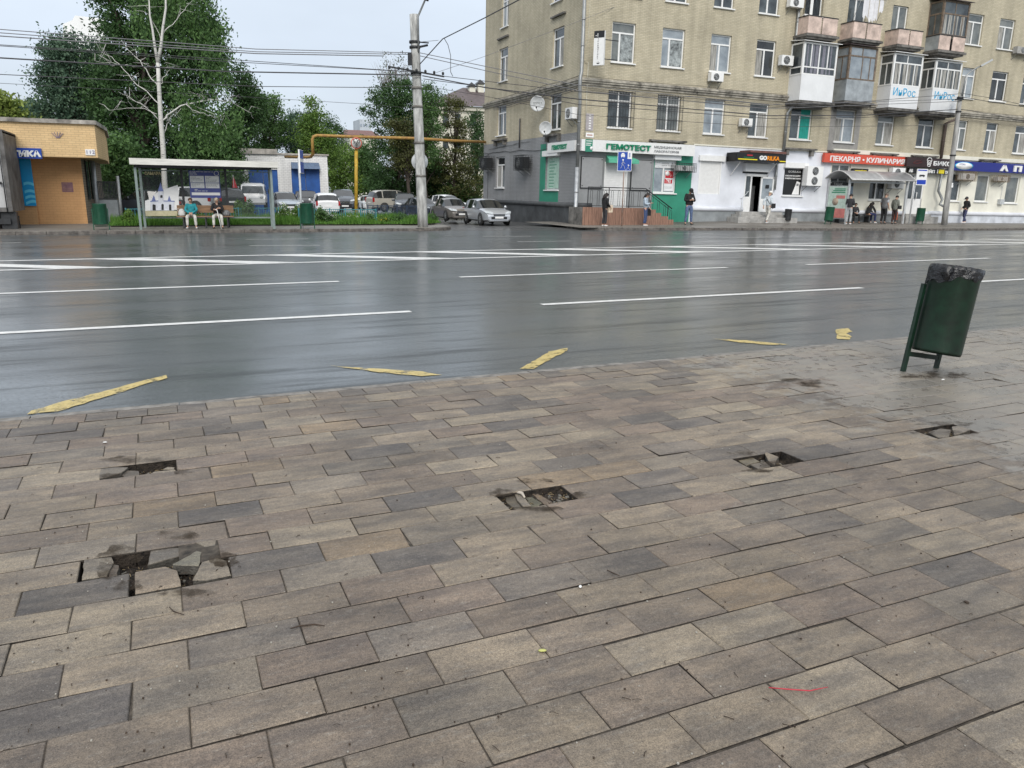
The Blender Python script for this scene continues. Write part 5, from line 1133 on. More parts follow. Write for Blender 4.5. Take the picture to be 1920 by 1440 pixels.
# left shelter ------------------------------------------------------
f = Frame(G(264.7,430), G(514.5,429)); W_ = f.w; D = 1.35
sh = root('bus_shelter', 'long flat-roofed glass bus shelter with a white fascia on the left', 'bus shelter', f.o, f.rz)
zr = f.L(390, 311)[1]; zrt = f.L(380, 298, -.3)[1]; xl = f.L(242,302,-.3)[0]; xr = f.L(521,309,-.3)[0]
tl = f.L(242,296,-.3)[1]; tr = f.L(521,303.5,-.3)[1]; bl_ = f.L(242,308,-.3)[1]; br_ = f.L(521,314.5,-.3)[1]
b = MB(); b.add([(xl,-.3,bl_),(xr,-.3,br_),(xr,-.3,tr),(xl,-.3,tl),(xl,D+.15,bl_-.0),(xr,D+.15,br_),(xr,D+.15,tr-.05),(xl,D+.15,tl-.05)], [(0,1,2,3),(5,4,7,6),(4,0,3,7),(1,5,6,2),(3,2,6,7),(4,5,1,0)])
b.build('roof', mat('chalky_white_fascia', (.66,.65,.60), .7, nscale=2, namt=.16, stretch=(.5,1,4)), sh)
b = MB(); b.box(.0,W_,-.03,.03,zr-.1,zr); b.box(-.02,W_,D-.03,D+.03,zr-.1,zr); b.box(-.03,.03,.03,D-.03,zr-.1,zr); b.box(W_-.03,W_+.03,.03,D-.03,zr-.1,zr); b.build('roof_beam', K['darkmetal'], sh)
pg = mat('green_grey_post', (.20,.25,.24), .5, namt=.1); rx1 = f.L(342,350,D)[0]; rx2 = f.L(424,350,D)[0]
for x, y, m in ((0,0,pg),(W_,0,pg),(-.0,D,pg),(W_-.06,D,pg),(rx1,D,K['darkmetal']),(rx2,D,K['darkmetal'])):
    b = MB(); b.box(x-.045,x+.045,y-.045,y+.045,-.02,zr-.1); b.build('post', m, sh)
b = MB(); zb_ = .42; b.box(.05,W_-.1,D-.02,D+.02,zb_-.04,zb_+.02); b.box(.05,W_-.1,D-.02,D+.02,zr-.2,zr-.16); b.build('rail', pg, sh)
for x0, x1 in ((.05,rx1-.05),(rx1+.05,rx2-.05),(rx2+.05,W_-.12)): b = MB(); b.box(x0,x1,D-.004,D+.004,zb_+.02,zr-.2); b.build('glass_panel', K['clear'], sh)
for x in (0, W_-.0): b = MB(); b.box(x-.004,x+.004,.06,D-.06,zb_,zr-.2); b.build('glass_panel', K['clear'], sh)
# schedule board
x0,z0 = f.L(357.5,371,D-.08); x1,z1 = f.L(411,320,D-.08)
r_ = root('notice_board', 'blue and white timetable board behind the seated pair in the left shelter', 'notice board', f.o, f.rz)
b = MB(); b.box(x0,x1,D-.10,D-.05,z0,z1,0); w, h = x1-x0, z1-z0; y = D-.102
for (a,c,e_,g_) in ((.03,.48,.56,.80),(.52,.97,.56,.80),(.04,.48,.36,.54),(.52,.97,.36,.54),(.05,.97,.10,.20)):
    b.box(x0+a*w,x0+c*w,y-.004,y,z0+e_*h,z0+g_*h,1)
    if e_ > .3: lines(b, x0+a*w+.03, x0+c*w-.05, z0+e_*h+.02, z0+g_*h-.02, 4, y-.005, 2, .35)
lines(b, x0+.03*w, x0+.8*w, z0+.84*h, z0+.97*h, 3, y-.002, 1, .35); lines(b, x0+.15*w, x0+.9*w, z0+.23*h, z0+.33*h, 2, y-.002, 1, .3)
b.tube([(x0+w*.9+.09*math.cos(t), y-.004, z0+h*.9+.09*math.sin(t)) for t in [i*.52 for i in range(13)]], .012, 5, 1)
b.build('board', [mat('timetable_blue', (.05,.07,.26), .5), K['white'], K['grayletter']], r_)
# painted church cut-out standing in the shelter
x0,z0 = f.L(271,405,D-.2); x1,z1 = f.L(337,346,D-.2); w = x1-x0
r_ = root('cutout_panel', 'white printed panel of a small blue-roofed church at the left end of the shelter', 'panel', f.o, f.rz)
X = lambda px, py: f.L(px, py, D-.2)
b = MB()
def PQ(lst, y, ext, m): b.poly([(X(*p)[0], D-.2+y, X(*p)[1]) for p in lst], (0,ext,0), m)
def C3(x, y): return (220+x/6, 260+y/6)
PQ([C3(*p) for p in [(310,700),(380,675),(460,590),(680,520),(698,800),(312,812)]], .03, .02, 0)
PQ([C3(*p) for p in [(312,812),(680,812),(672,868),(318,872)]], .02, .02, 1)
for q in [((460,590),(520,590),(520,720),(460,720)),((370,705),(460,705),(460,808),(370,808)),((520,705),(640,705),(640,808),(520,808)),((460,720),(520,720),(520,808),(460,808))]: PQ([C3(*p) for p in q], .015, .014, 2)
for q in [((455,592),(485,490),(520,592)),((385,702),(408,632),(432,702)),((565,700),(582,640),(605,700))]: PQ([C3(*p) for p in q], .010, .01, 3)
for q in [((395,745),(405,738),(430,745),(432,805),(396,805)),((495,740),(508,732),(522,740),(522,802),(496,802)),((580,745),(592,738),(606,745),(608,805),(582,805)),((482,640),(496,632),(510,640),(508,665),(484,665))]: PQ([C3(*p) for p in q], .005, .006, 4)
for q in [((370,700),(460,695),(460,705),(370,710)),((520,695),(645,700),(645,710),(520,705))]: PQ([C3(*p) for p in q], .005, .006, 3)
b.build('panel', [K['white'], mat('sandy_print', (.50,.46,.30), .6), mat('white_print', (.66,.68,.74), .6), mat('slate_blue_print', (.16,.20,.42), .6), K['black']], r_)
b = MB(); a_,z_ = X(270,325); b.text('САМАРА', .16, Matrix.Translation((a_, D-.02, z_-.05)) @ RXZ, .002, width=X(301,325)[0]-a_, bold=.006); b.build('lettering', mat('gold_letter', (.60,.52,.28), .5), sh)
# bench
fb = Frame(f.o+f.n*.62+f.u*0, f.o+f.n*.62+f.u*W_); x0 = f.L(332,400,.9)[0]; x1 = f.L(438,400,.9)[0]; zs = .50; BY = .72
bn = root('bench', 'brown plank bench on black legs inside the left shelter', 'bench', f.o, f.rz)
for i in range(3): b = MB(); b.box(x0,x1,BY-.22+.15*i,BY-.09+.15*i,zs-.04,zs); b.build('seat', K['benchwood'], bn) if i == 0 else b.build('seat_plank', K['benchwood'], bn)
b = MB(); b.box(x0,x1,BY+.30,BY+.335,zs+.12,zs+.42); b.build('backrest', K['benchwood'], bn)
for x in (x0+.25,(x0+x1)/2,x1-.25): b = MB(); b.bar((x,BY-.18,-.02),(x,BY-.18,zs-.045),.05); b.bar((x,BY+.22,-.02),(x,BY+.32,zs+.12),.05); b.bar((x,BY-.2,zs-.065),(x,BY+.24,zs-.065),.04); b.build('leg', K['darkmetal'], bn)
BENCH = (f, x0, x1, zs, BY)

# right shelter with a barrel roof -----------------------------------
f2 = Frame(G(1585,420.5), G(1691.5,420)); W2 = f2.w; D2 = 1.5
s2 = root('bus_shelter', 'grey metal bus shelter with a curved roof on the right', 'bus shelter', f2.o, f2.rz)
zt2 = f2.L(1593,340)[1]; zc2 = zt2+.55
b = MB(); n = 14; xs_, xe_ = -.25, W2+.35; prof = [(-.35+ (D2+.6)*i/n, zt2-.02+.62*math.sin(math.pi*(.05+.9*i/n))) for i in range(n+1)]; vs = []
for x in (xs_, xe_):
    for y, z in prof: vs.append((x, y, z))
    for y, z in prof: vs.append((x, y, z+.035))
m_ = 2*(n+1)
b.add(vs, [(i, i+1, m_+i+1, m_+i) for i in range(n)]+[(n+1+i+1, n+1+i, m_+n+1+i, m_+n+1+i+1) for i in range(n)]+[(0,m_,m_+n+1,n+1),(n,2*n+1,m_+2*n+1,m_+n)]+[(i, n+1+i, n+2+i, i+1) for i in range(n)]+[(m_+i+1, m_+n+2+i, m_+n+1+i, m_+i) for i in range(n)], smooth=True)
b.build('roof', mat('smoky_roof_sheet', (.33,.33,.33), .3, nscale=2, namt=.15), s2)
b = MB()
for x in (xs_+.02, W2*.5, xe_-.02): b.tube([(x,y,z+.02) for y, z in prof], .035, 6)
b.tube([(xs_,-.35,prof[0][1]+.02),(xe_,-.35,prof[0][1]+.02)], .045, 6); b.tube([(xs_,prof[-1][0],prof[-1][1]+.02),(xe_,prof[-1][0],prof[-1][1]+.02)], .03, 6); b.build('roof_frame', mat('pale_grey_tube', (.55,.55,.54), .4), s2)
for x, y in ((0,0),(0,D2),(W2,0),(W2,D2),(W2*.42,D2),(W2*.72,D2)): b = MB(); b.box(x-.05,x+.05,y-.05,y+.05,-.02,zt2+.1); b.build('post', K['paintmetal'] if y == 0 or x == 0 else K['metal'], s2)
b = MB(); b.box(0,W2,D2-.02,D2+.02,.40,.45); b.box(0,W2,D2-.02,D2+.02,zt2-.1,zt2-.04); b.box(0,W2,-.02,.02,zt2-.08,zt2); b.box(-.02,.02,0,D2,zt2-.3,zt2-.25); b.box(-.02,.02,0,D2,.30,.35); b.build('rail', K['paintmetal'], s2)
for x0_, x1_ in ((.05,W2*.42-.05),(W2*.42+.05,W2*.72-.05),(W2*.72+.05,W2-.05)): b = MB(); b.box(x0_,x1_,D2-.004,D2+.004,.45,zt2-.1); b.build('glass_panel', K['clear'], s2)
r_ = root('advert_panel', 'pale green and red advert on the left end wall of the curved shelter', 'advert', f2.o, f2.rz)
b = MB(); b.box(-.05,-.02,.08,D2-.08,.35,zt2-.3,0); H_ = zt2-.65
b.box(-.056,-.05,.10,D2*.62,.36,.36+H_*.30,1); b.lathe([(0,-.006),(.22,-.006),(.22,0)],16,(-.051,D2*.58,.35+H_*.52),'x',2)
b.box(-.056,-.05,.18,D2*.55,.35+H_*.62,.35+H_*.72,1)
for i in range(3): b.box(-.058,-.05,.2,D2*.8-.1*i,.35+H_*(.80+.055*i),.35+H_*(.83+.055*i),3)
b.build('panel', [mat('pale_green_print', (.50,.62,.54), .5), mat('faded_red_print', (.60,.20,.18), .5), mat('tan_print', (.42,.33,.25), .6), K['ggreen']], r_)
r_ = root('notice_board', 'blue-grey poster on the back wall of the curved shelter', 'poster', f2.o, f2.rz)
b = MB(); b.box(.1,W2*.40-.02,D2-.09,D2-.05,.75,zt2-.25,0); b.box(.1,W2*.40-.02,D2-.095,D2-.09,zt2-.27,zt2-.03,2); lines(b, .2, W2*.36, 1.5, zt2-.4, 5, D2-.092, 1, .5); lines(b, .2, W2*.36, 1.0, 1.4, 3, D2-.092, 2, .5)
b.text('ТАБАК', .2, Matrix.Translation((.3,D2-.1,zt2-.22)) @ RXZ, .002, 3, width=.75); b.build('panel', [mat('dusty_blue_print', (.30,.40,.50), .5), K['grayletter'], K['black'], K['white']], r_)
bn2 = root('bench', 'low dark bench inside the curved shelter', 'bench', f2.o, f2.rz)
b = MB(); bx0, bx1 = .25, W2*.62; b.box(bx0,bx1,D2-.72,D2-.32,.42,.46); b.build('seat', K['darkmetal'], bn2)
for x in (bx0+.15,bx1-.15): b = MB(); b.box(x-.03,x+.03,D2-.68,D2-.36,-.02,.42); b.build('leg', K['darkmetal'], bn2)

# bus stop signs
P, h = hgt(1705.5, 420.5, 316)
r_ = root('bus_stop_sign', 'blue and white bus stop sign on a thin pole beside the curved shelter', 'bus stop sign', P, .0)
b = MB(); b.tube([(-.05,.03,-.05),(.12,.03,h)], .035, 8); b.build('pole', K['paintmetal'], r_)
hb = h-(A(1718,347,P.y).z-P.z); xa = .03; w_ = (A(1728,330,P.y)-A(1708.5,330,P.y)).length
b = MB(); b.box(xa,xa+w_,-.05,0,h-hb,h,0); b.box(xa+.06,xa+w_-.06,-.056,-.05,h-hb+.05,h-hb*.68,1); b.box(xa+.06,xa+w_-.06,-.056,-.05,h-.12,h-.05,1)
b.box(xa+.2,xa+w_-.2,-.058,-.05,h-hb*.46,h-hb*.40,2); b.box(xa+.25,xa+w_-.25,-.058,-.05,h-hb*.40,h-hb*.36,2)
for x in (xa+.28, xa+w_-.3): b.lathe([(0,-.006),(.04,-.006),(.04,0)],10,(x,-.052,h-hb*.47),'y',2)
b.build('plate', [K['white'], mat('sign_blue', (.01,.05,.42), .4), K['black']], r_)
P = G(567, 429); h = A(565,281,P.y).z-P.z
r_ = root('bus_stop_sign', 'narrow bus stop sign seen edge-on above a green bin on the left', 'bus stop sign', P, 1.25)
b = MB(); b.tube([(0,0,-.05),(0,0,h-.3)], .045, 8); b.build('pole', K['paintmetal'], r_)
b = MB(); z0 = A(565,325,P.y).z-P.z; b.box(-.42,.42,-.12,-.06,z0,h,0); b.box(-.40,.40,-.125,-.12,z0+.02,z0+.45,1); b.box(-.40,.40,-.125,-.12,h-.35,h-.02,1); b.box(-.40,.40,-.06,-.055,z0+.02,h-.04,2); b.build('plate', [K['white'], K['blue'], K['black']], r_)
# residential zone sign
P, h = hgt(1166, 424.5, 284)
r_ = root('road_sign', 'blue sign with walking figure and child on a rusty post before the laboratory', 'road sign', P, -.35)
b = MB(); b.tube([(0,.03,-.05),(-.02,.03,h-.1)], .03, 8); b.build('post', mat('rusty_post', (.35,.31,.28), .6, nscale=4, col2=(.20,.09,.05), stretch=(1,1,.6)), r_)
w_ = .72; z0 = A(1166,321,P.y).z-P.z; H_ = h-z0; b = MB(); b.box(-w_/2,w_/2,-.02,0,z0,h,0); b.box(-w_/2+.02,w_/2-.02,-.024,-.02,z0+.03,h-.02,1)
def sg(x, z, w, hh): b.box(-w_/2+x*w_-w/2,-w_/2+x*w_+w/2,-.030,-.024,z0+z*H_-hh/2,z0+z*H_+hh/2,0)
sg(.36,.80,.20,.11); sg(.36,.88,.13,.08); sg(.28,.73,.04,.05); sg(.44,.73,.04,.05)
sg(.83,.83,.20,.38); 
for zz in (.74,.80,.86,.92): b.box(-w_/2+.77*w_,-w_/2+.88*w_,-.034,-.030,z0+zz*H_-.02,z0+zz*H_+.01,1)
def wl2(pts, w): 
    for (a,c),(d,e_) in zip(pts, pts[1:]): b.bar((-w_/2+a*w_,-.028,z0+c*H_),(-w_/2+d*w_,-.028,z0+e_*H_),w,.008,0)
b.lathe([(0,-.004),(.045,-.004),(.045,0)],10,(-w_/2+.38*w_,-.026,z0+.57*H_),'y',0); wl2([(.38,.54),(.36,.36)],.09); wl2([(.36,.38),(.24,.15)],.05); wl2([(.36,.38),(.48,.24),(.52,.13)],.05); wl2([(.38,.50),(.26,.36)],.035); wl2([(.38,.50),(.52,.38)],.035)
b.lathe([(0,-.004),(.03,-.004),(.03,0)],10,(-w_/2+.76*w_,-.026,z0+.31*H_),'y',0); wl2([(.76,.28),(.74,.18)],.07); wl2([(.74,.19),(.64,.08)],.035); wl2([(.74,.19),(.88,.07)],.035); wl2([(.76,.27),(.88,.30)],.025); b.lathe([(0,-.004),(.02,-.004),(.02,0)],8,(-w_/2+.56*w_,-.026,z0+.07*H_),'y',0)
b.build('plate', [K['white'], K['blue']], r_)

# concrete contact-wire pole on the left
P = G(793,425.5); T_ = A(776, 27, P.y); HP = T_.z-P.z
pr = root('utility_pole', 'tall white concrete pole leaning slightly left at the corner of the lawn', 'pole', P)
dx = T_.x-P.x
b = MB(); n = 10; b.tube([(dx*i/n, 0, HP*i/n-(.1 if i == 0 else 0)) for i in range(n+1)], [lerp(.235,.185,i/n) for i in range(n+1)], 18); b.build('shaft', K['pole'], pr)
def on(py, dxp=0): q = A(793-18*(425-py)/398., py, P.y)-P; return q
for py in (79, 89, 137, 165, 200, 268, 330): q = on(py); b = MB(); b.lathe([(.20,-.05),(.235,-.05),(.235,.05),(.20,.05)], 16, (q.x,0,q.z)); b.build('band', K['darkmetal'] if py < 150 else K['concrete_dark'], pr)
b = MB(); q = on(112); b.bar((q.x-.28,-.1,q.z-.25),(q.x-.28,-.1,q.z+.25),.14); q = on(79); b.tube([(q.x,-.1,q.z),(q.x+.6,-.1,q.z+.0)], .03, 6); q = on(89); b.tube([(q.x+.1,-.1,q.z),(q.x+.55,-.1,q.z+.12)], .05, 6)
q = on(137); b.bar((q.x-1.3,-.25,q.z+.15),(q.x+1.2,-.25,q.z-.1),.06)
for k in range(7): x = q.x-1.25+.4*k; b.lathe([(0,-.02),(.05,0),(.06,.08),(.03,.12),(0,.13)], 8, (x,-.25,q.z+.12-.1*k/6-.05)); 
b.build('crossarm', K['darkmetal'], pr)
q = A(781,33,P.y)-P; e1 = A(795,-4,P.y)-P; e2 = A(806,-40,P.y-1.5)-P; b = MB(); b.tube([(q.x,-.2,q.z-1.4),(q.x,-.2,q.z),(e1.x,-.4,e1.z),(e2.x,e2.y,e2.z)], [.05,.045,.04,.035], 8); b.build('lamp_arm', K['metal'], pr)
b = MB(); b.bar((e1.x,-.4,e1.z-.2),(e1.x+.15,-.5,e1.z+.35),.12,.1); b.build('clamp', K['darkmetal'], pr)
c_ = A(787,303,P.y+.22); r_ = root('round_sign', 'grey back of a round road sign strapped to the tall concrete pole', 'road sign', c_)
rr = (A(802.5,303,P.y)-A(771.5,303,P.y)).length/2; b = MB(); b.lathe([(0,-.01),(rr,-.01),(rr,.01),(0,.01)], 28, (0,0,0), 'y'); b.build('disc', K['paintmetal'], r_)
b = MB(); b.bar((-rr*.6,-.02,.12),(rr*.6,-.02,.12),.04,.02); b.bar((-rr*.6,-.02,-.12),(rr*.6,-.02,-.12),.04,.02); b.build('strap', K['metal'], r_)
POLE = (P, on)
# lamp pole on the right
P2 = G(1770,422); t2 = A(1797.5,180,P2.y); 
r2 = root('lamp_pole', 'tall grey pole with a bent street lamp arm in front of the pharmacy', 'street lamp', P2)
b = MB(); n = 8; hz_ = t2.z-P2.z; b.tube([((t2.x-P2.x)*(i/n)*.45, 0, hz_*i/n-(.1 if i == 0 else 0)) for i in range(n+1)], [lerp(.19,.12,i/n) for i in range(n+1)], 14); b.build('shaft', mat('weathered_grey_pole', (.38,.375,.36), .7, nscale=2.5, namt=.3, stretch=(2,2,.4)), r2)
tx = (t2.x-P2.x)*.45; am = A(1829,127,P2.y)-P2; en = A(1861,112,P2.y-.6)-P2
b = MB(); b.tube([(tx,-.1,hz_),(tx+.15,-.1,hz_+1.2),(am.x-.45,-.1,am.z-.25),(am.x,-.15,am.z),(am.x+.3,-.2,am.z+.12)], [.06,.05,.045,.04,.04], 8); b.build('lamp_arm', K['metal'], r2)
b = MB(); b.bar((am.x+.2,-.2,am.z+.08),(en.x,en.y,en.z),.26,.10); b.build('lamp_head', K['paintmetal'], r2)
b = MB(); b.lathe([(.13,-.06),(.19,-.06),(.19,.06),(.13,.06)], 12, (tx,0,hz_-.1)); b.bar((tx-.6,-.15,hz_-.25),(tx+.1,-.15,hz_-.2),.08); b.lathe([(.13,-.04),(.17,-.04),(.17,.04),(.13,.04)], 12, (tx*.9,0,hz_-.9)); b.lathe([(.15,-.04),(.185,-.04),(.185,.04),(.15,.04)], 12, (tx*.55,0,hz_*.55)); b.build('bracket', K['darkmetal'], r2)
# white stickers on it
b = MB()
for z, w in ((2.46,.13),(2.32,.16)): b.box(-.06,-.06+w,-.188,-.183,z,z+.142)
b.build('sticker', K['white'], r2)

# ------------------------------------------------------------------ overhead wires
def wire(pts, r, name, label, m, sag=0., n=14, group='overhead wires'):
    P_ = [A(x, y, Y) for x, y, Y in pts]; out = []
    for p, q in zip(P_, P_[1:]):
        for i in range(n):
            t = i/n; v = p.lerp(q, t); v.z -= sag*4*t*(1-t); out.append(v)
    out.append(P_[-1]); c = out[0].copy(); b = MB(); b.tube([v-c for v in out], r, 5); o = b.build(name, m); o.location = c; return tag(o, label, 'wire', group)
PY_ = POLE[0].y
wl3 = [((-90,47,PY_),(0,55,PY_),(480,92,PY_),(771,99,PY_),.016,K['wiregrey'],'top wire of the three close grey ones left of the tall concrete pole'),
 ((-90,53,PY_),(0,61.5,PY_),(480,97,PY_),(771,102,PY_),.016,K['wiregrey'],'middle wire of the three close grey ones left of the tall concrete pole'),
 ((-90,59,PY_),(0,67.5,PY_),(480,100.5,PY_),(720,105,PY_),.020,K['wiregrey'],'lowest and thickest of the three close grey wires left of the tall concrete pole'),
 ((-90,76,PY_),(0,84,PY_),(420,111,PY_),(778,135,PY_),.013,K['wire'],'thin wire sloping down to the crossarm, upper of a pair'),
 ((-90,79,PY_),(0,86,PY_),(420,115,PY_),(760,134,PY_),.013,K['wire'],'thin wire sloping down to the crossarm, lower of a pair'),
 ((-90,104,PY_-.3),(0,108.5,PY_-.3),(420,134,PY_-.3),(790,141,PY_-.3),.026,K['wire'],'thick black cable crossing in front of the big birch'),
 ((-90,135,PY_-.3),(0,139.5,PY_-.3),(480,162,PY_-.3),(690,164,PY_-.3),(792,160,PY_),.014,K['wire'],'thin dark wire running below the thick black cable'),
 ((-90,153,PY_),(0,156,PY_),(400,178,PY_),(700,196,PY_),(900,215,PY_+3),.008,K['wire'],'faintest and lowest wire over the left trees')]
for *p_, r__, m__, lb in wl3: wire(p_, r__, 'wire', lb, m__, .0, 8)
EX = (1797, P2.y)
def on2(py): return (1797+(190-py)*.02, py, P2.y-.1)
wr = [((782,98,PY_),(908,124,PY_),(1085,160,PY_-.5),(1440,196,P2.y),(1796,186,P2.y),.016,'upper grey wire from the tall concrete pole towards the lamp pole'),
 ((784,104,PY_),(908,132,PY_),(1085,170,PY_-.5),(1440,204,P2.y),(1796,190,P2.y),.016,'second grey wire from the tall concrete pole towards the lamp pole'),
 ((800,139,PY_),(908,152,PY_),(1085,172,PY_-.5),(1440,202,P2.y),(1560,195,P2.y),(1797,176,P2.y),.014,'wire rising again to the top of the lamp pole'),
 ((792,142,PY_-.3),(908,164,PY_),(1085,186,PY_-.5),(1440,217,P2.y),(1620,216,P2.y),(1797,205,P2.y),.024,'thick black cable across the second storey of the brick block'),
 ((794,148,PY_-.3),(908,163,PY_),(1085,196,PY_-.5),(1440,222,P2.y),(1600,221,P2.y),(1794,212,P2.y),.015,'dark wire just under the thick cable across the brick block'),
 ((792,161,PY_),(908,180,PY_),(1085,215,PY_-.5),(1440,238,P2.y),(1700,236,P2.y),(1791,233,P2.y),.010,'lowest thin wire across the second-storey windows'),
 ((1797,174,P2.y),(1860,184,P2.y),(1925,198,P2.y),(2100,240,P2.y),.015,'upper wire leaving the lamp pole to the right edge'),
 ((1797,181,P2.y),(1870,193,P2.y),(1925,201,P2.y),(2100,238,P2.y),.020,'thicker wire leaving the lamp pole to the right edge'),
 ((1797,204,P2.y),(1870,216,P2.y),(1925,229,P2.y),(2100,270,P2.y),.015,'lower wire leaving the lamp pole to the right edge')]
for *p_, r__, lb in wr: wire(p_, r__, 'wire', lb, K['wire'] if 'grey' not in lb else K['wiregrey'], .0, 10)
wire([(782,126,PY_),(830,73,PY_-1.2),(908,34,PY_-4),(980,-4,PY_-8),(1100,-70,PY_-14)], .022, 'span_wire', 'thick span wire climbing right from the tall pole over the street', K['wire'])
wire([(790,78.5,PY_),(822,75.5,PY_-1.0)], .010, 'span_wire', 'short thin stay between the tall pole and the thick span wire', K['wiregrey'])
wire([(833,72,PY_-1.2),(840,84,PY_-1.3),(845,104,PY_-1.3),(845,135,PY_-1.4),(849,143,PY_-1.4)], .014, 'hanging_cable', 'loop of cable hanging free from the span wire', K['wire'])
wire([(818,136,PY_),(908,106,PY_+1.0),(1085,40,PY_+2.3),(1180,2,PY_+3)], .009, 'span_wire', 'very thin stay rising to the wall of the brick block', K['wiregrey'])

# ------------------------------------------------------------------ left side: brick kiosk building, lorry
KY = 40.2
ks = root('shop_building', 'low flat-roofed orange brick building with an overhanging upper band, number 112', 'building')
def Q(px, py, Y=KY): return A(px, py, Y)
zg = .0
xe = Q(157,350).x; z_top = Q(100,237).z; z_mid = Q(150,294).z
b = MB(); b.box(-40, xe, KY, KY+9, -1, z_mid); b.build('wall', BRICKD, ks)
YF = KY-1.3; xc = A(179.5,260,YF).x; zt = A(100,231,YF).z; zm = A(100,294,YF).z; xs_ = A(197,260,YF+4.2).x; xsb = A(200,260,KY+9).x
YB = KY+9
b = MB(); b.poly([(-40,YF,zm),(xc,YF,zm),(xs_,YF+4.2,zm),(xsb,YB,zm),(-40,YB,zm)], (0,0,zt-zm)); b.build('fascia', BRICKO, ks)
b = MB(); b.poly([(-40,YF-.12,zt+.002),(xc+.08,YF-.12,zt+.002),(xs_+.12,YF+4.2,zt+.002),(xsb+.12,YB,zt+.002),(-40,YB,zt+.002)], (0,0,.16)); 
b.build('roof_edge', mat('worn_roof_edge', (.42,.39,.35), .85, nscale=1.6, namt=.4, bump=.4), ks)
xw = Q(178,350,KY+3.2).x
b = MB(); b.poly([(xe+.002,KY+.0,-1),(xw,KY+3.2,-1),(xw,KY+9,-1),(xe+.002,KY+9,-1)], (0,0,z_mid-.05+1)); b.build('side_wall', brick('side_brick', (.30,.24,.17), (.26,.21,.15), (.14,.11,.09), bw=.28, rh=.11), ks)
for t in (.25,.62):
    w_ = MB(); p = Vector((lerp(xe,xw,t),lerp(KY,KY+3.2,t),0)); q = Vector((lerp(xe,xw,t+.22),lerp(KY,KY+3.2,t+.22),0)); w_.poly([p+Vector((.03,-.03,1.2)),q+Vector((.03,-.03,1.2)),q+Vector((.03,-.03,2.9)),p+Vector((.03,-.03,2.9))], (.02,-.02,0)); w_.build('window', K['glass'], ks)
b = MB(); xa, xb = A(40,350,KY-1.).x, Q(63,350).x; b.box(A(-60,350,KY).x, Q(66,350).x, KY-.35, KY-.02, -.5, z_mid, 0); b.build('pillar', BRICKD, ks)
r_ = root('shop_front_panel', 'blue and light blue printed panels of the optician under the blue sign', 'shop panel'); Yp = KY-.4
x0, x1 = A(-60,350,Yp).x, A(64,350,Yp).x; xm = A(45,350,Yp).x; xn = A(26,350,Yp).x; z0, z1 = A(45,386,Yp).z, A(45,298,Yp).z
b = MB(); b.box(x0,xn,Yp-.03,Yp,z0,z1,2); b.box(xn,xm,Yp-.03,Yp,z0,z1,0); b.box(xm,x1,Yp-.03,Yp,z0,z1,0)
zb1 = A(45,351,Yp).z; b.box(xn-.1,xm-.05,Yp-.04,Yp-.03,zb1,A(45,300,Yp).z,2); lines(b, xn+.0, xm-.1, zb1+.15, zb1+1.1, 8, Yp-.041, 1, .45)
for i, (za, zc_) in enumerate(((.0,.10),(.16,.24),(.31,.39),(.46,.60))):
    n = 10; H_ = z1-z0; top = [(lerp(xm,x1,k/n), z0+H_*(zc_*.78)+.10*math.sin(k/n*2.2+i*.2)) for k in range(n+1)]; bot = [(x, z-H_*.06) for x, z in top]
    b.add([(x,Yp-.036,z) for x, z in bot+top], [(k,k+1,n+1+k+1,n+1+k) for k in range(n)], 1)
b.build('panel', [K['cyan'], K['cyan_light'], K['navy']], r_)
r_ = root('shop_sign', 'blue optician sign with white rounded letters on the orange building', 'shop sign'); Ys = YF-.15
x0, x1 = A(-70,285,Ys).x, A(77.5,285,Ys).x; z0, z1 = A(50,297,Ys).z, A(50,277.5,Ys).z
b = MB(); b.box(x0,x1,Ys,YF-.002,z0,z1); b.build('sign_box', K['blue'], r_)
xl_ = A(-8,285,Ys).x; b = MB(); b.text('ОПТИКА', (z1-z0)*.72, Matrix.Translation((xl_,Ys-.012,z0+(z1-z0)*.2)) @ RXZ, .01, width=A(76.5,285,Ys).x-xl_, bold=.02); b.build('lettering', K['white'], r_)
r_ = root('number_plate', 'white house number plate 112 on the orange brick band', 'number plate'); x0,x1 = A(160,285,YF-.05).x, A(178,285,YF-.05).x; z0,z1 = A(169,291,YF-.05).z, A(169,280,YF-.05).z
b = MB(); b.box(x0,x1,YF-.05,YF-.002,z0,z1,0); b.text('112', (z1-z0)*.82, Matrix.Translation((x0+.05,YF-.06,z0+.06)) @ RXZ, .004, 1, width=(x1-x0)*.85); b.build('plate', [K['white'], mat('violet_letter', (.12,.10,.22), .5)], r_)
p = A(108,253,YF); b = MB()
for a in (-.9,-.45,0,.45,.9): b.bar((p.x+.05*math.sin(a),YF-.03,p.z-.12),(p.x+.22*math.sin(a)*1.2,YF-.03,p.z+.12*math.cos(a)),.02)
o = b.build('mark', mat('violet_mark', (.2,.16,.25), .6), ks)
p0, p1 = Q(117,360), Q(136,342); b = MB(); b.box(p0.x,p1.x,KY-.006,KY,p0.z,p1.z,0); lines(b, p0.x+.03, p1.x-.03, p0.z+.03, p1.z-.03, 5, KY-.007, 1, .4); b.build('stencil', [mat('violet_stencil', (.20,.10,.12), .7), mat('violet_stencil2', (.30,.16,.12), .7)], ks)
b = MB(); p = G(40,410); b.box(p.x-1.2,p.x+.8,p.y-.4,p.y+1.2,-.2,p.z+.72); r_ = b.build('step_block', mat('beige_block', (.36,.31,.24), .85, nscale=3, namt=.15)); tag(r_, 'beige concrete block below the light blue panel, beside the lorry', 'concrete block')
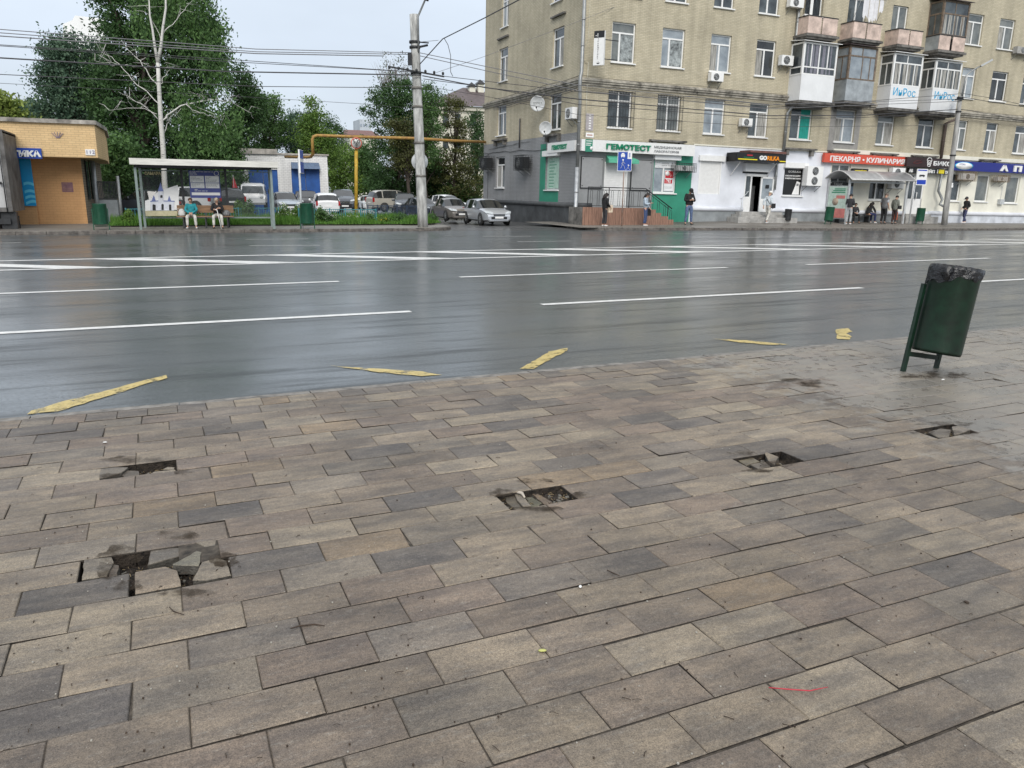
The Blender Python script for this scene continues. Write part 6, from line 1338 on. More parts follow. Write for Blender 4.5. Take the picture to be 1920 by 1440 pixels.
# gate and posts between the kiosk and the shelter
r_ = root('gate', 'dark iron railings and a grey post right of the orange building', 'gate', (0,0,0)); b = MB(); Yg = KY+1.5
x0, x1 = A(183,350,Yg).x, A(217,350,Yg).x; zt_, zb_ = A(200,341,Yg).z, A(200,373,Yg).z
for i in range(13): x = lerp(x0,x1,i/12); b.bar((x,Yg,zb_),(x,Yg,zt_),.035)
b.bar((x0,Yg,zt_),(x1,Yg,zt_),.05); b.bar((x0,Yg,zb_),(x1,Yg,zb_),.05); b.build('railing', K['darkmetal'], r_)
for px, r0 in ((180.5,.10),(224,.07)): b = MB(); p = A(px,370,Yg); b.tube([(p.x,Yg,-.5),(p.x,Yg,A(px,302 if px < 200 else 330,Yg).z)], r0, 8); b.build('post', K['metal'], r_)
b = MB(); b.box(x0,x1,Yg+.0,Yg+1,-1,zb_-.05); b.build('low_wall', K['plinth2'], r_)
# lorry (only its rear right corner is in the picture)
TY = 35.9; lx = A(14,330,TY).x; zt_ = A(10,249,TY).z; zb_ = A(10,389,TY).z
lo = root('lorry', 'dirty white box lorry seen from behind at the left edge', 'lorry')
b = MB(); b.box(lx-2.5, lx-.0, TY, TY+3.0, zb_, zt_, 0); b.build('cargo_box', mat('dirty_white_box', (.50,.50,.50), .5, nscale=1.2, namt=.2, stretch=(1,1,.3)), lo)
b = MB()
xr_ = lx; 
for z0,z1,x0_,x1_ in ((zb_,zt_+.06,xr_-.12,xr_+.03),(zb_,zt_+.06,lx-2.53,lx-2.38)): b.box(x0_,x1_,TY-.06,TY+3.0,z0,z1)
b.box(lx-2.53,xr_+.03,TY-.05,TY+3.0,zt_+.001,zt_+.12); b.box(lx-2.53,xr_+.03,TY-.05,TY+3.0,zb_-.16,zb_-.001); b.box(lx-1.27,lx-1.2,TY-.05,TY,zb_,zt_); b.build('box_frame', mat('grimy_grey_metal', (.14,.135,.13), .6, .2, nscale=2, namt=.35), lo)
b = MB(); 
for z in (.9,1.8): b.lathe([(.05,-.05),(.05,.05)],8,(lx-.25,TY-.1,zb_+z),'z')
for x in (lx-.5,lx-.15): b.tube([(x,TY-.1,zb_-.2),(x,TY-.1,zt_-.1)], .02, 6)
b.build('door_bar', K['darkmetal'], lo)
b = MB(); b.box(lx-2.4,lx-.1,TY-.02,TY+.1,zb_-.62,zb_-.42); b.box(lx-.42,lx+.1,TY+.1,TY+.5,.05,zb_-.17); b.build('bumper', K['darkmetal'], lo)
b = MB(); b.box(lx-.9,lx-.5,TY-.04,TY-.02,zb_-.58,zb_-.46); b.build('tail_light', mat('amber_lamp', (.75,.30,.03), .3), lo)
for y in (TY+.9, TY+2.4):
    for x in (lx-.45, lx-2.15): b = MB(); b.lathe([(.0,-.14),(.30,-.14),(.44,-.12),(.46,0),(.44,.12),(.30,.14),(0,.14)], 22, (x,y,.50), 'x'); b.build('wheel', K['rubber'], lo)
# mudflap block at the lorry's corner
b = MB(); b.box(lx-.38,lx+.12,TY+.55,TY+.62,.02,.62); b.build('mudflap', K['rubber'], lo)

# white garage block
GY = 60.
gb = root('garage', 'white brick garage row with blue metal doors behind the parked cars', 'garage')
xa, xb, xm = A(457,330,GY).x, A(615,330,GY).x, A(522,330,GY).x; zt1 = A(490,289,GY).z; zt2 = A(570,291,GY).z
dr = [A(468,358,GY), A(520,318,GY), A(549,375,GY), A(599,317,GY)]
hl = [(dr[0].x,dr[1].x,-1.,dr[1].z),(dr[2].x,dr[3].x,-1.,dr[3].z)]
class _: pass
b = MB()
xs2 = [xa,hl[0][0],hl[0][1],hl[1][0],hl[1][1],xb]
for i,(p,q) in enumerate(zip(xs2, xs2[1:])):
    if i in (1,3): b.box(p,q,GY,GY+.3,hl[i//2][3],zt2)
    else: b.box(p,q,GY,GY+.3,-1.5,zt2)
b.box(xa,xb,GY+.3,GY+6,-1.5,zt2-.02); b.build('wall', BRICKW, gb)
b = MB(); b.box(xa-.9,xm+.0,GY-.15,GY+6,zt2+.001,zt2+.35); b.box(xm+.002,xb+.1,GY-.1,GY+6,zt2+.001,zt2+.1); b.build('roof', mat('pale_roof_slab', (.50,.47,.43), .8, nscale=1.5, namt=.25), gb)
for h in hl: b = MB(); b.box(h[0],(h[0]+h[1])/2-.02,GY+.1,GY+.16,-1,h[3]); b.box((h[0]+h[1])/2+.02,h[1],GY+.1,GY+.16,-1,h[3]); b.build('door', K['bluedoor'], gb)
p, q = A(548,316,GY-.5), A(600,305,GY-.5); b = MB(); b.add([(p.x,GY-.5,p.z),(q.x,GY-.5,p.z),(q.x,GY-.01,q.z),(p.x,GY-.01,q.z),(p.x,GY-.01,p.z),(q.x,GY-.01,p.z)], [(0,1,2,3),(0,3,4),(1,5,2),(0,4,5,1)]); b.build('awning', mat('slate_blue_sheet', (.10,.15,.24), .5, namt=.15), gb)
r_ = root('red_flag', 'small red flag standing above the parked cars beside the white van', 'flag', A(440,372,52)); b = MB(); hh = A(440,328,52).z-A(440,372,52).z; b.tube([(0,0,-1),(0,0,hh)], .025, 6); b.build('staff', K['metal'], r_)
b = MB(); b.add([(0,-.01,hh),(.25,.06,hh-.9),(.12,0,hh-1.6),(-.22,.05,hh-1.4),(-.08,-.04,hh-.7)], [(0,1,2,3,4)]); b.build('cloth', K['red'], r_)
# yellow gas pipe on posts and height limit sign
PYP = 49.
def Pp(px, py, Y=PYP): return A(px, py, Y)
gpz = root('gas_pipe', 'rusty yellow overhead gas pipe stepping up and running to the brick block', 'gas pipe')
endp = BM @ Vector((-.05, SL(907,267)[0]-.4, SL(907,267)[1]))
b = MB(); pts = [Pp(535,294,56), Pp(575,295,PYP+4), Pp(583,294,PYP+1), Pp(587,288), Pp(585.5,262), Pp(588,256), Pp(594,254), Pp(668,256.5), Pp(780,259.5), Pp(850,264), endp]
b.tube(pts, [.088]*len(pts), 10); b.build('pipe', K['rusty'], gpz)
b = MB(); pts = [A(150,282,58), A(240,284.5,58), A(360,289,58), A(400,290,58), A(448,291,58)]; b.tube(pts, .10, 8); b.build('pipe', K['rusty'], gpz)
for px, Y in ((390,58),(215,58)): b = MB(); p = A(px,288,Y); b.tube([(p.x,Y,-1),(p.x,Y,p.z)], .10, 8); b.build('post', K['yellow'], gpz)
b = MB(); p = Pp(668,258); g_ = Pp(666,386); b.tube([(g_.x,PYP,-.6),(p.x,PYP,p.z)], .105, 10); b.build('post', K['yellow'], gpz)
r_ = root('height_limit_sign', 'round white height limit sign 5,0 m with a red rim on the yellow post', 'road sign', Pp(668,268.5,PYP-.2)); rr = (Pp(678.5,268,PYP)-Pp(657.5,268,PYP)).length/2
b = MB(); b.lathe([(0,0),(0,-.02),(rr,-.02),(rr,.02),(0,.02)], 28, (0,0,0), 'y', 0); b.lathe([(rr*.82,-.03),(rr,-.03),(rr,-.02)], 28, (0,0,0), 'y', 1); b.text('5,0', rr*.95, Matrix.Translation((-rr*.62,-.036,-rr*.02)) @ RXZ, .006, 2, width=rr*1.25); b.text('м', rr*.5, Matrix.Translation((-rr*.2,-.036,-rr*.42)) @ RXZ, .006, 2)
b.add([(-.1,-.036,-rr*.78),(.1,-.036,-rr*.78),(0,-.036,-rr*.60)], [(0,1,2)], 2); b.add([(-.1,-.036,rr*.80),(.1,-.036,rr*.80),(0,-.036,rr*.64)], [(0,2,1)], 2)
b.build('plate', [K['white'], mat('faded_red_rim', (.55,.12,.08), .5), K['black']], r_)

# far buildings
r_ = root('tower_block', 'white high-rise block showing behind the crown of the big tree', 'building'); b = MB(); Y = 210
p = [A(x, y, Y) for x, y in ((118,45),(135,38),(141,29),(196,36),(196,330),(118,330))]; b.poly(p, (0,18,0)); b.build('wall', mat('white_tower', (.93,.93,.93), .7, nscale=.1), r_)
r_ = root('tower_block', 'distant pale high-rise with window rows above the gas pipe', 'building'); Y = 420
x0, x1 = A(675,250,Y).x, A(696,250,Y).x; zt = A(684,224,Y).z; b = MB(); b.box(x0,x1,Y,Y+15,-5,zt,0); 
for i in range(9):
    z = zt-2.2-3.2*i
    for j in range(4): xx = lerp(x0,x1,(j+.2)/4); b.box(xx,xx+(x1-x0)*.14,Y-.1,Y,z-1.4,z,1)
b.build('wall', [mat('pale_tower', (.52,.56,.62), .7, nscale=.1), mat('tower_window', (.30,.35,.42), .4)], r_)
r_ = root('house', 'distant red-brown roof just above the gas pipe', 'house'); Y = 230; p = A(655,251,Y); q = A(706,246,Y); b = MB(); b.box(p.x,q.x,Y,Y+12,-3,p.z-.3); b.build('wall', K['cream'], r_); b = MB(); b.add([(p.x-1,Y-1,p.z-.3),(q.x+1,Y-1,p.z-.3),(q.x,Y+6,q.z+.5),(p.x,Y+6,q.z+.5),(q.x+1,Y+13,p.z-.3),(p.x-1,Y+13,p.z-.3)], [(0,1,2,3),(3,2,4,5),(0,3,5),(1,4,2)]); b.build('roof', K['roofred'], r_)
r_ = root('cream_house', 'cream three-storey house with a brown roof glimpsed beside the brick block', 'house'); Y = 96
x0, x1 = A(815,240,Y).x, A(935,240,Y).x; ze = A(880,200,Y).z; hs = []
for px in (835,858,888):
    for py0, py1 in ((213,233),(255,276)): hs.append((A(px-5,py0,Y).x, A(px+5,py0,Y).x, A(px,py1,Y).z, A(px,py0,Y).z))
b = MB(); 
for i in range(len(b.v)): pass
xs_ = sorted({x0,x1,*[h[0] for h in hs],*[h[1] for h in hs]}); b.box(x0,x1,Y,Y+12,-2,ze); b.box(x0-.3,x1,Y-.3,Y,ze-.5,ze); b.build('wall', mat('cream_plaster', (.66,.63,.54), .8, nscale=.5, namt=.1), r_)
for h in hs: b = MB(); b.box(h[0],h[1],Y-.06,Y-.001,h[2],h[3]); b.box(h[0]-.1,h[1]+.1,Y-.12,Y-.06,h[2]-.1,h[2]); b.build('window', K['glass'], r_)
b = MB(); zr_ = A(895,166,Y+6).z; xr2 = A(868,170,Y+6).x; b.add([(x0-.5,Y-.6,ze+.01),(x1,Y-.6,ze+.01),(x1,Y+6,zr_),(xr2,Y+6,zr_),(x0-.5,Y+13,ze+.01),(x1,Y+13,ze+.01)], [(0,1,2,3),(0,3,4),(3,2,5,4)]); b.build('roof', K['roofbrown'], r_)
for px, py in ((884,163),(900,158)): b = MB(); p = A(px,py,Y+5); b.box(p.x-.4,p.x+.4,Y+4.6,Y+5.4,p.z-1.6,p.z,0); b.add([(p.x-.6,Y+4.4,p.z),(p.x+.6,Y+4.4,p.z),(p.x+.6,Y+5.6,p.z),(p.x-.6,Y+5.6,p.z),(p.x,Y+5,p.z+.6)], [(0,1,4),(1,2,4),(2,3,4),(3,0,4)], 1); b.build('chimney', [K['cream'], K['black']], r_)

# ------------------------------------------------------------------ parked cars
def car(loc, rz, label, paint_, L=4.4, W_=1.78, H_=1.48, kind='sedan', plate=True, k=1., group='cars parked in the side street and yard'):
    """local: +x is the front"""
    r_ = root('parked_car', label, 'car', loc, rz, group); r_.scale = (k,k,k); h2 = W_/2; wb = L*.30
    # stations: x, z_low, z_belt, z_top, half width, half width at roof ; roof flags
    zb = .25 if kind != 'suv' else .34; bl = H_*.62; hood = H_*(.60 if kind != 'suv' else .64)
    F = L/2
    if kind == 'sedan': st = [(-F,.32,.30,bl*.88,.80),(-F+.12,.2,0,bl*.98,.92),(-F+.75,.2,0,bl*1.02,.99),(-F+1.35,.2,1,H_*.97,1.),(-F+1.9,.2,1,H_,1.),(.0,.2,1,H_*.99,1.),(.35,.2,1,H_*.94,1.),(F-1.25,.2,0,hood*1.08,1.),(F-.9,.2,0,hood,1.),(F-.35,.2,0,hood*.90,.95),(F-.05,.24,0,hood*.70,.82),(F,.3,0,hood*.6,.76)]
    elif kind == 'pickup': st = [(-F,.32,0,bl*1.0,.90),(-F+.1,.25,0,bl*1.02,.97),(-F+1.1,.25,0,bl*1.03,1.),(-F+1.5,.25,1,H_*.97,1.),(-F+2.0,.25,1,H_,1.),(.6,.25,1,H_*.99,1.),(.95,.25,1,H_*.95,1.),(F-1.5,.25,0,hood*1.06,1.),(F-.9,.25,0,hood,1.),(F-.3,.25,0,hood*.95,.96),(F-.03,.3,0,hood*.8,.9),(F,.35,0,hood*.7,.85)]
    else: st = [(-F,.32,0,bl*.96,.84),(-F+.06,.25,1,bl*1.08,.92),(-F+.32,.25,1,H_*.90,.97),(-F+.6,.25,1,H_*.975,1.),(-F+1.4,.25,1,H_,1.),(-.15,.25,1,H_*.995,1.),(.22,.25,1,H_*.955,1.),(F-1.15,.25,0,hood*1.08,1.),(F-.75,.25,0,hood,1.),(F-.3,.25,0,hood*.92,.95),(F-.05,.28,0,hood*.74,.84),(F,.34,0,hood*.6,.78)]
    body = MB(); gl = MB(); rings = []
    for (x, zl, up, zt, wf) in st:
        w = h2*wf; zl = (zl if kind != 'suv' else zl+.08)-.05; be = min(bl*(1.0 if x < F-1.4 else .97), zt-.03)
        wr_ = w*.74 if up and zt > bl+.25 else w*.86
        rings.append([(x,-w*.80,zl),(x,-w*.97,zl+.10),(x,-w,lerp(zl,be,.55)),(x,-w*.965,be),(x,-wr_,zt-.06 if zt > be+.08 else zt-.02),(x,-wr_*.72,zt),(x,0,zt+.02),(x,wr_*.72,zt),(x,wr_,zt-.06 if zt > be+.08 else zt-.02),(x,w*.965,be),(x,w,lerp(zl,be,.55)),(x,w*.97,zl+.10),(x,w*.80,zl)])
    n = 13; vs = [v for r0 in rings for v in r0]; fb = []; fg = []
    for i in range(len(rings)-1):
        up0, up1 = st[i][2], st[i+1][2]
        for j in range(n-1):
            q = (i*n+j, i*n+j+1, (i+1)*n+j+1, (i+1)*n+j)
            side = j in (3, 8); top = 4 <= j <= 7; slope = up0 != up1 and abs(st[i+1][3]-st[i][3]) > .15
            rear_s = kind not in ('sedan','pickup') and i in (1,) and top
            if (side and (up0 or up1) and (up0 and up1)) or (top and slope) or rear_s: fg.append(q)
            elif side and slope: fg.append(q)
            else: fb.append(q)
        fb.append((i*n+n-1, i*n, (i+1)*n, (i+1)*n+n-1))
    fb += [tuple(range(n)), tuple(reversed(range((len(rings)-1)*n, len(rings)*n)))]
    body.add(vs, [tuple(reversed(f)) for f in fb], smooth=True); bo = body.build('body', paint_, r_)
    bo.data.set_sharp_from_angle(angle=math.radians(35))
    gl.add(vs, [tuple(reversed(f)) for f in fg], smooth=True); go = gl.build('windows', K['carglass'], r_); go.data.set_sharp_from_angle(angle=math.radians(30))
    for s_ in (-1, 1):
        for x in ((-F+1.35 if kind == 'sedan' else -F+.95), -.25 if kind != 'pickup' else .1):
            yb_, yt_ = h2*.972, h2*.755; x += 0; pl_ = MB(); pl_.bar((x,s_*yb_,bl-.02),(x,s_*yt_,H_*.955),.07,.03); pl_.build('pillar', paint_, r_)
    wr = .33 if kind != 'suv' else .37
    if kind == 'pickup': wr = .41
    for x in (-wb, wb):
        for s_ in (-1, 1):
            a = MB(); a.lathe([(wr+.07,-.004),(wr+.07,.012),(0,.012)], 24, (x, s_*(h2-.008), wr), 'y') if s_ > 0 else a.lathe([(wr+.07,.004),(wr+.07,-.012),(0,-.012)], 24, (x, s_*(h2-.008), wr), 'y'); a.build('wheel_arch', K['rubber'], r_)
            w = MB(); y = s_*(h2-.098); w.lathe([(wr*.6,-.11),(wr*.92,-.11),(wr,-.07),(wr,.07),(wr*.92,.11),(wr*.6,.11)], 26, (x,y,wr), 'y'); wo = w.build('wheel', K['rubber'], r_)
            rm = MB(); e = s_*.112
            rm.lathe([(wr*.66,e-.02*s_),(wr*.64,e),(wr*.56,e-.01*s_)], 24, (x,y,wr), 'y'); rm.lathe([(0,e+.004*s_),(wr*.15,e+.002*s_),(wr*.16,e-.05*s_)], 12, (x,y,wr), 'y'); rm.lathe([(wr*.62,e-.07*s_),(0,e-.07*s_)], 20, (x,y,wr), 'y', 1)
            for t in range(6): aa = t*math.pi/3+.2; rm.bar((x+math.cos(aa)*wr*.1,y+e-.012*s_,wr+math.sin(aa)*wr*.1),(x+math.cos(aa)*wr*.6,y+e-.012*s_,wr+math.sin(aa)*wr*.6),.055,.02,up=(0,1,0))
            rm.build('rim', [mat('alloy', (.45,.45,.46), .3, .7), K['black']] if False else [K['metal'], K['black']], wo)
    for s_ in (-1, 1):
        x, y = F-.13, s_*h2*.66; b = MB(); zl = hood*.74
        b.add([(F-.02,s_*h2*.42,zl-.02),(F-.10,s_*h2*.84,zl+.03),(F-.42,s_*h2*.97,zl+.14),(F-.30,s_*h2*.80,zl+.16),(F-.10,s_*h2*.45,zl+.09)], [(0,1,2,3,4) if s_ > 0 else (4,3,2,1,0)])
        for i in range(len(b.v)): v = b.v[i]; b.v[i] = (v[0]+.035, v[1]*1.02, v[2]+.01)
        b.build('headlight', K['lamp'], r_)
        b = MB(); zt2_ = bl*.84; xx = -F-.012
        if kind in ('suv','wagon','pickup'): b.box(xx,-F+.14,min(s_*h2*.80,s_*h2*.93),max(s_*h2*.80,s_*h2*.93),bl*.72,bl*1.04)
        else: b.box(xx,-F+.16,min(s_*h2*.52,s_*h2*.84),max(s_*h2*.52,s_*h2*.84),zt2_-.09,zt2_+.05)
        b.build('tail_light', K['taillamp'], r_)
        b = MB(); mx_ = F-1.62 if kind != 'pickup' else .75; b.tube([(mx_,s_*h2*.96,bl+.01),(mx_,s_*(h2+.12),bl+.07)], .02, 5); b.lathe([(0,-.05),(.07,-.045),(.095,0),(.08,.035),(0,.04)], 10, (mx_,s_*(h2+.13),bl+.10), 'x'); b.build('mirror', paint_, r_)
        b = MB(); 
        for x in (-F+1.75,-.12): b.bar((x,s_*(h2+.003),bl*.88),(x+.16,s_*(h2+.003),bl*.88),.03,.02)
        b.build('door_handle', K['chrome'] if kind == 'pickup' else paint_, r_)
    b = MB(); b.box(F-.03,F+.02,-h2*.55,h2*.55,.36,hood*.56,0); b.box(F-.03,F+.025,-h2*.40,h2*.40,hood*.60,hood*.74,0)
    for i in range(3): b.box(F+.02,F+.03,-h2*.38,h2*.38,hood*(.62+.04*i),hood*(.63+.04*i),1)
    b.build('grille', [K['black'], K['chrome']], r_)
    if plate:
        b = MB(); b.box(F+.02,F+.035,-.26,.26,.40,.51); b.box(-F-.02,-F+.02,-.26,.26,bl*.62,bl*.62+.11); b.build('number_plate', K['white'], r_)
    return r_
def cp(name, col, metal=.3, rough=.28): return mat(name, col, rough, metal, nscale=.6, namt=.04, coat=.5)
CS = cp('silver_paint', (.52,.54,.57), .5); CW = cp('white_paint_car', (.74,.75,.76), 0); CB = cp('black_paint_car', (.02,.022,.025), 0); CG = cp('bronze_grey_paint', (.22,.20,.18), .5); CD = cp('dark_grey_blue_paint', (.06,.07,.085), .3); CBE = cp('beige_paint', (.48,.46,.41), .3); CLB = cp('pale_blue_silver', (.36,.41,.46), .4)
def pc(px, py, Y=None):
    P = hit(px, py, court_z, 40.) if Y is None else A(px, py, Y); return Vector((P.x, P.y, P.z))
def carH(pxc, pyb, pyt, Y): p = A(pxc,pyb,Y); return p, A(pxc,pyt,Y).z-p.z
# bearing helper: rz so that the car front points to a given compass
def ck(px, pyb, pyt, Y, rz, label, m, kind, L, W_, Hn):
    p, h = carH(px, pyb, pyt, Y); return car((p.x,p.y,p.z), rz, label, m, L, W_, Hn, kind, k=h/Hn)
ck(912, 420.0, 373, 41.5, math.radians(-92), 'silver estate car parked first in the row by the dark plinth', CS, 'wagon', 4.4, 1.75, 1.48)
ck(846, 412.5, 371, 44.8, math.radians(-90), 'bronze-grey saloon parked behind the silver estate', CG, 'sedan', 4.5, 1.75, 1.47)
ck(838, 400, 365, 52.5, math.radians(-60), 'white car mostly hidden behind the bronze-grey saloon', CW, 'sedan', 4.4, 1.75, 1.47)
ck(790, 404.5, 370, 50, math.radians(-80), 'black car half hidden behind the tall concrete pole', CB, 'sedan', 4.5, 1.76, 1.45)
ck(760, 401, 362.5, 56, math.radians(-103), 'dark grey off-roader facing the street left of the concrete pole', CD, 'suv', 4.3, 1.82, 1.68)
ck(743, 396, 356.5, 64, math.radians(9), 'big beige off-roader with dark rear windows seen from its side', CBE, 'suv', 5.3, 2.0, 1.90)
ck(645, 396, 355, 56, math.radians(-99), 'dark crossover facing the street next to the yellow post', CD, 'suv', 4.6, 1.82, 1.70)
ck(610, 403, 361.5, 50, math.radians(86), 'white crossover with tinted rear window parked nose-in', CW, 'suv', 4.1, 1.77, 1.57)
ck(576, 396, 357, 56, math.radians(-95), 'black car between the white crossover and the pale silver hatchback', CB, 'suv', 4.4, 1.8, 1.6)
ck(536, 399, 360, 52, math.radians(-88), 'pale silver hatchback seen right of the left shelter', CLB, 'wagon', 4.2, 1.75, 1.5)
ck(428, 396, 352, 50, math.radians(95), 'dark estate with red tail lights behind the bench', CB, 'wagon', 4.4, 1.75, 1.52)
ck(343, 398, 350, 50, math.radians(150), 'white estate behind the blue timetable board', CW, 'wagon', 4.4, 1.75, 1.52)
ck(272, 403, 356, 47, math.radians(168), 'dark grey car behind the church panel of the shelter', CD, 'sedan', 4.5, 1.76, 1.5)
ck(692, 394, 366, 72, math.radians(-95), 'pale car deep in the yard left of the big beige off-roader', CW, 'sedan', 4.4, 1.75, 1.47)
# white forward-control van
p, h = carH(478, 393, 343, 54)
vn = root('parked_van', 'white round-fronted van parked before the garage', 'van', p, math.radians(-98)); k_ = h/2.05; vn.scale = (k_,)*3
b = MB(); st = [(-2.1,.5,.98,.92),(-2.0,.45,2.0,.97),(0,.45,2.05,.97),(1.5,.45,2.03,.97),(1.85,.45,1.9,.94),(2.12,.5,1.28,.92),(2.2,.5,.95,.88)]; rg = []
for x, zl, zt_, w in st:
    zm_ = min(1.15, zt_-.1); rg += [(x,-w*.85,zl),(x,-w,zl+.12),(x,-w,zm_),(x,-w*.88,zt_-.12),(x,-w*.6,zt_),(x,w*.6,zt_),(x,w*.88,zt_-.12),(x,w,zm_),(x,w,zl+.12),(x,w*.85,zl)]
n = 10; b.add(rg, [(i*n+j+1,i*n+j,(i+1)*n+j,(i+1)*n+j+1) for i in range(6) for j in range(9)]+[(i*n,i*n+9,(i+1)*n+9,(i+1)*n) for i in range(6)]+[tuple(reversed(range(10))),tuple(range(60,70))], smooth=True); o = b.build('body', CW, vn); o.data.set_sharp_from_angle(angle=math.radians(35))
b = MB(); b.add([(2.155,-.80,1.28),(2.155,.80,1.28),(1.90,.74,1.80),(1.90,-.74,1.80)], [(0,1,2,3)]); b.build('windscreen', K['glass'], vn)
for s_ in (-1,1):
    for x0,x1 in ((.95,1.65),(-.1,.75),(-1.1,-.3)): b = MB(); b.add([(x0,s_*.975,1.2),(x1,s_*.975,1.2),(x1,s_*.895,1.78),(x0,s_*.895,1.78)], [(0,1,2,3) if s_ < 0 else (3,2,1,0)]); b.build('window', K['glass'], vn)
b = MB()
for y in (-.35,.3): b.bar((2.17,y,1.3),(2.05,y+.25,1.6),.02)
b.build('wiper', K['black'], vn)
for s_ in (-1,1):
    b = MB(); b.lathe([(0,.03),(.11,.02),(.12,-.02)],14,(2.2,s_*.62,.98),'x'); b.build('headlight', K['lamp'], vn)
    b = MB(); b.tube([(1.9,s_*.95,1.4),(2.05,s_*1.2,1.45)], .015, 5); b.box(2.03,2.07,min(s_*1.12,s_*1.28),max(s_*1.12,s_*1.28),1.25,1.6); b.build('mirror', K['black'], vn)
    for x in (-1.2,1.25): b = MB(); b.lathe([(0,-.1),(.34,-.1),(.37,0),(.34,.1),(0,.1)],20,(x,s_*.85,.37),'y'); b.build('wheel', K['rubber'], vn)
b = MB(); b.box(2.2,2.3,-.9,.9,.42,.58); b.build('bumper', K['metal'], vn)

# ------------------------------------------------------------------ trees and plants
def leaves(name, m, centers, radii, n_per, size, spread, parent=None, droop=0., flat=.0, base=None, up=.0):
    """clumps of small leaf faces; centers (N,3), radii = clump radius per centre"""
    C_ = np.asarray(centers, float); N = len(C_)*n_per
    cc = np.repeat(C_, n_per, 0); rr = np.repeat(np.asarray(radii, float), n_per)
    off = NR.normal(size=(N,3))*.5; off[:,2] *= (1-flat)
    if droop: off[:,2] = off[:,2]*(1+droop)-droop*.3; off[:,0] *= .55; off[:,1] *= .55
    p = cc+off*rr[:,None]
    nrm = NR.normal(size=(N,3)); nrm[:,2] = np.abs(nrm[:,2])*.8+.1; nrm /= np.linalg.norm(nrm,axis=1)[:,None]
    a = np.cross(nrm, NR.normal(size=(N,3))); a /= np.linalg.norm(a,axis=1)[:,None]
    if droop: a[:,2] -= 1.2; a /= np.linalg.norm(a,axis=1)[:,None]
    bb = np.cross(nrm, a); bb /= (np.linalg.norm(bb,axis=1)[:,None]+1e-9)
    s_ = size*NR.uniform(.6,1.35,N)[:,None]
    v = np.empty((N*4,3)); v[0::4] = p-a*s_; v[1::4] = p+bb*s_*.5; v[2::4] = p+a*s_; v[3::4] = p-bb*s_*.5
    me = bpy.data.meshes.new(name); me.vertices.add(N*4); me.vertices.foreach_set('co', v.ravel()); me.loops.add(N*4); me.loops.foreach_set('vertex_index', np.arange(N*4)); me.polygons.add(N)
    me.polygons.foreach_set('loop_start', np.arange(0,N*4,4)); me.update(calc_edges=True)
    t = np.repeat(NR.uniform(0,1,len(C_)), n_per)*.7+NR.uniform(0,.3,N)
    at = me.attributes.new('tint','FLOAT','POINT'); at.data.foreach_set('value', np.repeat(t,4)); me.materials.append(m)
    o = bpy.data.objects.new(name, me); COL.objects.link(o)
    if parent: o.parent = parent
    return o
def blobpts(blobs, Y, base, n, shell=.55, depth=.8):
    """blobs: photo-space ellipses (cx, cy, rx, ry) at distance Y -> clump centres relative to base"""
    out = []; ar = [b_[2]*b_[3] for b_ in blobs]; tot = sum(ar)
    for (cx, cy, rx, ry), a in zip(blobs, ar):
        c = A(cx, cy, Y)-base; sx = (A(cx+rx,cy,Y)-A(cx-rx,cy,Y)).length/2; sz = (A(cx,cy-ry,Y)-A(cx,cy+ry,Y)).length/2; sy = min(sx, sz)*depth+.4
        k = max(3, int(n*a/tot)); d = NR.normal(size=(k,3)); d /= np.linalg.norm(d,axis=1)[:,None]; r = NR.uniform(shell,1.0,k)**.6
        # lobed outline
        lob = 1+.16*np.sin(d[:,0]*7+cx)+.12*np.sin(d[:,2]*9+cy)
        out.append(np.stack([c.x+d[:,0]*sx*r*lob, c.y+d[:,1]*sy*r*lob, c.z+d[:,2]*sz*r*lob], 1))
    return np.concatenate(out)
def limbs(b, a, z, tips, r0, m=0, seg=5, wob=.12):
    for tp in tips:
        tp = Vector(tp); st = Vector((a[0], a[1], z)); d = tp-st; L = d.length; pts = []
        for i in range(seg+1):
            t = i/seg; p = st+d*t; p += Vector((R.uniform(-1,1),R.uniform(-1,1),R.uniform(-.5,1)))*wob*L*.25*math.sin(math.pi*t); p.z += L*.08*math.sin(math.pi*t); pts.append(p)
        b.tube(pts, [lerp(r0, r0*.15, i/seg) for i in range(seg+1)], 6, m)
def tree(name, label, px, pyb, Y, blobs, m, n=260, per=40, leaf=.10, clump=.62, r0=.25, bark='bark', droop=0, group=None, top=None, shell=.5, nl=9, flat=.3, cat='tree', trunk=True):
    base = A(px, pyb, Y); base.z = min(base.z, court_z(base.x, Y)); r_ = root(name, label, cat, base, 0, group)
    pts = blobpts(blobs, Y, base, n, shell)
    if name == 'birch_tree': pts[:,1] = np.abs(pts[:,1])*.8+.5
    if trunk:
        b = MB(); zt_ = pts[:,2].max()*.92; cx = float(np.median(pts[:,0])); cy = 0
        tr = [Vector((cx*t*.7+R.uniform(-.08,.08)*(t>0), R.uniform(-.08,.08)*(t>0), zt_*t-(.3 if t == 0 else 0))) for t in [i/8 for i in range(9)]]
        b.tube(tr, [lerp(r0, r0*.15, (i/8)**.8) for i in range(9)], 9)
        idx = NR.choice(len(pts), min(nl*3, len(pts)), replace=False)
        for i in idx:
            q = pts[i]; t = clamp((q[2]/zt_)*.62+R.uniform(-.05,.05), .12, .9); j = t*8; k = int(j); s0 = tr[k].lerp(tr[min(k+1,8)], j-k)
            limbs(b, (s0.x, s0.y), s0.z, [q], r0*.42*(1-t*.6))
        b.build('trunk', K[bark], r_)
    leaves('crown', m, pts, NR.uniform(.6,1.25,len(pts))*clump, per, leaf, 1, r_, droop=droop, flat=flat)
    return r_
GD = leafmat('leaf_dark', (.022,.055,.018), (.075,.150,.048)); GM = leafmat('leaf_mid', (.036,.085,.026), (.115,.21,.062)); GB = leafmat('leaf_blue_green', (.040,.085,.058), (.11,.18,.11))
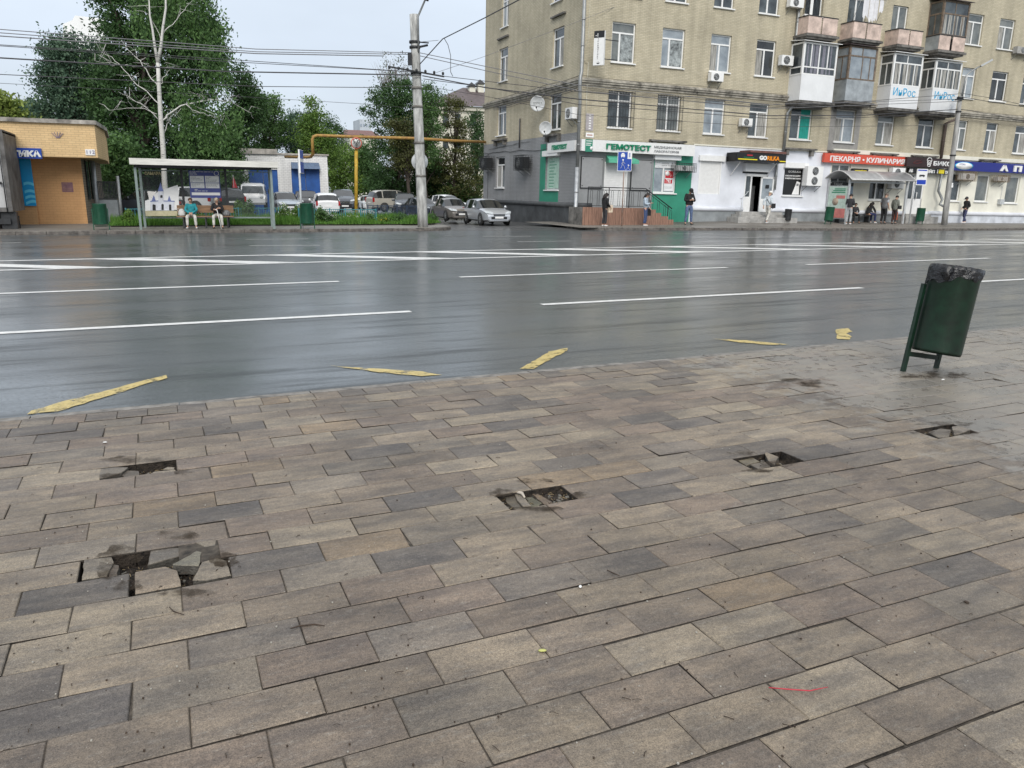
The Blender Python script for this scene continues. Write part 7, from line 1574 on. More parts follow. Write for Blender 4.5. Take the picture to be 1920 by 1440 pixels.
GL = leafmat('leaf_light', (.05,.11,.02), (.16,.26,.05)); GO = leafmat('leaf_brownish', (.03,.035,.012), (.12,.13,.04)); GY = leafmat('leaf_yellow_green', (.10,.15,.03), (.26,.32,.07)); GF = leafmat('leaf_far', (.09,.14,.07), (.20,.27,.13))
tree('tree', 'blue-green tree leaning left over the orange building, left of the big dark tree', 150, 330, 60, [(125,130,40,60),(150,185,60,50),(105,95,30,25),(95,200,32,20),(165,230,55,30),(180,130,40,60),(85,135,20,14),(78,165,18,12)], GB, 420, 62, .105, .70, .35)
tree('tree', 'huge dark green tree rising out of the picture behind the birch', 262, 370, 57, [(290,-40,110,60),(270,30,90,50),(250,95,65,45),(215,170,55,60),(345,70,70,60),(365,140,55,60),(390,85,38,60),(235,225,60,45),(330,225,70,50),(300,160,45,30),(210,-20,20,22)], GD, 720, 78, .11, .74, .55, shell=.45)
BIRCH = tree('birch_tree', 'white-barked birch with bare lower branches standing behind the left shelter', 312, 396, 44, [(330,-30,75,40),(385,50,38,45),(405,120,26,45),(340,30,50,30),(280,25,40,28),(375,215,40,22),(345,250,26,30),(400,240,30,32),(355,180,30,20),(440,215,24,22)], GM, 330, 30, .085, .55, .16, 'birch', droop=1.6, trunk=False)
b = MB(); base = BIRCH.location.copy()
def BP(px, py, dy=0.): return A(px, py, 44+dy)-base
b.tube([BP(312,396)-Vector((0,0,.5)),BP(310,370),BP(308,330),BP(306,280),BP(301,215),BP(298,160),BP(296,118)], [.15,.14,.13,.12,.105,.095,.085], 12)
b.tube([BP(296,118),BP(302,85),BP(305,55),BP(311,15),BP(310,-40)], [.085,.07,.06,.05,.02], 8)
b.tube([BP(296,120),BP(290,85),BP(286,55),BP(281,30),BP(279,-10)], [.075,.06,.05,.04,.02], 8)
for pts, r0 in ([[(305,225),(320,212),(350,195),(385,187),(410,188),(435,192),(455,203),(470,212),(475,222)],.085],[[(304,262),(310,240),(318,222),(330,210)],.06],[[(350,198),(368,208),(390,217),(408,222),(412,236)],.04],[[(305,203),(282,180),(255,158),(232,130),(210,108),(188,95)],.06],[[(301,160),(306,145),(318,131)],.05],[[(298,165),(280,140),(262,115),(245,98),(235,90)],.06],[[(296,215),(270,202),(240,203),(205,207)],.04],[[(297,225),(270,200),(245,185),(222,172)],.04],[[(305,60),(325,45),(345,20),(362,0)],.05],[[(303,75),(286,40),(272,10)],.03],[[(262,125),(225,122),(178,114)],.035]):
    n = len(pts); r0 *= .5; P3 = [BP(x, y, (i*.25 if n > 5 else i*.15)) for i, (x, y) in enumerate(pts)]; fine = []
    for p_, q_ in zip(P3, P3[1:]):
        for i in range(3): fine.append(p_.lerp(q_, i/3)+Vector((R.uniform(-.05,.05),R.uniform(-.05,.05),R.uniform(-.04,.06))))
    fine.append(P3[-1]); b.tube(fine, [lerp(r0, r0*.25, i/(len(fine)-1)) for i in range(len(fine))], 6)
    for _k in range(len(fine)//2):
        s0 = fine[R.randrange(len(fine)//3, len(fine))]; b.tube([s0, s0+Vector((R.uniform(-.35,.35),R.uniform(-.3,.3),R.uniform(-.1,.5))), s0+Vector((R.uniform(-.8,.8),R.uniform(-.5,.5),R.uniform(-.3,.5)))], [.014,.010,.004], 4)
b.build('trunk', K['birch'], BIRCH)
TL = [(452,385,62,[(455,165,26,42),(450,235,40,45),(468,200,30,40),(440,300,40,35)],GD,'dark pointed tree right of the birch, behind the garage corner'),
 (503,385,66,[(500,205,26,34),(505,250,32,40),(490,290,30,25)],GM,'soft grey-green tree against the sky above the garage'),
 (560,385,68,[(552,235,24,26),(548,275,28,25),(565,255,22,28)],GB,'bluish bushy tree left of the bright pointed one'),
 (588,385,64,[(580,195,7,14),(584,225,22,26),(592,262,34,30),(600,290,36,25)],GL,'bright green tree with a thin pointed tip above the yellow pipe'),
 (625,385,70,[(622,250,20,24),(630,285,26,24),(618,228,5,12)],GD,'small dark tree with a spiky top left of the height limit sign'),
 (640,380,62,[(640,295,26,22),(628,325,36,24),(650,345,40,26)],GL,'yellow-green bush-like tree behind the yellow post'),
 (748,385,60,[(745,175,52,28),(720,205,42,36),(770,200,50,42),(745,250,52,42),(735,300,50,40),(775,300,45,50),(720,345,45,30)],GD,'big dense dark tree behind the tall concrete pole'),
 (797,385,57,[(806,190,22,34),(810,235,24,40),(800,290,26,36)],GM,'mid green tree peeping out right of the concrete pole'),
 (770,385,55,[(757,262,26,22),(762,300,26,26),(748,235,18,16)],GO,'yellowish maple in front of the big dense dark tree'),
 (852,385,58,[(848,200,20,22),(852,245,24,34),(850,300,36,34),(862,345,40,30)],GO,'brown-green chestnut between the pole and the brick block'),
 (893,385,62,[(893,225,20,18),(898,262,22,34),(892,310,26,40),(895,352,24,25)],GD,'dark tree touching the left edge of the brick block')]
for px, pyb, Y, bl_, m, lb in TL: tree('tree', lb, px, pyb, Y+(14 if px > 600 else 0), bl_, m, int(70+sum(q[2]*q[3] for q in bl_)/30), 62, .095, .60, .22, shell=.35)
# thin, nearly bare crown above the dense tree
r_ = tree('tree', 'thin nearly bare crown of grey twigs rising above the dense dark tree', 748, 385, 75, [(738,140,36,24),(742,115,26,18)], GO, 60, 7, .09, .5, .18, nl=4)
b = MB()
for _i in range(90):
    a_ = R.uniform(-1.1,1.1); s0 = A(740+R.uniform(-25,25),165,75)-r_.location; L = R.uniform(1.0,2.6); e_ = s0+Vector((math.sin(a_)*L*.6,R.uniform(-.5,.5),L)); b.tube([s0, s0.lerp(e_,.5)+Vector((R.uniform(-.1,.1),0,0)), e_], [.02,.014,.005], 4)
b.build('twigs', mat('grey_twig', (.24,.21,.18), .8), r_)
for px, Y, bl_, m, lb in [(22,95,[(15,205,32,20),(-20,200,30,25),(20,225,40,14)],GY,'pale yellow-green tree far left above the orange building'),(62,100,[(58,210,24,15),(66,226,26,12)],GF,'pale hazy tree between the yellow-green one and the big trees'),(-60,80,[(-60,150,60,60)],GM,'tree beyond the left edge')]:
    if px > -50: tree('tree', lb, px, 330, Y, bl_, m, 120, 34, .22, 1.1, .3)
# shrubs that close the view behind the parked cars
SH = [(215,55,[(215,330,30,45),(240,300,35,40)],GD,'dark shrub mass right of the iron railings'),(225,52,[(218,285,18,30),(222,330,22,22)],GM,'lighter green shrub beside the railings'),
 (275,58,[(275,300,45,45),(290,345,50,30)],GD,'dark thicket behind the church panel'),(350,58,[(350,290,45,40),(365,335,50,30)],GD,'dark thicket behind the timetable board'),(420,57,[(415,275,35,40),(425,325,32,35)],GM,'hanging green shrub at the left corner of the garage'),
 (690,66,[(690,330,40,35),(680,295,30,30)],GM,'mid green shrub behind the big beige off-roader'),(735,64,[(735,355,45,25)],GD,'low dark shrub behind the off-roader'),(810,62,[(805,350,40,28),(815,325,25,25)],GD,'dark shrub behind the bronze-grey saloon'),(865,60,[(862,362,30,20),(840,370,18,12)],GM,'small light shrub behind the silver estate')]
for px, Y, bl_, m, lb in SH: tree('shrub', lb, px, 388, Y+(13 if px > 600 else 0), bl_, m, int(90+sum(q[2]*q[3] for q in bl_)/22), 44, .12, .7, .08, shell=.1, cat='shrub', group='shrubs behind the parked cars')
# board fence closing the yard behind the shelter
b = MB(); p, q = A(225,380,60), A(440,380,60)
for i in range(70): x = lerp(p.x-3, q.x, i/70); b.box(x, x+(q.x-p.x+3)/71, 60, 60.03, -.5, 2.3+R.uniform(-.03,.03))
tag(b.build('board_fence', mat('dark_board_fence', (.06,.055,.05), .8, nscale=3, namt=.3)), 'dark board fence at the back of the yard behind the left shelter', 'fence')
# lawn
LA = GW(228, 423); LBp = GW(826, 419)
def lawn_edge(X): return pwl(X, [(-2, 36.9), (4, 36.9), (11.5, 36.6), (13.0, 38.0)])
grid([-2,-1,1,3,5,7,9,11,12.3], lambda X: [lawn_edge(X)+(45-lawn_edge(X))*i/6 for i in range(7)], lambda X, Y: walk_z(X, Y)+.012, 'lawn', K['soil'])
n = 42000; X = NR.uniform(-2.1,12.6,n); T = NR.uniform(0,1,n)**1.3; Yl = np.array([lawn_edge(x) for x in X]); Y = Yl+(45-Yl)*T; hgt_ = NR.uniform(.10,.30,n)*(1+.7*np.sin(X*2.1)*np.sin(Y*1.3)); a = NR.uniform(0,6.28,n); w = .016
z0 = np.array([walk_z(x, y)+.05 for x, y in zip(X, Y)]); v = np.empty((n*3,3)); lx_ = np.cos(a)*w; ly_ = np.sin(a)*w; bx_ = NR.normal(size=n)*.07; by_ = NR.normal(size=n)*.07
v[0::3] = np.stack([X-lx_,Y-ly_,z0],1); v[1::3] = np.stack([X+lx_,Y+ly_,z0],1); v[2::3] = np.stack([X+bx_,Y+by_,z0+hgt_],1)
me = bpy.data.meshes.new('grass'); me.vertices.add(n*3); me.vertices.foreach_set('co', v.ravel()); me.loops.add(n*3); me.loops.foreach_set('vertex_index', np.arange(n*3)); me.polygons.add(n); me.polygons.foreach_set('loop_start', np.arange(0,n*3,3)); me.update(calc_edges=True)
at = me.attributes.new('tint','FLOAT','POINT'); at.data.foreach_set('value', np.repeat(NR.uniform(0,1,n),3)); me.materials.append(leafmat('grass_blade', (.045,.13,.018), (.15,.30,.05), .3)); o = bpy.data.objects.new('grass', me); COL.objects.link(o); tag(o, kind='stuff')
def weed(px, py, pyt, Y, wpx, m, label, flower=None, n=26, leaf=.06):
    base = A(px, py, Y); base.z = walk_z(base.x, Y)+.05; h = A(px, pyt, Y).z-base.z; sx = (A(px+wpx,py,Y)-A(px-wpx,py,Y)).length/2
    r_ = root('garden_plant', label, 'plant', base, 0, 'garden plants on the lawn'); b = MB(); pts = []
    for _i in range(n):
        x, y = R.gauss(0,sx*.42), R.gauss(0,.25); t = h*R.uniform(.45,1.0)*(1-.3*abs(x)/sx); b.tube([(x*.4,y*.4,0),(x*.8,y*.8,t*.6),(x,y,t)], [.008,.006,.003], 4)
        for q in (.35,.55,.75,1.0): pts.append((x*lerp(.4,1,q), y*lerp(.4,1,q), t*q))
    b.build('stems', mat('green_stem', (.05,.10,.03), .7), r_); leaves('foliage', m, pts, [.12]*len(pts), 9, leaf, 1, r_)
    if flower: leaves('flowers', flower, [p_ for i, p_ in enumerate(pts) if i % 4 == 3], [.09]*len(pts[3::4]), 5, .035, 1, r_)
WH = leafmat('white_flower', (.65,.65,.62), (.8,.8,.78)); YF_ = leafmat('yellow_flower', (.5,.42,.04), (.7,.6,.06))
for px, py, pyt, Y, w_, m, lb, fl in [(243,421,395,37.6,14,GL,'light green weeds at the left end of the lawn',None),(465,408,370,42,14,GM,'tall green bush growing behind the seated pair',None),(450,410,374,42.5,10,GL,'bright green plant just left of the tall green bush',None),(535,418,381,39,22,GL,'loose flowering weeds right of the left shelter',WH),(560,416,385,40,12,GL,'weeds close to the narrow bus stop sign',None),(603,420,388,38.6,12,GM,'reddish-green plant in front of the white crossover',None),(625,420,399,38,16,GM,'low green clump right of the green bin',WH),(660,420,402,38.2,18,GL,'tufted green plants below the yellow post',WH),(690,421,402,37.8,12,GM,'narrow clump at the end of the low blue fence',None),(718,421,408,37.8,14,GL,'low plants with pale yellow tips in mid lawn',YF_),(752,421,403,37.6,18,GM,'thick green clump left of the concrete pole',None),(775,421,405,37.8,10,GM,'small clump almost touching the concrete pole',None),(810,420,402,38.4,9,GM,'last clump of plants right of the concrete pole',None),(380,419,402,41,18,GL,'low weeds behind the bench',None),(300,420,405,40,20,GM,'low weeds below the church panel',None)]:
    weed(px, py, pyt, Y, w_, m, lb, fl)
# low fences
def lowfence(name, label, p0, p1, zt0, m, lean=False, n=14):
    p, q = p0, p1; r_ = root(name, label, 'fence', p); d = q-p; L = d.length
    b = MB(); h = zt0
    b.bar((0,0,h),d+Vector((0,0,h)),.035); b.bar((0,0,.12),d+Vector((0,0,.12)),.03); b.build('rail', m, r_)
    b = MB()
    for i in range(n*2):
        t = i/(n*2); s_ = d*t; b.bar(s_+Vector((0,0,.0)), s_+Vector(((.28 if lean else 0),0,h)), .022)
    b.build('bars', m, r_)
    for i in range(0, n+1, 4): b = MB(); b.bar(d*(i/n)+Vector((0,0,-.1)), d*(i/n)+Vector((0,0,h+.05)), .05); b.build('post', m, r_)
BF = mat('blue_green_fence', (.05,.22,.26), .5, namt=.2); DF = mat('dark_blue_fence', (.03,.05,.09), .5, namt=.2)
def lp(px, Y): p = A(px, 400, Y); return Vector((p.x, p.y, walk_z(p.x, Y)+.03))
lowfence('low_fence', 'low blue-green metal fence along the back of the lawn plants', lp(560,39.6), lp(705,38.6), .62, BF, n=20)
lowfence('low_fence', 'low dark blue fence with slanted bars before the parked cars', lp(690,43.5), lp(800,41.5), .72, DF, True, 24)
lowfence('low_fence', 'low blue-green fence behind the left shelter', lp(236,40.5), lp(540,42.8), .6, BF, n=30)

# ------------------------------------------------------------------ people
def skin(name, V, E_, m, sub=1, parent=None):
    me = bpy.data.meshes.new(name); me.from_pydata([v[0] for v in V], E_, []); o = bpy.data.objects.new(name, me); COL.objects.link(o)
    md = o.modifiers.new('s', 'SKIN'); md.use_smooth_shade = True
    for i, v in enumerate(V):
        r = v[1] if isinstance(v[1], tuple) else (v[1], v[1]); me.skin_vertices[0].data[i].radius = r
    me.skin_vertices[0].data[0].use_root = True
    s_ = o.modifiers.new('u', 'SUBSURF'); s_.levels = sub; s_.render_levels = sub
    m2 = bpy.data.meshes.new_from_object(o.evaluated_get(bpy.context.evaluated_depsgraph_get())); m2.name = name
    m2.materials.clear(); m2.materials.append(m); m2.polygons.foreach_set('use_smooth', [True]*len(m2.polygons))
    bpy.data.objects.remove(o); bpy.data.meshes.remove(me)
    o = bpy.data.objects.new(name, m2); COL.objects.link(o)
    if parent: o.parent = parent
    return o
STAND = dict(pel=(0,0,.96), spi=(0,0,1.14), che=(0,-.01,1.32), nb=(0,-.02,1.46), hd=(0,.02,1.57),
  shL=(-.17,-.01,1.42), elL=(-.23,-.04,1.14), wrL=(-.22,.04,.90), shR=(.17,-.01,1.42), elR=(.23,-.04,1.14), wrR=(.22,.04,.90),
  hiL=(-.09,0,.93), knL=(-.10,.02,.50), anL=(-.11,-.03,.09), hiR=(.09,0,.93), knR=(.10,.02,.50), anR=(.11,-.03,.09), toeL=(-.12,.14,.035), toeR=(.12,.14,.035))
def mk(n_, col, **k): return mat(n_, col, .85, nscale=9, namt=.22, bump=.4, bscale=18, **k)
def person(loc, rz, h, label, top, bot, shoes, hair, pose=None, long_hair=False, cap=None, wide=1.0, loose=1.0, sleeves=True, hood=False, coat=None, skin_m=None, tuck=0., skirt=False, collar=None):
    J = dict(STAND); J.update(pose or {}); J = {a: Vector(b_) for a, b_ in J.items()}; k = h/1.75
    r_ = root('person', label, 'person', loc, rz); r_.scale = (k,k,k); sm = skin_m or K['skin']
    V = []; E_ = []; ix = {}
    def ad(n_, p, r, par=None):
        V.append((Vector(p), r)); ix[n_] = len(V)-1
        if par is not None: E_.append((ix[par], ix[n_]))
    w = wide
    ad('pel', J['pel'], (.135*w,.10)); ad('spi', J['spi'], (.12*w,.092), 'pel'); ad('che', J['che'], (.135*w,.10), 'spi'); ad('nb', J['nb'], (.07,.06), 'che')
    up = (J['hd']-J['nb']).normalized(); ad('nk', J['nb'].lerp(J['hd'],.55), .052, 'nb'); ad('h1', J['hd'], (.070,.080), 'nk'); ad('h2', J['hd']+up*.06, (.084,.098), 'h1'); ad('h3', J['hd']+up*.125, (.072,.084), 'h2')
    for s_ in 'LR':
        sg_ = -1 if s_ == 'L' else 1
        ad('sh'+s_, J['sh'+s_], .062, 'che'); ad('um'+s_, J['sh'+s_].lerp(J['el'+s_],.5), .048, 'sh'+s_); ad('el'+s_, J['el'+s_], .041, 'um'+s_); ad('fm'+s_, J['el'+s_].lerp(J['wr'+s_],.45), .038, 'el'+s_); ad('wr'+s_, J['wr'+s_], .026, 'fm'+s_)
        d = (J['wr'+s_]-J['el'+s_]).normalized(); side = d.cross(Vector((0,1,0)) if abs(d.y) < .8 else Vector((0,0,1))).normalized(); pal = J['wr'+s_]+d*.045
        ad('pa'+s_, pal, (.034,.020), 'wr'+s_); ad('pk'+s_, pal+d*.045, (.036,.018), 'pa'+s_)
        cu = d.cross(side).normalized()*.6
        for f_ in range(4):
            o_ = side*(-.030+.020*f_); L = (.062,.072,.068,.052)[f_]; a1 = pal+d*.05+o_; ad(f'f{f_}{s_}', a1+d*L*.5+cu*.012, .0095, 'pk'+s_); ad(f'g{f_}{s_}', a1+d*L*.9+cu*.035, .008, f'f{f_}{s_}')
        ad('t1'+s_, pal+side*(-.045)+d*.01+cu*.01, .012, 'pa'+s_); ad('t2'+s_, pal+side*(-.06)+d*.04+cu*.025, .009, 't1'+s_)
        ad('hi'+s_, J['hi'+s_], .088*w, 'pel'); ad('tm'+s_, J['hi'+s_].lerp(J['kn'+s_],.5), .074*w, 'hi'+s_); ad('kn'+s_, J['kn'+s_], .055, 'tm'+s_); ad('cm'+s_, J['kn'+s_].lerp(J['an'+s_],.35)+Vector((0,-.015,0)), .053, 'kn'+s_); ad('an'+s_, J['an'+s_], .034, 'cm'+s_); ad('to'+s_, J['toe'+s_], (.034,.026), 'an'+s_)
    bo = skin('body', V, E_, sm, 1, r_)
    # face: nose, ears joined to the body mesh; eyes, brows and mouth small
    hc = J['hd']+up*.055; look = (pose or {}).get('look', (0,1,0)); fwd = Vector(look).normalized(); rt_ = fwd.cross(up).normalized(); fwd = up.cross(rt_).normalized()
    Mh = Matrix((rt_, fwd, up)).transposed().to_4x4(); Mh.translation = hc
    bm_ = MB(); bm_.add([Mh @ Vector(p) for p in [(-.014,.085,-.022),(.014,.085,-.022),(0,.116,-.020),(0,.088,.022)]], [(0,2,3),(2,1,3),(0,1,2),(0,3,1)], smooth=True)
    for s_ in (-1,1): bm_.lathe([(0,-.008),(.024,-.006),(.030,.004),(.018,.010),(0,.008)], 8, (0,0,0), 'x', M=Mh @ Matrix.Translation((s_*.088,-.005,-.005)), smooth=True)
    me = bo.data; nv = len(me.vertices); vs0 = [v.co[:] for v in me.vertices]; fs0 = [tuple(p.vertices) for p in me.polygons]
    me2 = bpy.data.meshes.new('body'); me2.from_pydata(vs0+bm_.v, [], fs0+[tuple(i+nv for i in f_) for f_ in bm_.f]); me2.materials.append(sm); me2.polygons.foreach_set('use_smooth', [True]*len(me2.polygons)); bo.data = me2; bpy.data.meshes.remove(me)
    for s_ in (-1,1): b = MB(); b.lathe([(0,-.006),(.011,-.003),(.011,.003),(0,.006)], 8, (0,0,0), 'y', M=Mh @ Matrix.Translation((s_*.031,.084,.006))); b.build('eye', K['black'], r_)
    b = MB(); b.box(-.024,.024,.078,.090,-.055,-.048, M=Mh); b.build('mouth', mat('lip', (.30,.10,.08), .6), r_)
    # hair as a cap grown round the skull
    hb = MB(); n1, n2 = 14, 9; vs = []
    for i in range(n2+1):
        ph = math.pi*i/n2*.62
        for j in range(n1):
            a = 2*math.pi*j/n1; fr = math.sin(a); lim = 1.0 if fr < .35 else max(.42, 1-.85*(fr-.35)); p2 = ph*lim
            rr = 1+.03*math.sin(a*5+i); vs.append(Mh @ Vector((.098*math.sin(p2)*math.cos(a)*rr, .112*math.sin(p2)*math.sin(a)*rr-.008, .112*math.cos(p2)+.012)))
    hb.add(vs, [(i*n1+j,(i+1)*n1+j,(i+1)*n1+(j+1)%n1,i*n1+(j+1)%n1) for i in range(n2) for j in range(n1)], smooth=True)
    if long_hair:
        for s_, xx in ((-1,-.085),(1,.085),(0,0),(-.5,-.05),(.5,.05)):
            yb_ = -.075 if abs(s_) < 1 else -.02; hb.tube([Mh @ Vector((xx,yb_*.8,.06)), Mh @ Vector((xx*1.15,yb_-.02,-.06)), Mh @ Vector((xx*1.1,yb_-.01,-.18)), Mh @ Vector((xx*.9,yb_,-.27))], [.03,.045,.04,.015], 8)
    hb.build('hair', hair, r_)
    if cap:
        c = MB(); vs = []
        for i in range(6):
            ph = math.pi/2*i/5
            for j in range(16): a = 2*math.pi*j/16; vs.append(Mh @ Vector((.104*math.sin(ph)*math.cos(a), .118*math.sin(ph)*math.sin(a)-.006, .115*math.cos(ph)+.035)))
        c.add(vs, [(i*16+j,(i+1)*16+j,(i+1)*16+(j+1)%16,i*16+(j+1)%16) for i in range(5) for j in range(16)], smooth=True)
        c.add([Mh @ Vector(p) for p in [(-.085,.07,.045),(.085,.07,.045),(.065,.19,.028),(-.065,.19,.028),(-.085,.07,.036),(.085,.07,.036),(.065,.19,.019),(-.065,.19,.019)]], [(0,1,2,3),(7,6,5,4),(2,1,5,6),(3,2,6,7),(0,3,7,4)]); c.build('cap', cap, r_)
    # clothes
    g = 1.22*loose
    def cl(nm, lst, ed, m, sub=1): return skin(nm, lst, ed, m, sub, r_)
    V = []; E_ = []; hem = J['pel']+Vector((0,0,-.04))+(J['pel']-J['spi']).normalized()*tuck
    seq = [(hem,(.155*w*g,.125*g)),(J['pel'].lerp(J['spi'],.4),(.150*w*g,.118*g)),(J['spi'],(.140*w*g,.112*g)),(J['che'],(.150*w*g,.115*g)),(J['nb']+Vector((0,0,-.02)),(.085*g,.068*g)),(J['nb']+up*.035,(.062*g,.060*g))]
    for i, q in enumerate(seq):
        V.append(q); 
        if i: E_.append((i-1,i))
    for s_ in 'LR':
        b0 = len(V); V += [(J['sh'+s_],.074*g),(J['sh'+s_].lerp(J['el'+s_],.5),.062*g)]; E_ += [(3,b0),(b0,b0+1)]
        if sleeves: V += [(J['el'+s_],.056*g),(J['el'+s_].lerp(J['wr'+s_],.5),.050*g),(J['el'+s_].lerp(J['wr'+s_],.93),.041*g)]; E_ += [(b0+1,b0+2),(b0+2,b0+3),(b0+3,b0+4)]
    cl('jacket' if sleeves else 'shirt', V, E_, top)
    V = [(J['pel']+Vector((0,0,.0)),(.128*w,.105)),(J['pel'].lerp(J['spi'],.55),(.118*w,.095))]; E_ = [(0,1)]
    for s_ in 'LR':
        b0 = len(V); V += [(J['hi'+s_].lerp(J['kn'+s_],.12),.092*w),(J['hi'+s_].lerp(J['kn'+s_],.5),.090*w),(J['kn'+s_],.074),(J['kn'+s_].lerp(J['an'+s_],.5),.070),(J['an'+s_]+Vector((0,0,.03)),.064)]; E_ += [(0,b0)]+[(b0+i,b0+i+1) for i in range(4)]
    cl('trousers', V, E_, bot)
    for s_ in 'LR':
        d = (J['toe'+s_]-J['an'+s_]); d.z = 0; d.normalize(); a_ = J['an'+s_]; lo_ = J['toe'+s_].z
        cl('shoe', [(Vector((a_.x,a_.y,lo_+.010))-d*.045,(.040,.036)),(Vector((a_.x,a_.y,lo_+.012))+d*.06,(.046,.038)),(Vector((a_.x,a_.y,lo_+.005))+d*.17,(.040,.026))], [(0,1),(1,2)], shoes)
    if hood:
        cl('hood', [(J['nb']+Vector((0,-.06,.0)),(.09,.07)),(J['hd']+Vector((0,-.035,.04)),(.115,.12)),(J['hd']+Vector((0,-.02,.12)),(.098,.10))], [(0,1),(1,2)], top)
    r_['_h'] = 0; del r_['_h']
    return r_
def pl_(px, pyb, pyt, crown=1.755):
    P = GW(px, pyb); return P, A(px, pyt, P.y).z-P.z
BLK = mk('black_cloth', (.015,.015,.017)); DARK = mk('charcoal_cloth', (.035,.035,.04)); JEANS = mk('blue_jeans', (.055,.085,.19)); JEANSL = mk('light_jeans', (.11,.16,.29)); PALE = mk('pale_trousers', (.62,.60,.55)); TEAL = mk('teal_knit', (.02,.27,.31)); DEN = mk('pale_denim', (.42,.50,.58)); WSH = mk('white_shirt_cloth', (.66,.72,.76)); GREYV = mk('grey_vest', (.16,.16,.165)); OLV = mk('grey_green_coat', (.22,.235,.20)); GRT = mk('light_grey_trousers', (.42,.43,.44))
HB = mat('dark_hair', (.018,.012,.010), .6, namt=.2); HBR = mat('brown_hair', (.07,.035,.02), .6); HG = mat('fair_grey_hair', (.42,.36,.27), .7); WS_ = mat('white_shoe', (.68,.68,.68), .5)
def attach(par, nm, b, m): return b.build(nm, m, par)
def toLocal(rp, v): bpy.context.view_layer.update(); return rp.matrix_world.inverted() @ Vector(v)
# standing
P, h = pl_(1133, 424.5, 361); r1 = person(P, -1.5, h, 'person in a black hooded jacket facing right, holding a paper bag beside the road sign', BLK, DARK, WS_, HB, dict(wrR=(.12,.26,.98), elR=(.22,.03,1.16), wrL=(-.14,.24,.97), elL=(-.24,.02,1.14), hd=(0,.05,1.57), knL=(-.09,.03,.50), anL=(-.09,-.06,.09), toeL=(-.09,.10,.035)), hood=True, long_hair=True, tuck=.10)
bg_ = root('paper_bag', 'cream paper carrier bag with brown print in the hands of the hooded person', 'bag', P+Vector((.28*h/1.75,-.05,.62*h)), .2); b = MB(); b.box(-.13,.13,-.06,.06,-.34,.02,0); lines(b, -.09, .10, -.25, -.1, 3, -.061, 1, .6); b.tube([(-.06,0,.02),(-.04,0,.16),(.04,0,.16),(.06,0,.02)], .006, 5, 0); b.build('bag', [mat('cream_paper', (.68,.56,.42), .7), mat('brown_print', (.32,.18,.10), .7)], bg_)
P, h = pl_(1209, 424, 361); r2_ = person(P, math.pi+.75, h, 'person with long dark hair and pale denim jacket looking at a phone', DEN, JEANS, WS_, HB, dict(wrR=(.08,.27,1.20), elR=(.22,.04,1.14), wrL=(-.16,.18,.95), elL=(-.24,-.02,1.14), hd=(0,.05,1.565), look=(0.1,1,-.25)), long_hair=True)
bh = root('handbag', 'flat black bag hanging at the side of the denim jacket person', 'bag', P+Vector((.26,.12,.52*h)), .3); b = MB(); b.box(-.14,.16,-.04,.04,-.36,.0); b.tube([(-.08,0,0),(-.05,0,.24),(.05,0,.24),(.09,0,0)], .008, 5); b.build('bag', BLK, bh)
ph = root('phone', 'dark phone held by the denim jacket person', 'phone', P+Vector((.10,-.24,.735*h)), .5); b = MB(); b.box(-.035,.035,-.006,.006,-.07,.07); b.build('case', K['black'], ph)
P, h = pl_(1290, 421.5, 352.5); r3 = person(P, math.pi-.1, h, 'person in a black jumper, black cap and jeans looking down, on the far pavement', BLK, JEANSL, K['black'], HB, dict(wrR=(.05,.20,1.18), elR=(.27,.02,1.14), wrL=(-.04,.24,1.20), elL=(-.27,.02,1.14), hd=(0,.06,1.56), look=(0,1,-.45), knL=(-.13,.02,.5), anL=(-.17,-.03,.09), toeL=(-.22,.12,.035), knR=(.13,.02,.5), anR=(.15,-.03,.09), toeR=(.21,.12,.035)), cap=BLK, wide=1.12, loose=1.12)
ph = root('phone', 'pale phone in the hands of the person in the black jumper', 'phone', P+Vector((.0,-.27,.70*h)), .1); b = MB(); b.box(-.04,.04,-.008,.008,-.07,.07); b.build('case', K['white'], ph)
P, h = pl_(1438, 418.5, 358); r4 = person(P, -1.35, h, 'person in a white cap, white shirt and pale trousers walking right past the steps', WSH, PALE, WS_, HG, dict(wrR=(.20,.10,.92), wrL=(-.22,-.12,.93), elL=(-.24,-.12,1.16), knL=(-.10,.10,.50), anL=(-.10,.22,.09), toeL=(-.10,.38,.045), knR=(.10,-.02,.50), anR=(.10,-.22,.10), toeR=(.10,-.06,.035), hd=(0,.05,1.57)), cap=K['white'])
b = MB(); b.tube([(-.12,.05,1.46),(.0,.15,1.28),(.16,.13,1.06)], .014, 5); b.tube([(-.12,.03,1.46),(-.02,-.13,1.28),(.16,-.1,1.06)], .014, 5); b.build('bag_strap', BLK, r4)
sb = root('shoulder_bag', 'small black shoulder bag at the hip of the person in the white cap', 'bag', P+Vector((.12,-.26,.56*h)), -.3); b = MB(); b.box(-.10,.12,-.05,.05,-.16,.10); b.build('bag', BLK, sb)
P, h = pl_(1590, 421, 363); r5 = person(P, -1.2, h, 'person in grey trousers and dark top standing at the curved shelter', DARK, GRT, WS_, HB, dict(wrR=(.06,.20,1.15), elR=(.23,-.02,1.14), wrL=(-.06,.20,1.14), elL=(-.23,-.02,1.14)), tuck=-.03)
P, h = pl_(1655, 419.5, 361.5); r6 = person(P, -1.45, h, 'person with cropped hair in a grey vest over a pale plaid shirt', GREYV, BLK, K['darkmetal'], mat('cropped_grey_hair', (.16,.13,.11), .7), dict(hd=(0,.05,1.57), wrR=(.2,.10,.93), pel=(0,-.02,.96)), wide=1.25, loose=1.1, tuck=.12, sleeves=False)
r6.scale = r6.scale
V = []; E_ = []
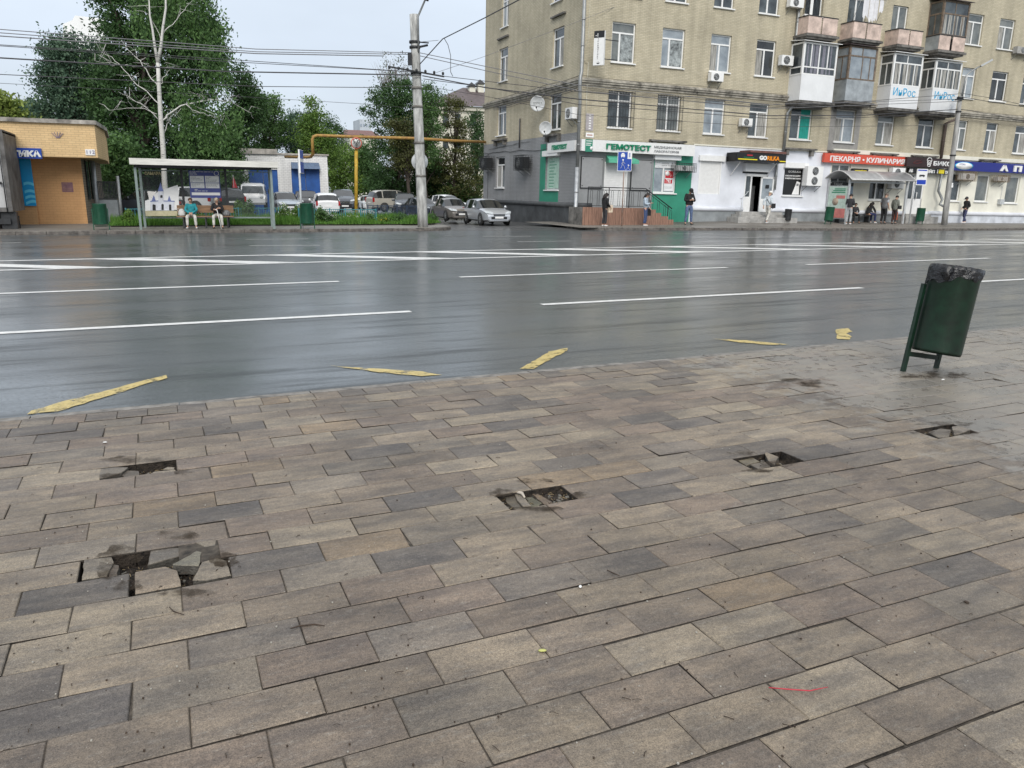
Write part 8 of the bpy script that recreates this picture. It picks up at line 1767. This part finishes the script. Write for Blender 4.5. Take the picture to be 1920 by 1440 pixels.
for s_, sx in (('L',-1),('R',1)):
    b0 = len(V); V += [(Vector((sx*.17,-.01,1.42)),.082),(Vector((sx*.20,-.03,1.27)),.074),(Vector((sx*.225,-.035,1.18)),.070)]; E_ += [(b0,b0+1),(b0+1,b0+2)]
skin('shirt_sleeves', V[:3], E_[:2], mk('plaid_shirt', (.50,.52,.56)), 1, r6); skin('shirt_sleeves', V[3:], [(0,1),(1,2)], mk('plaid_shirt', (.50,.52,.56)), 1, r6)
P, h = pl_(1675, 420, 366); r7 = person(P, -1.45, h, 'person with short dark hair in a grey-green coat, rightmost in the curved shelter', OLV, mk('brown_trousers', (.05,.03,.03)), K['darkmetal'], HB, dict(wrR=(.12,.22,1.02), elR=(.23,.0,1.14), hd=(0,.04,1.57)), tuck=.12)
ob = root('shopping_bag', 'orange shopping bag behind the person in the grey-green coat', 'bag', P+Vector((.32,.22,.36*h)), .1); b = MB(); b.box(-.15,.15,-.07,.07,-.38,.10); b.tube([(-.07,0,.1),(-.05,0,.3),(.05,0,.3),(.07,0,.1)], .008, 5); b.build('bag', mat('orange_film', (.75,.16,.05), .5), ob)
bb_ = root('handbag', 'black handbag on the arm of the person in the grey-green coat', 'bag', P+Vector((.14,-.20,.60*h)), .1); b = MB(); b.box(-.13,.13,-.05,.05,-.14,.08); b.build('bag', BLK, bb_)
P, h = pl_(1807, 419, 369); r8 = person(P, 1.4, h, 'person in a black jacket, dark cap and jeans walking left past the pharmacy', BLK, mk('dark_jeans', (.05,.06,.13)), WS_, HB, dict(wrR=(.14,.18,1.0), elR=(.22,-.10,1.16), wrL=(-.14,.14,1.0), elL=(-.22,-.10,1.14), knL=(-.10,.10,.50), anL=(-.10,.16,.09), toeL=(-.10,.33,.045), knR=(.10,.0,.52), anR=(.10,-.20,.11), toeR=(.10,-.05,.035)), cap=DARK, tuck=.06)
# seated in the left shelter
f, bx0, bx1, zs, BY = BENCH
def sitpose(**k):
    d = dict(pel=(0,0,.60), spi=(0,-.02,.79), che=(0,.02,.97), nb=(0,.03,1.11), hd=(0,.08,1.215), shL=(-.17,.02,1.06), shR=(.17,.02,1.06), elL=(-.25,.08,.82), elR=(.25,.08,.82), wrL=(-.10,.30,.73), wrR=(.08,.30,.73),
      hiL=(-.09,.03,.57), hiR=(.09,.03,.57), knL=(-.17,.46,.56), knR=(.17,.46,.56), anL=(-.19,.46,.09), anR=(.18,.44,.09), toeL=(-.22,.61,.035), toeR=(.21,.59,.035)); d.update(k); return d
def seat_at(px, fr, y, z0): 
    x = fr.L(px, 400, y)[0]; p = fr.o+fr.u*x+fr.n*y; return Vector((p.x, p.y, fr.o.z))
def seated(px, y, fr, rz, pyt, label, **k):
    p = seat_at(px, fr, y, 0); ht = A(px, pyt, p.y-.1).z-p.z; s_ = ht/1.40*1.75; r_ = person(p, rz, s_, label, **k); return r_, s_/1.75, p
t1, k1, p1 = seated(359, BY-.05, f, f.rz+math.pi, 370, 'person in a teal jumper and pale trousers sitting on the bench of the left shelter', top=TEAL, bot=PALE, shoes=WS_, hair=HBR, pose=sitpose(wrL=(-.03,.32,.70), wrR=(.04,.33,.70)))
t2, k2, p2 = seated(408, BY-.05, f, f.rz+math.pi, 370, 'person with fair hair, black jacket and white trousers sitting with a cane', top=BLK, bot=PALE, shoes=K['black'], hair=HG, pose=sitpose(wrR=(-.02,.30,.90), elR=(.26,.12,.84), wrL=(.02,.36,.86), elL=(-.25,.14,.84), look=(-.5,1,-.2)), wide=1.1)
cn = root('cane', 'white walking cane between the knees of the fair-haired seated person', 'cane', seat_at(410, f, BY-.62, 0)); b = MB(); b.tube([(.06,-.02,.0),(-.04,.16,.80*k2),(-.07,.20,.86*k2),(-.12,.2,.86*k2)], .014, 6); b.build('stick', K['white'], cn)
wb_ = root('handbag', 'white bag standing on the bench beside the teal jumper', 'bag', seat_at(341, f, BY, 0)+Vector((0,0,zs)), .1); b = MB(); b.lathe([(0,0),(.13,.0),(.15,.06),(.12,.2),(.06,.28),(0,.29)], 12); b.tube([(-.05,0,.26),(-.2,0,.30),(-.12,0,.15)], .012, 5); b.build('bag', mat('white_canvas', (.6,.6,.58), .8, bump=.5, bscale=12), wb_)
db_ = root('handbag', 'dark patterned bag on the bench right of the person with the cane', 'bag', seat_at(424, f, BY, 0)+Vector((0,0,zs)), .1); b = MB(); b.lathe([(0,0),(.15,.0),(.17,.08),(.14,.2),(.05,.24),(0,.24)], 12); b.build('bag', mat('dark_patterned', (.03,.03,.035), .7, nscale=30, col2=(.3,.3,.3)), db_)
# seated in the right shelter
t3, k3, p3 = seated(1627, D2-.60, f2, f2.rz-1.75, 376, 'person with long black hair leaning forward on the bench of the curved shelter', top=BLK, bot=mk('navy_trousers', (.03,.04,.12)), shoes=WS_, hair=HB, long_hair=True, pose=sitpose(spi=(0,.04,.78), che=(0,.14,.94), nb=(0,.20,1.06), hd=(0,.27,1.15), shL=(-.17,.18,1.02), shR=(.17,.18,1.02), elL=(-.22,.34,.80), elR=(.22,.34,.80), wrL=(-.10,.50,.66), wrR=(.06,.52,.66)))
t4, k4, p4 = seated(1602, D2-.58, f2, f2.rz+math.pi-.5, 380, 'person in dark clothes seated behind the left post of the curved shelter', top=DARK, bot=BLK, shoes=K['black'], hair=HB, pose=sitpose())
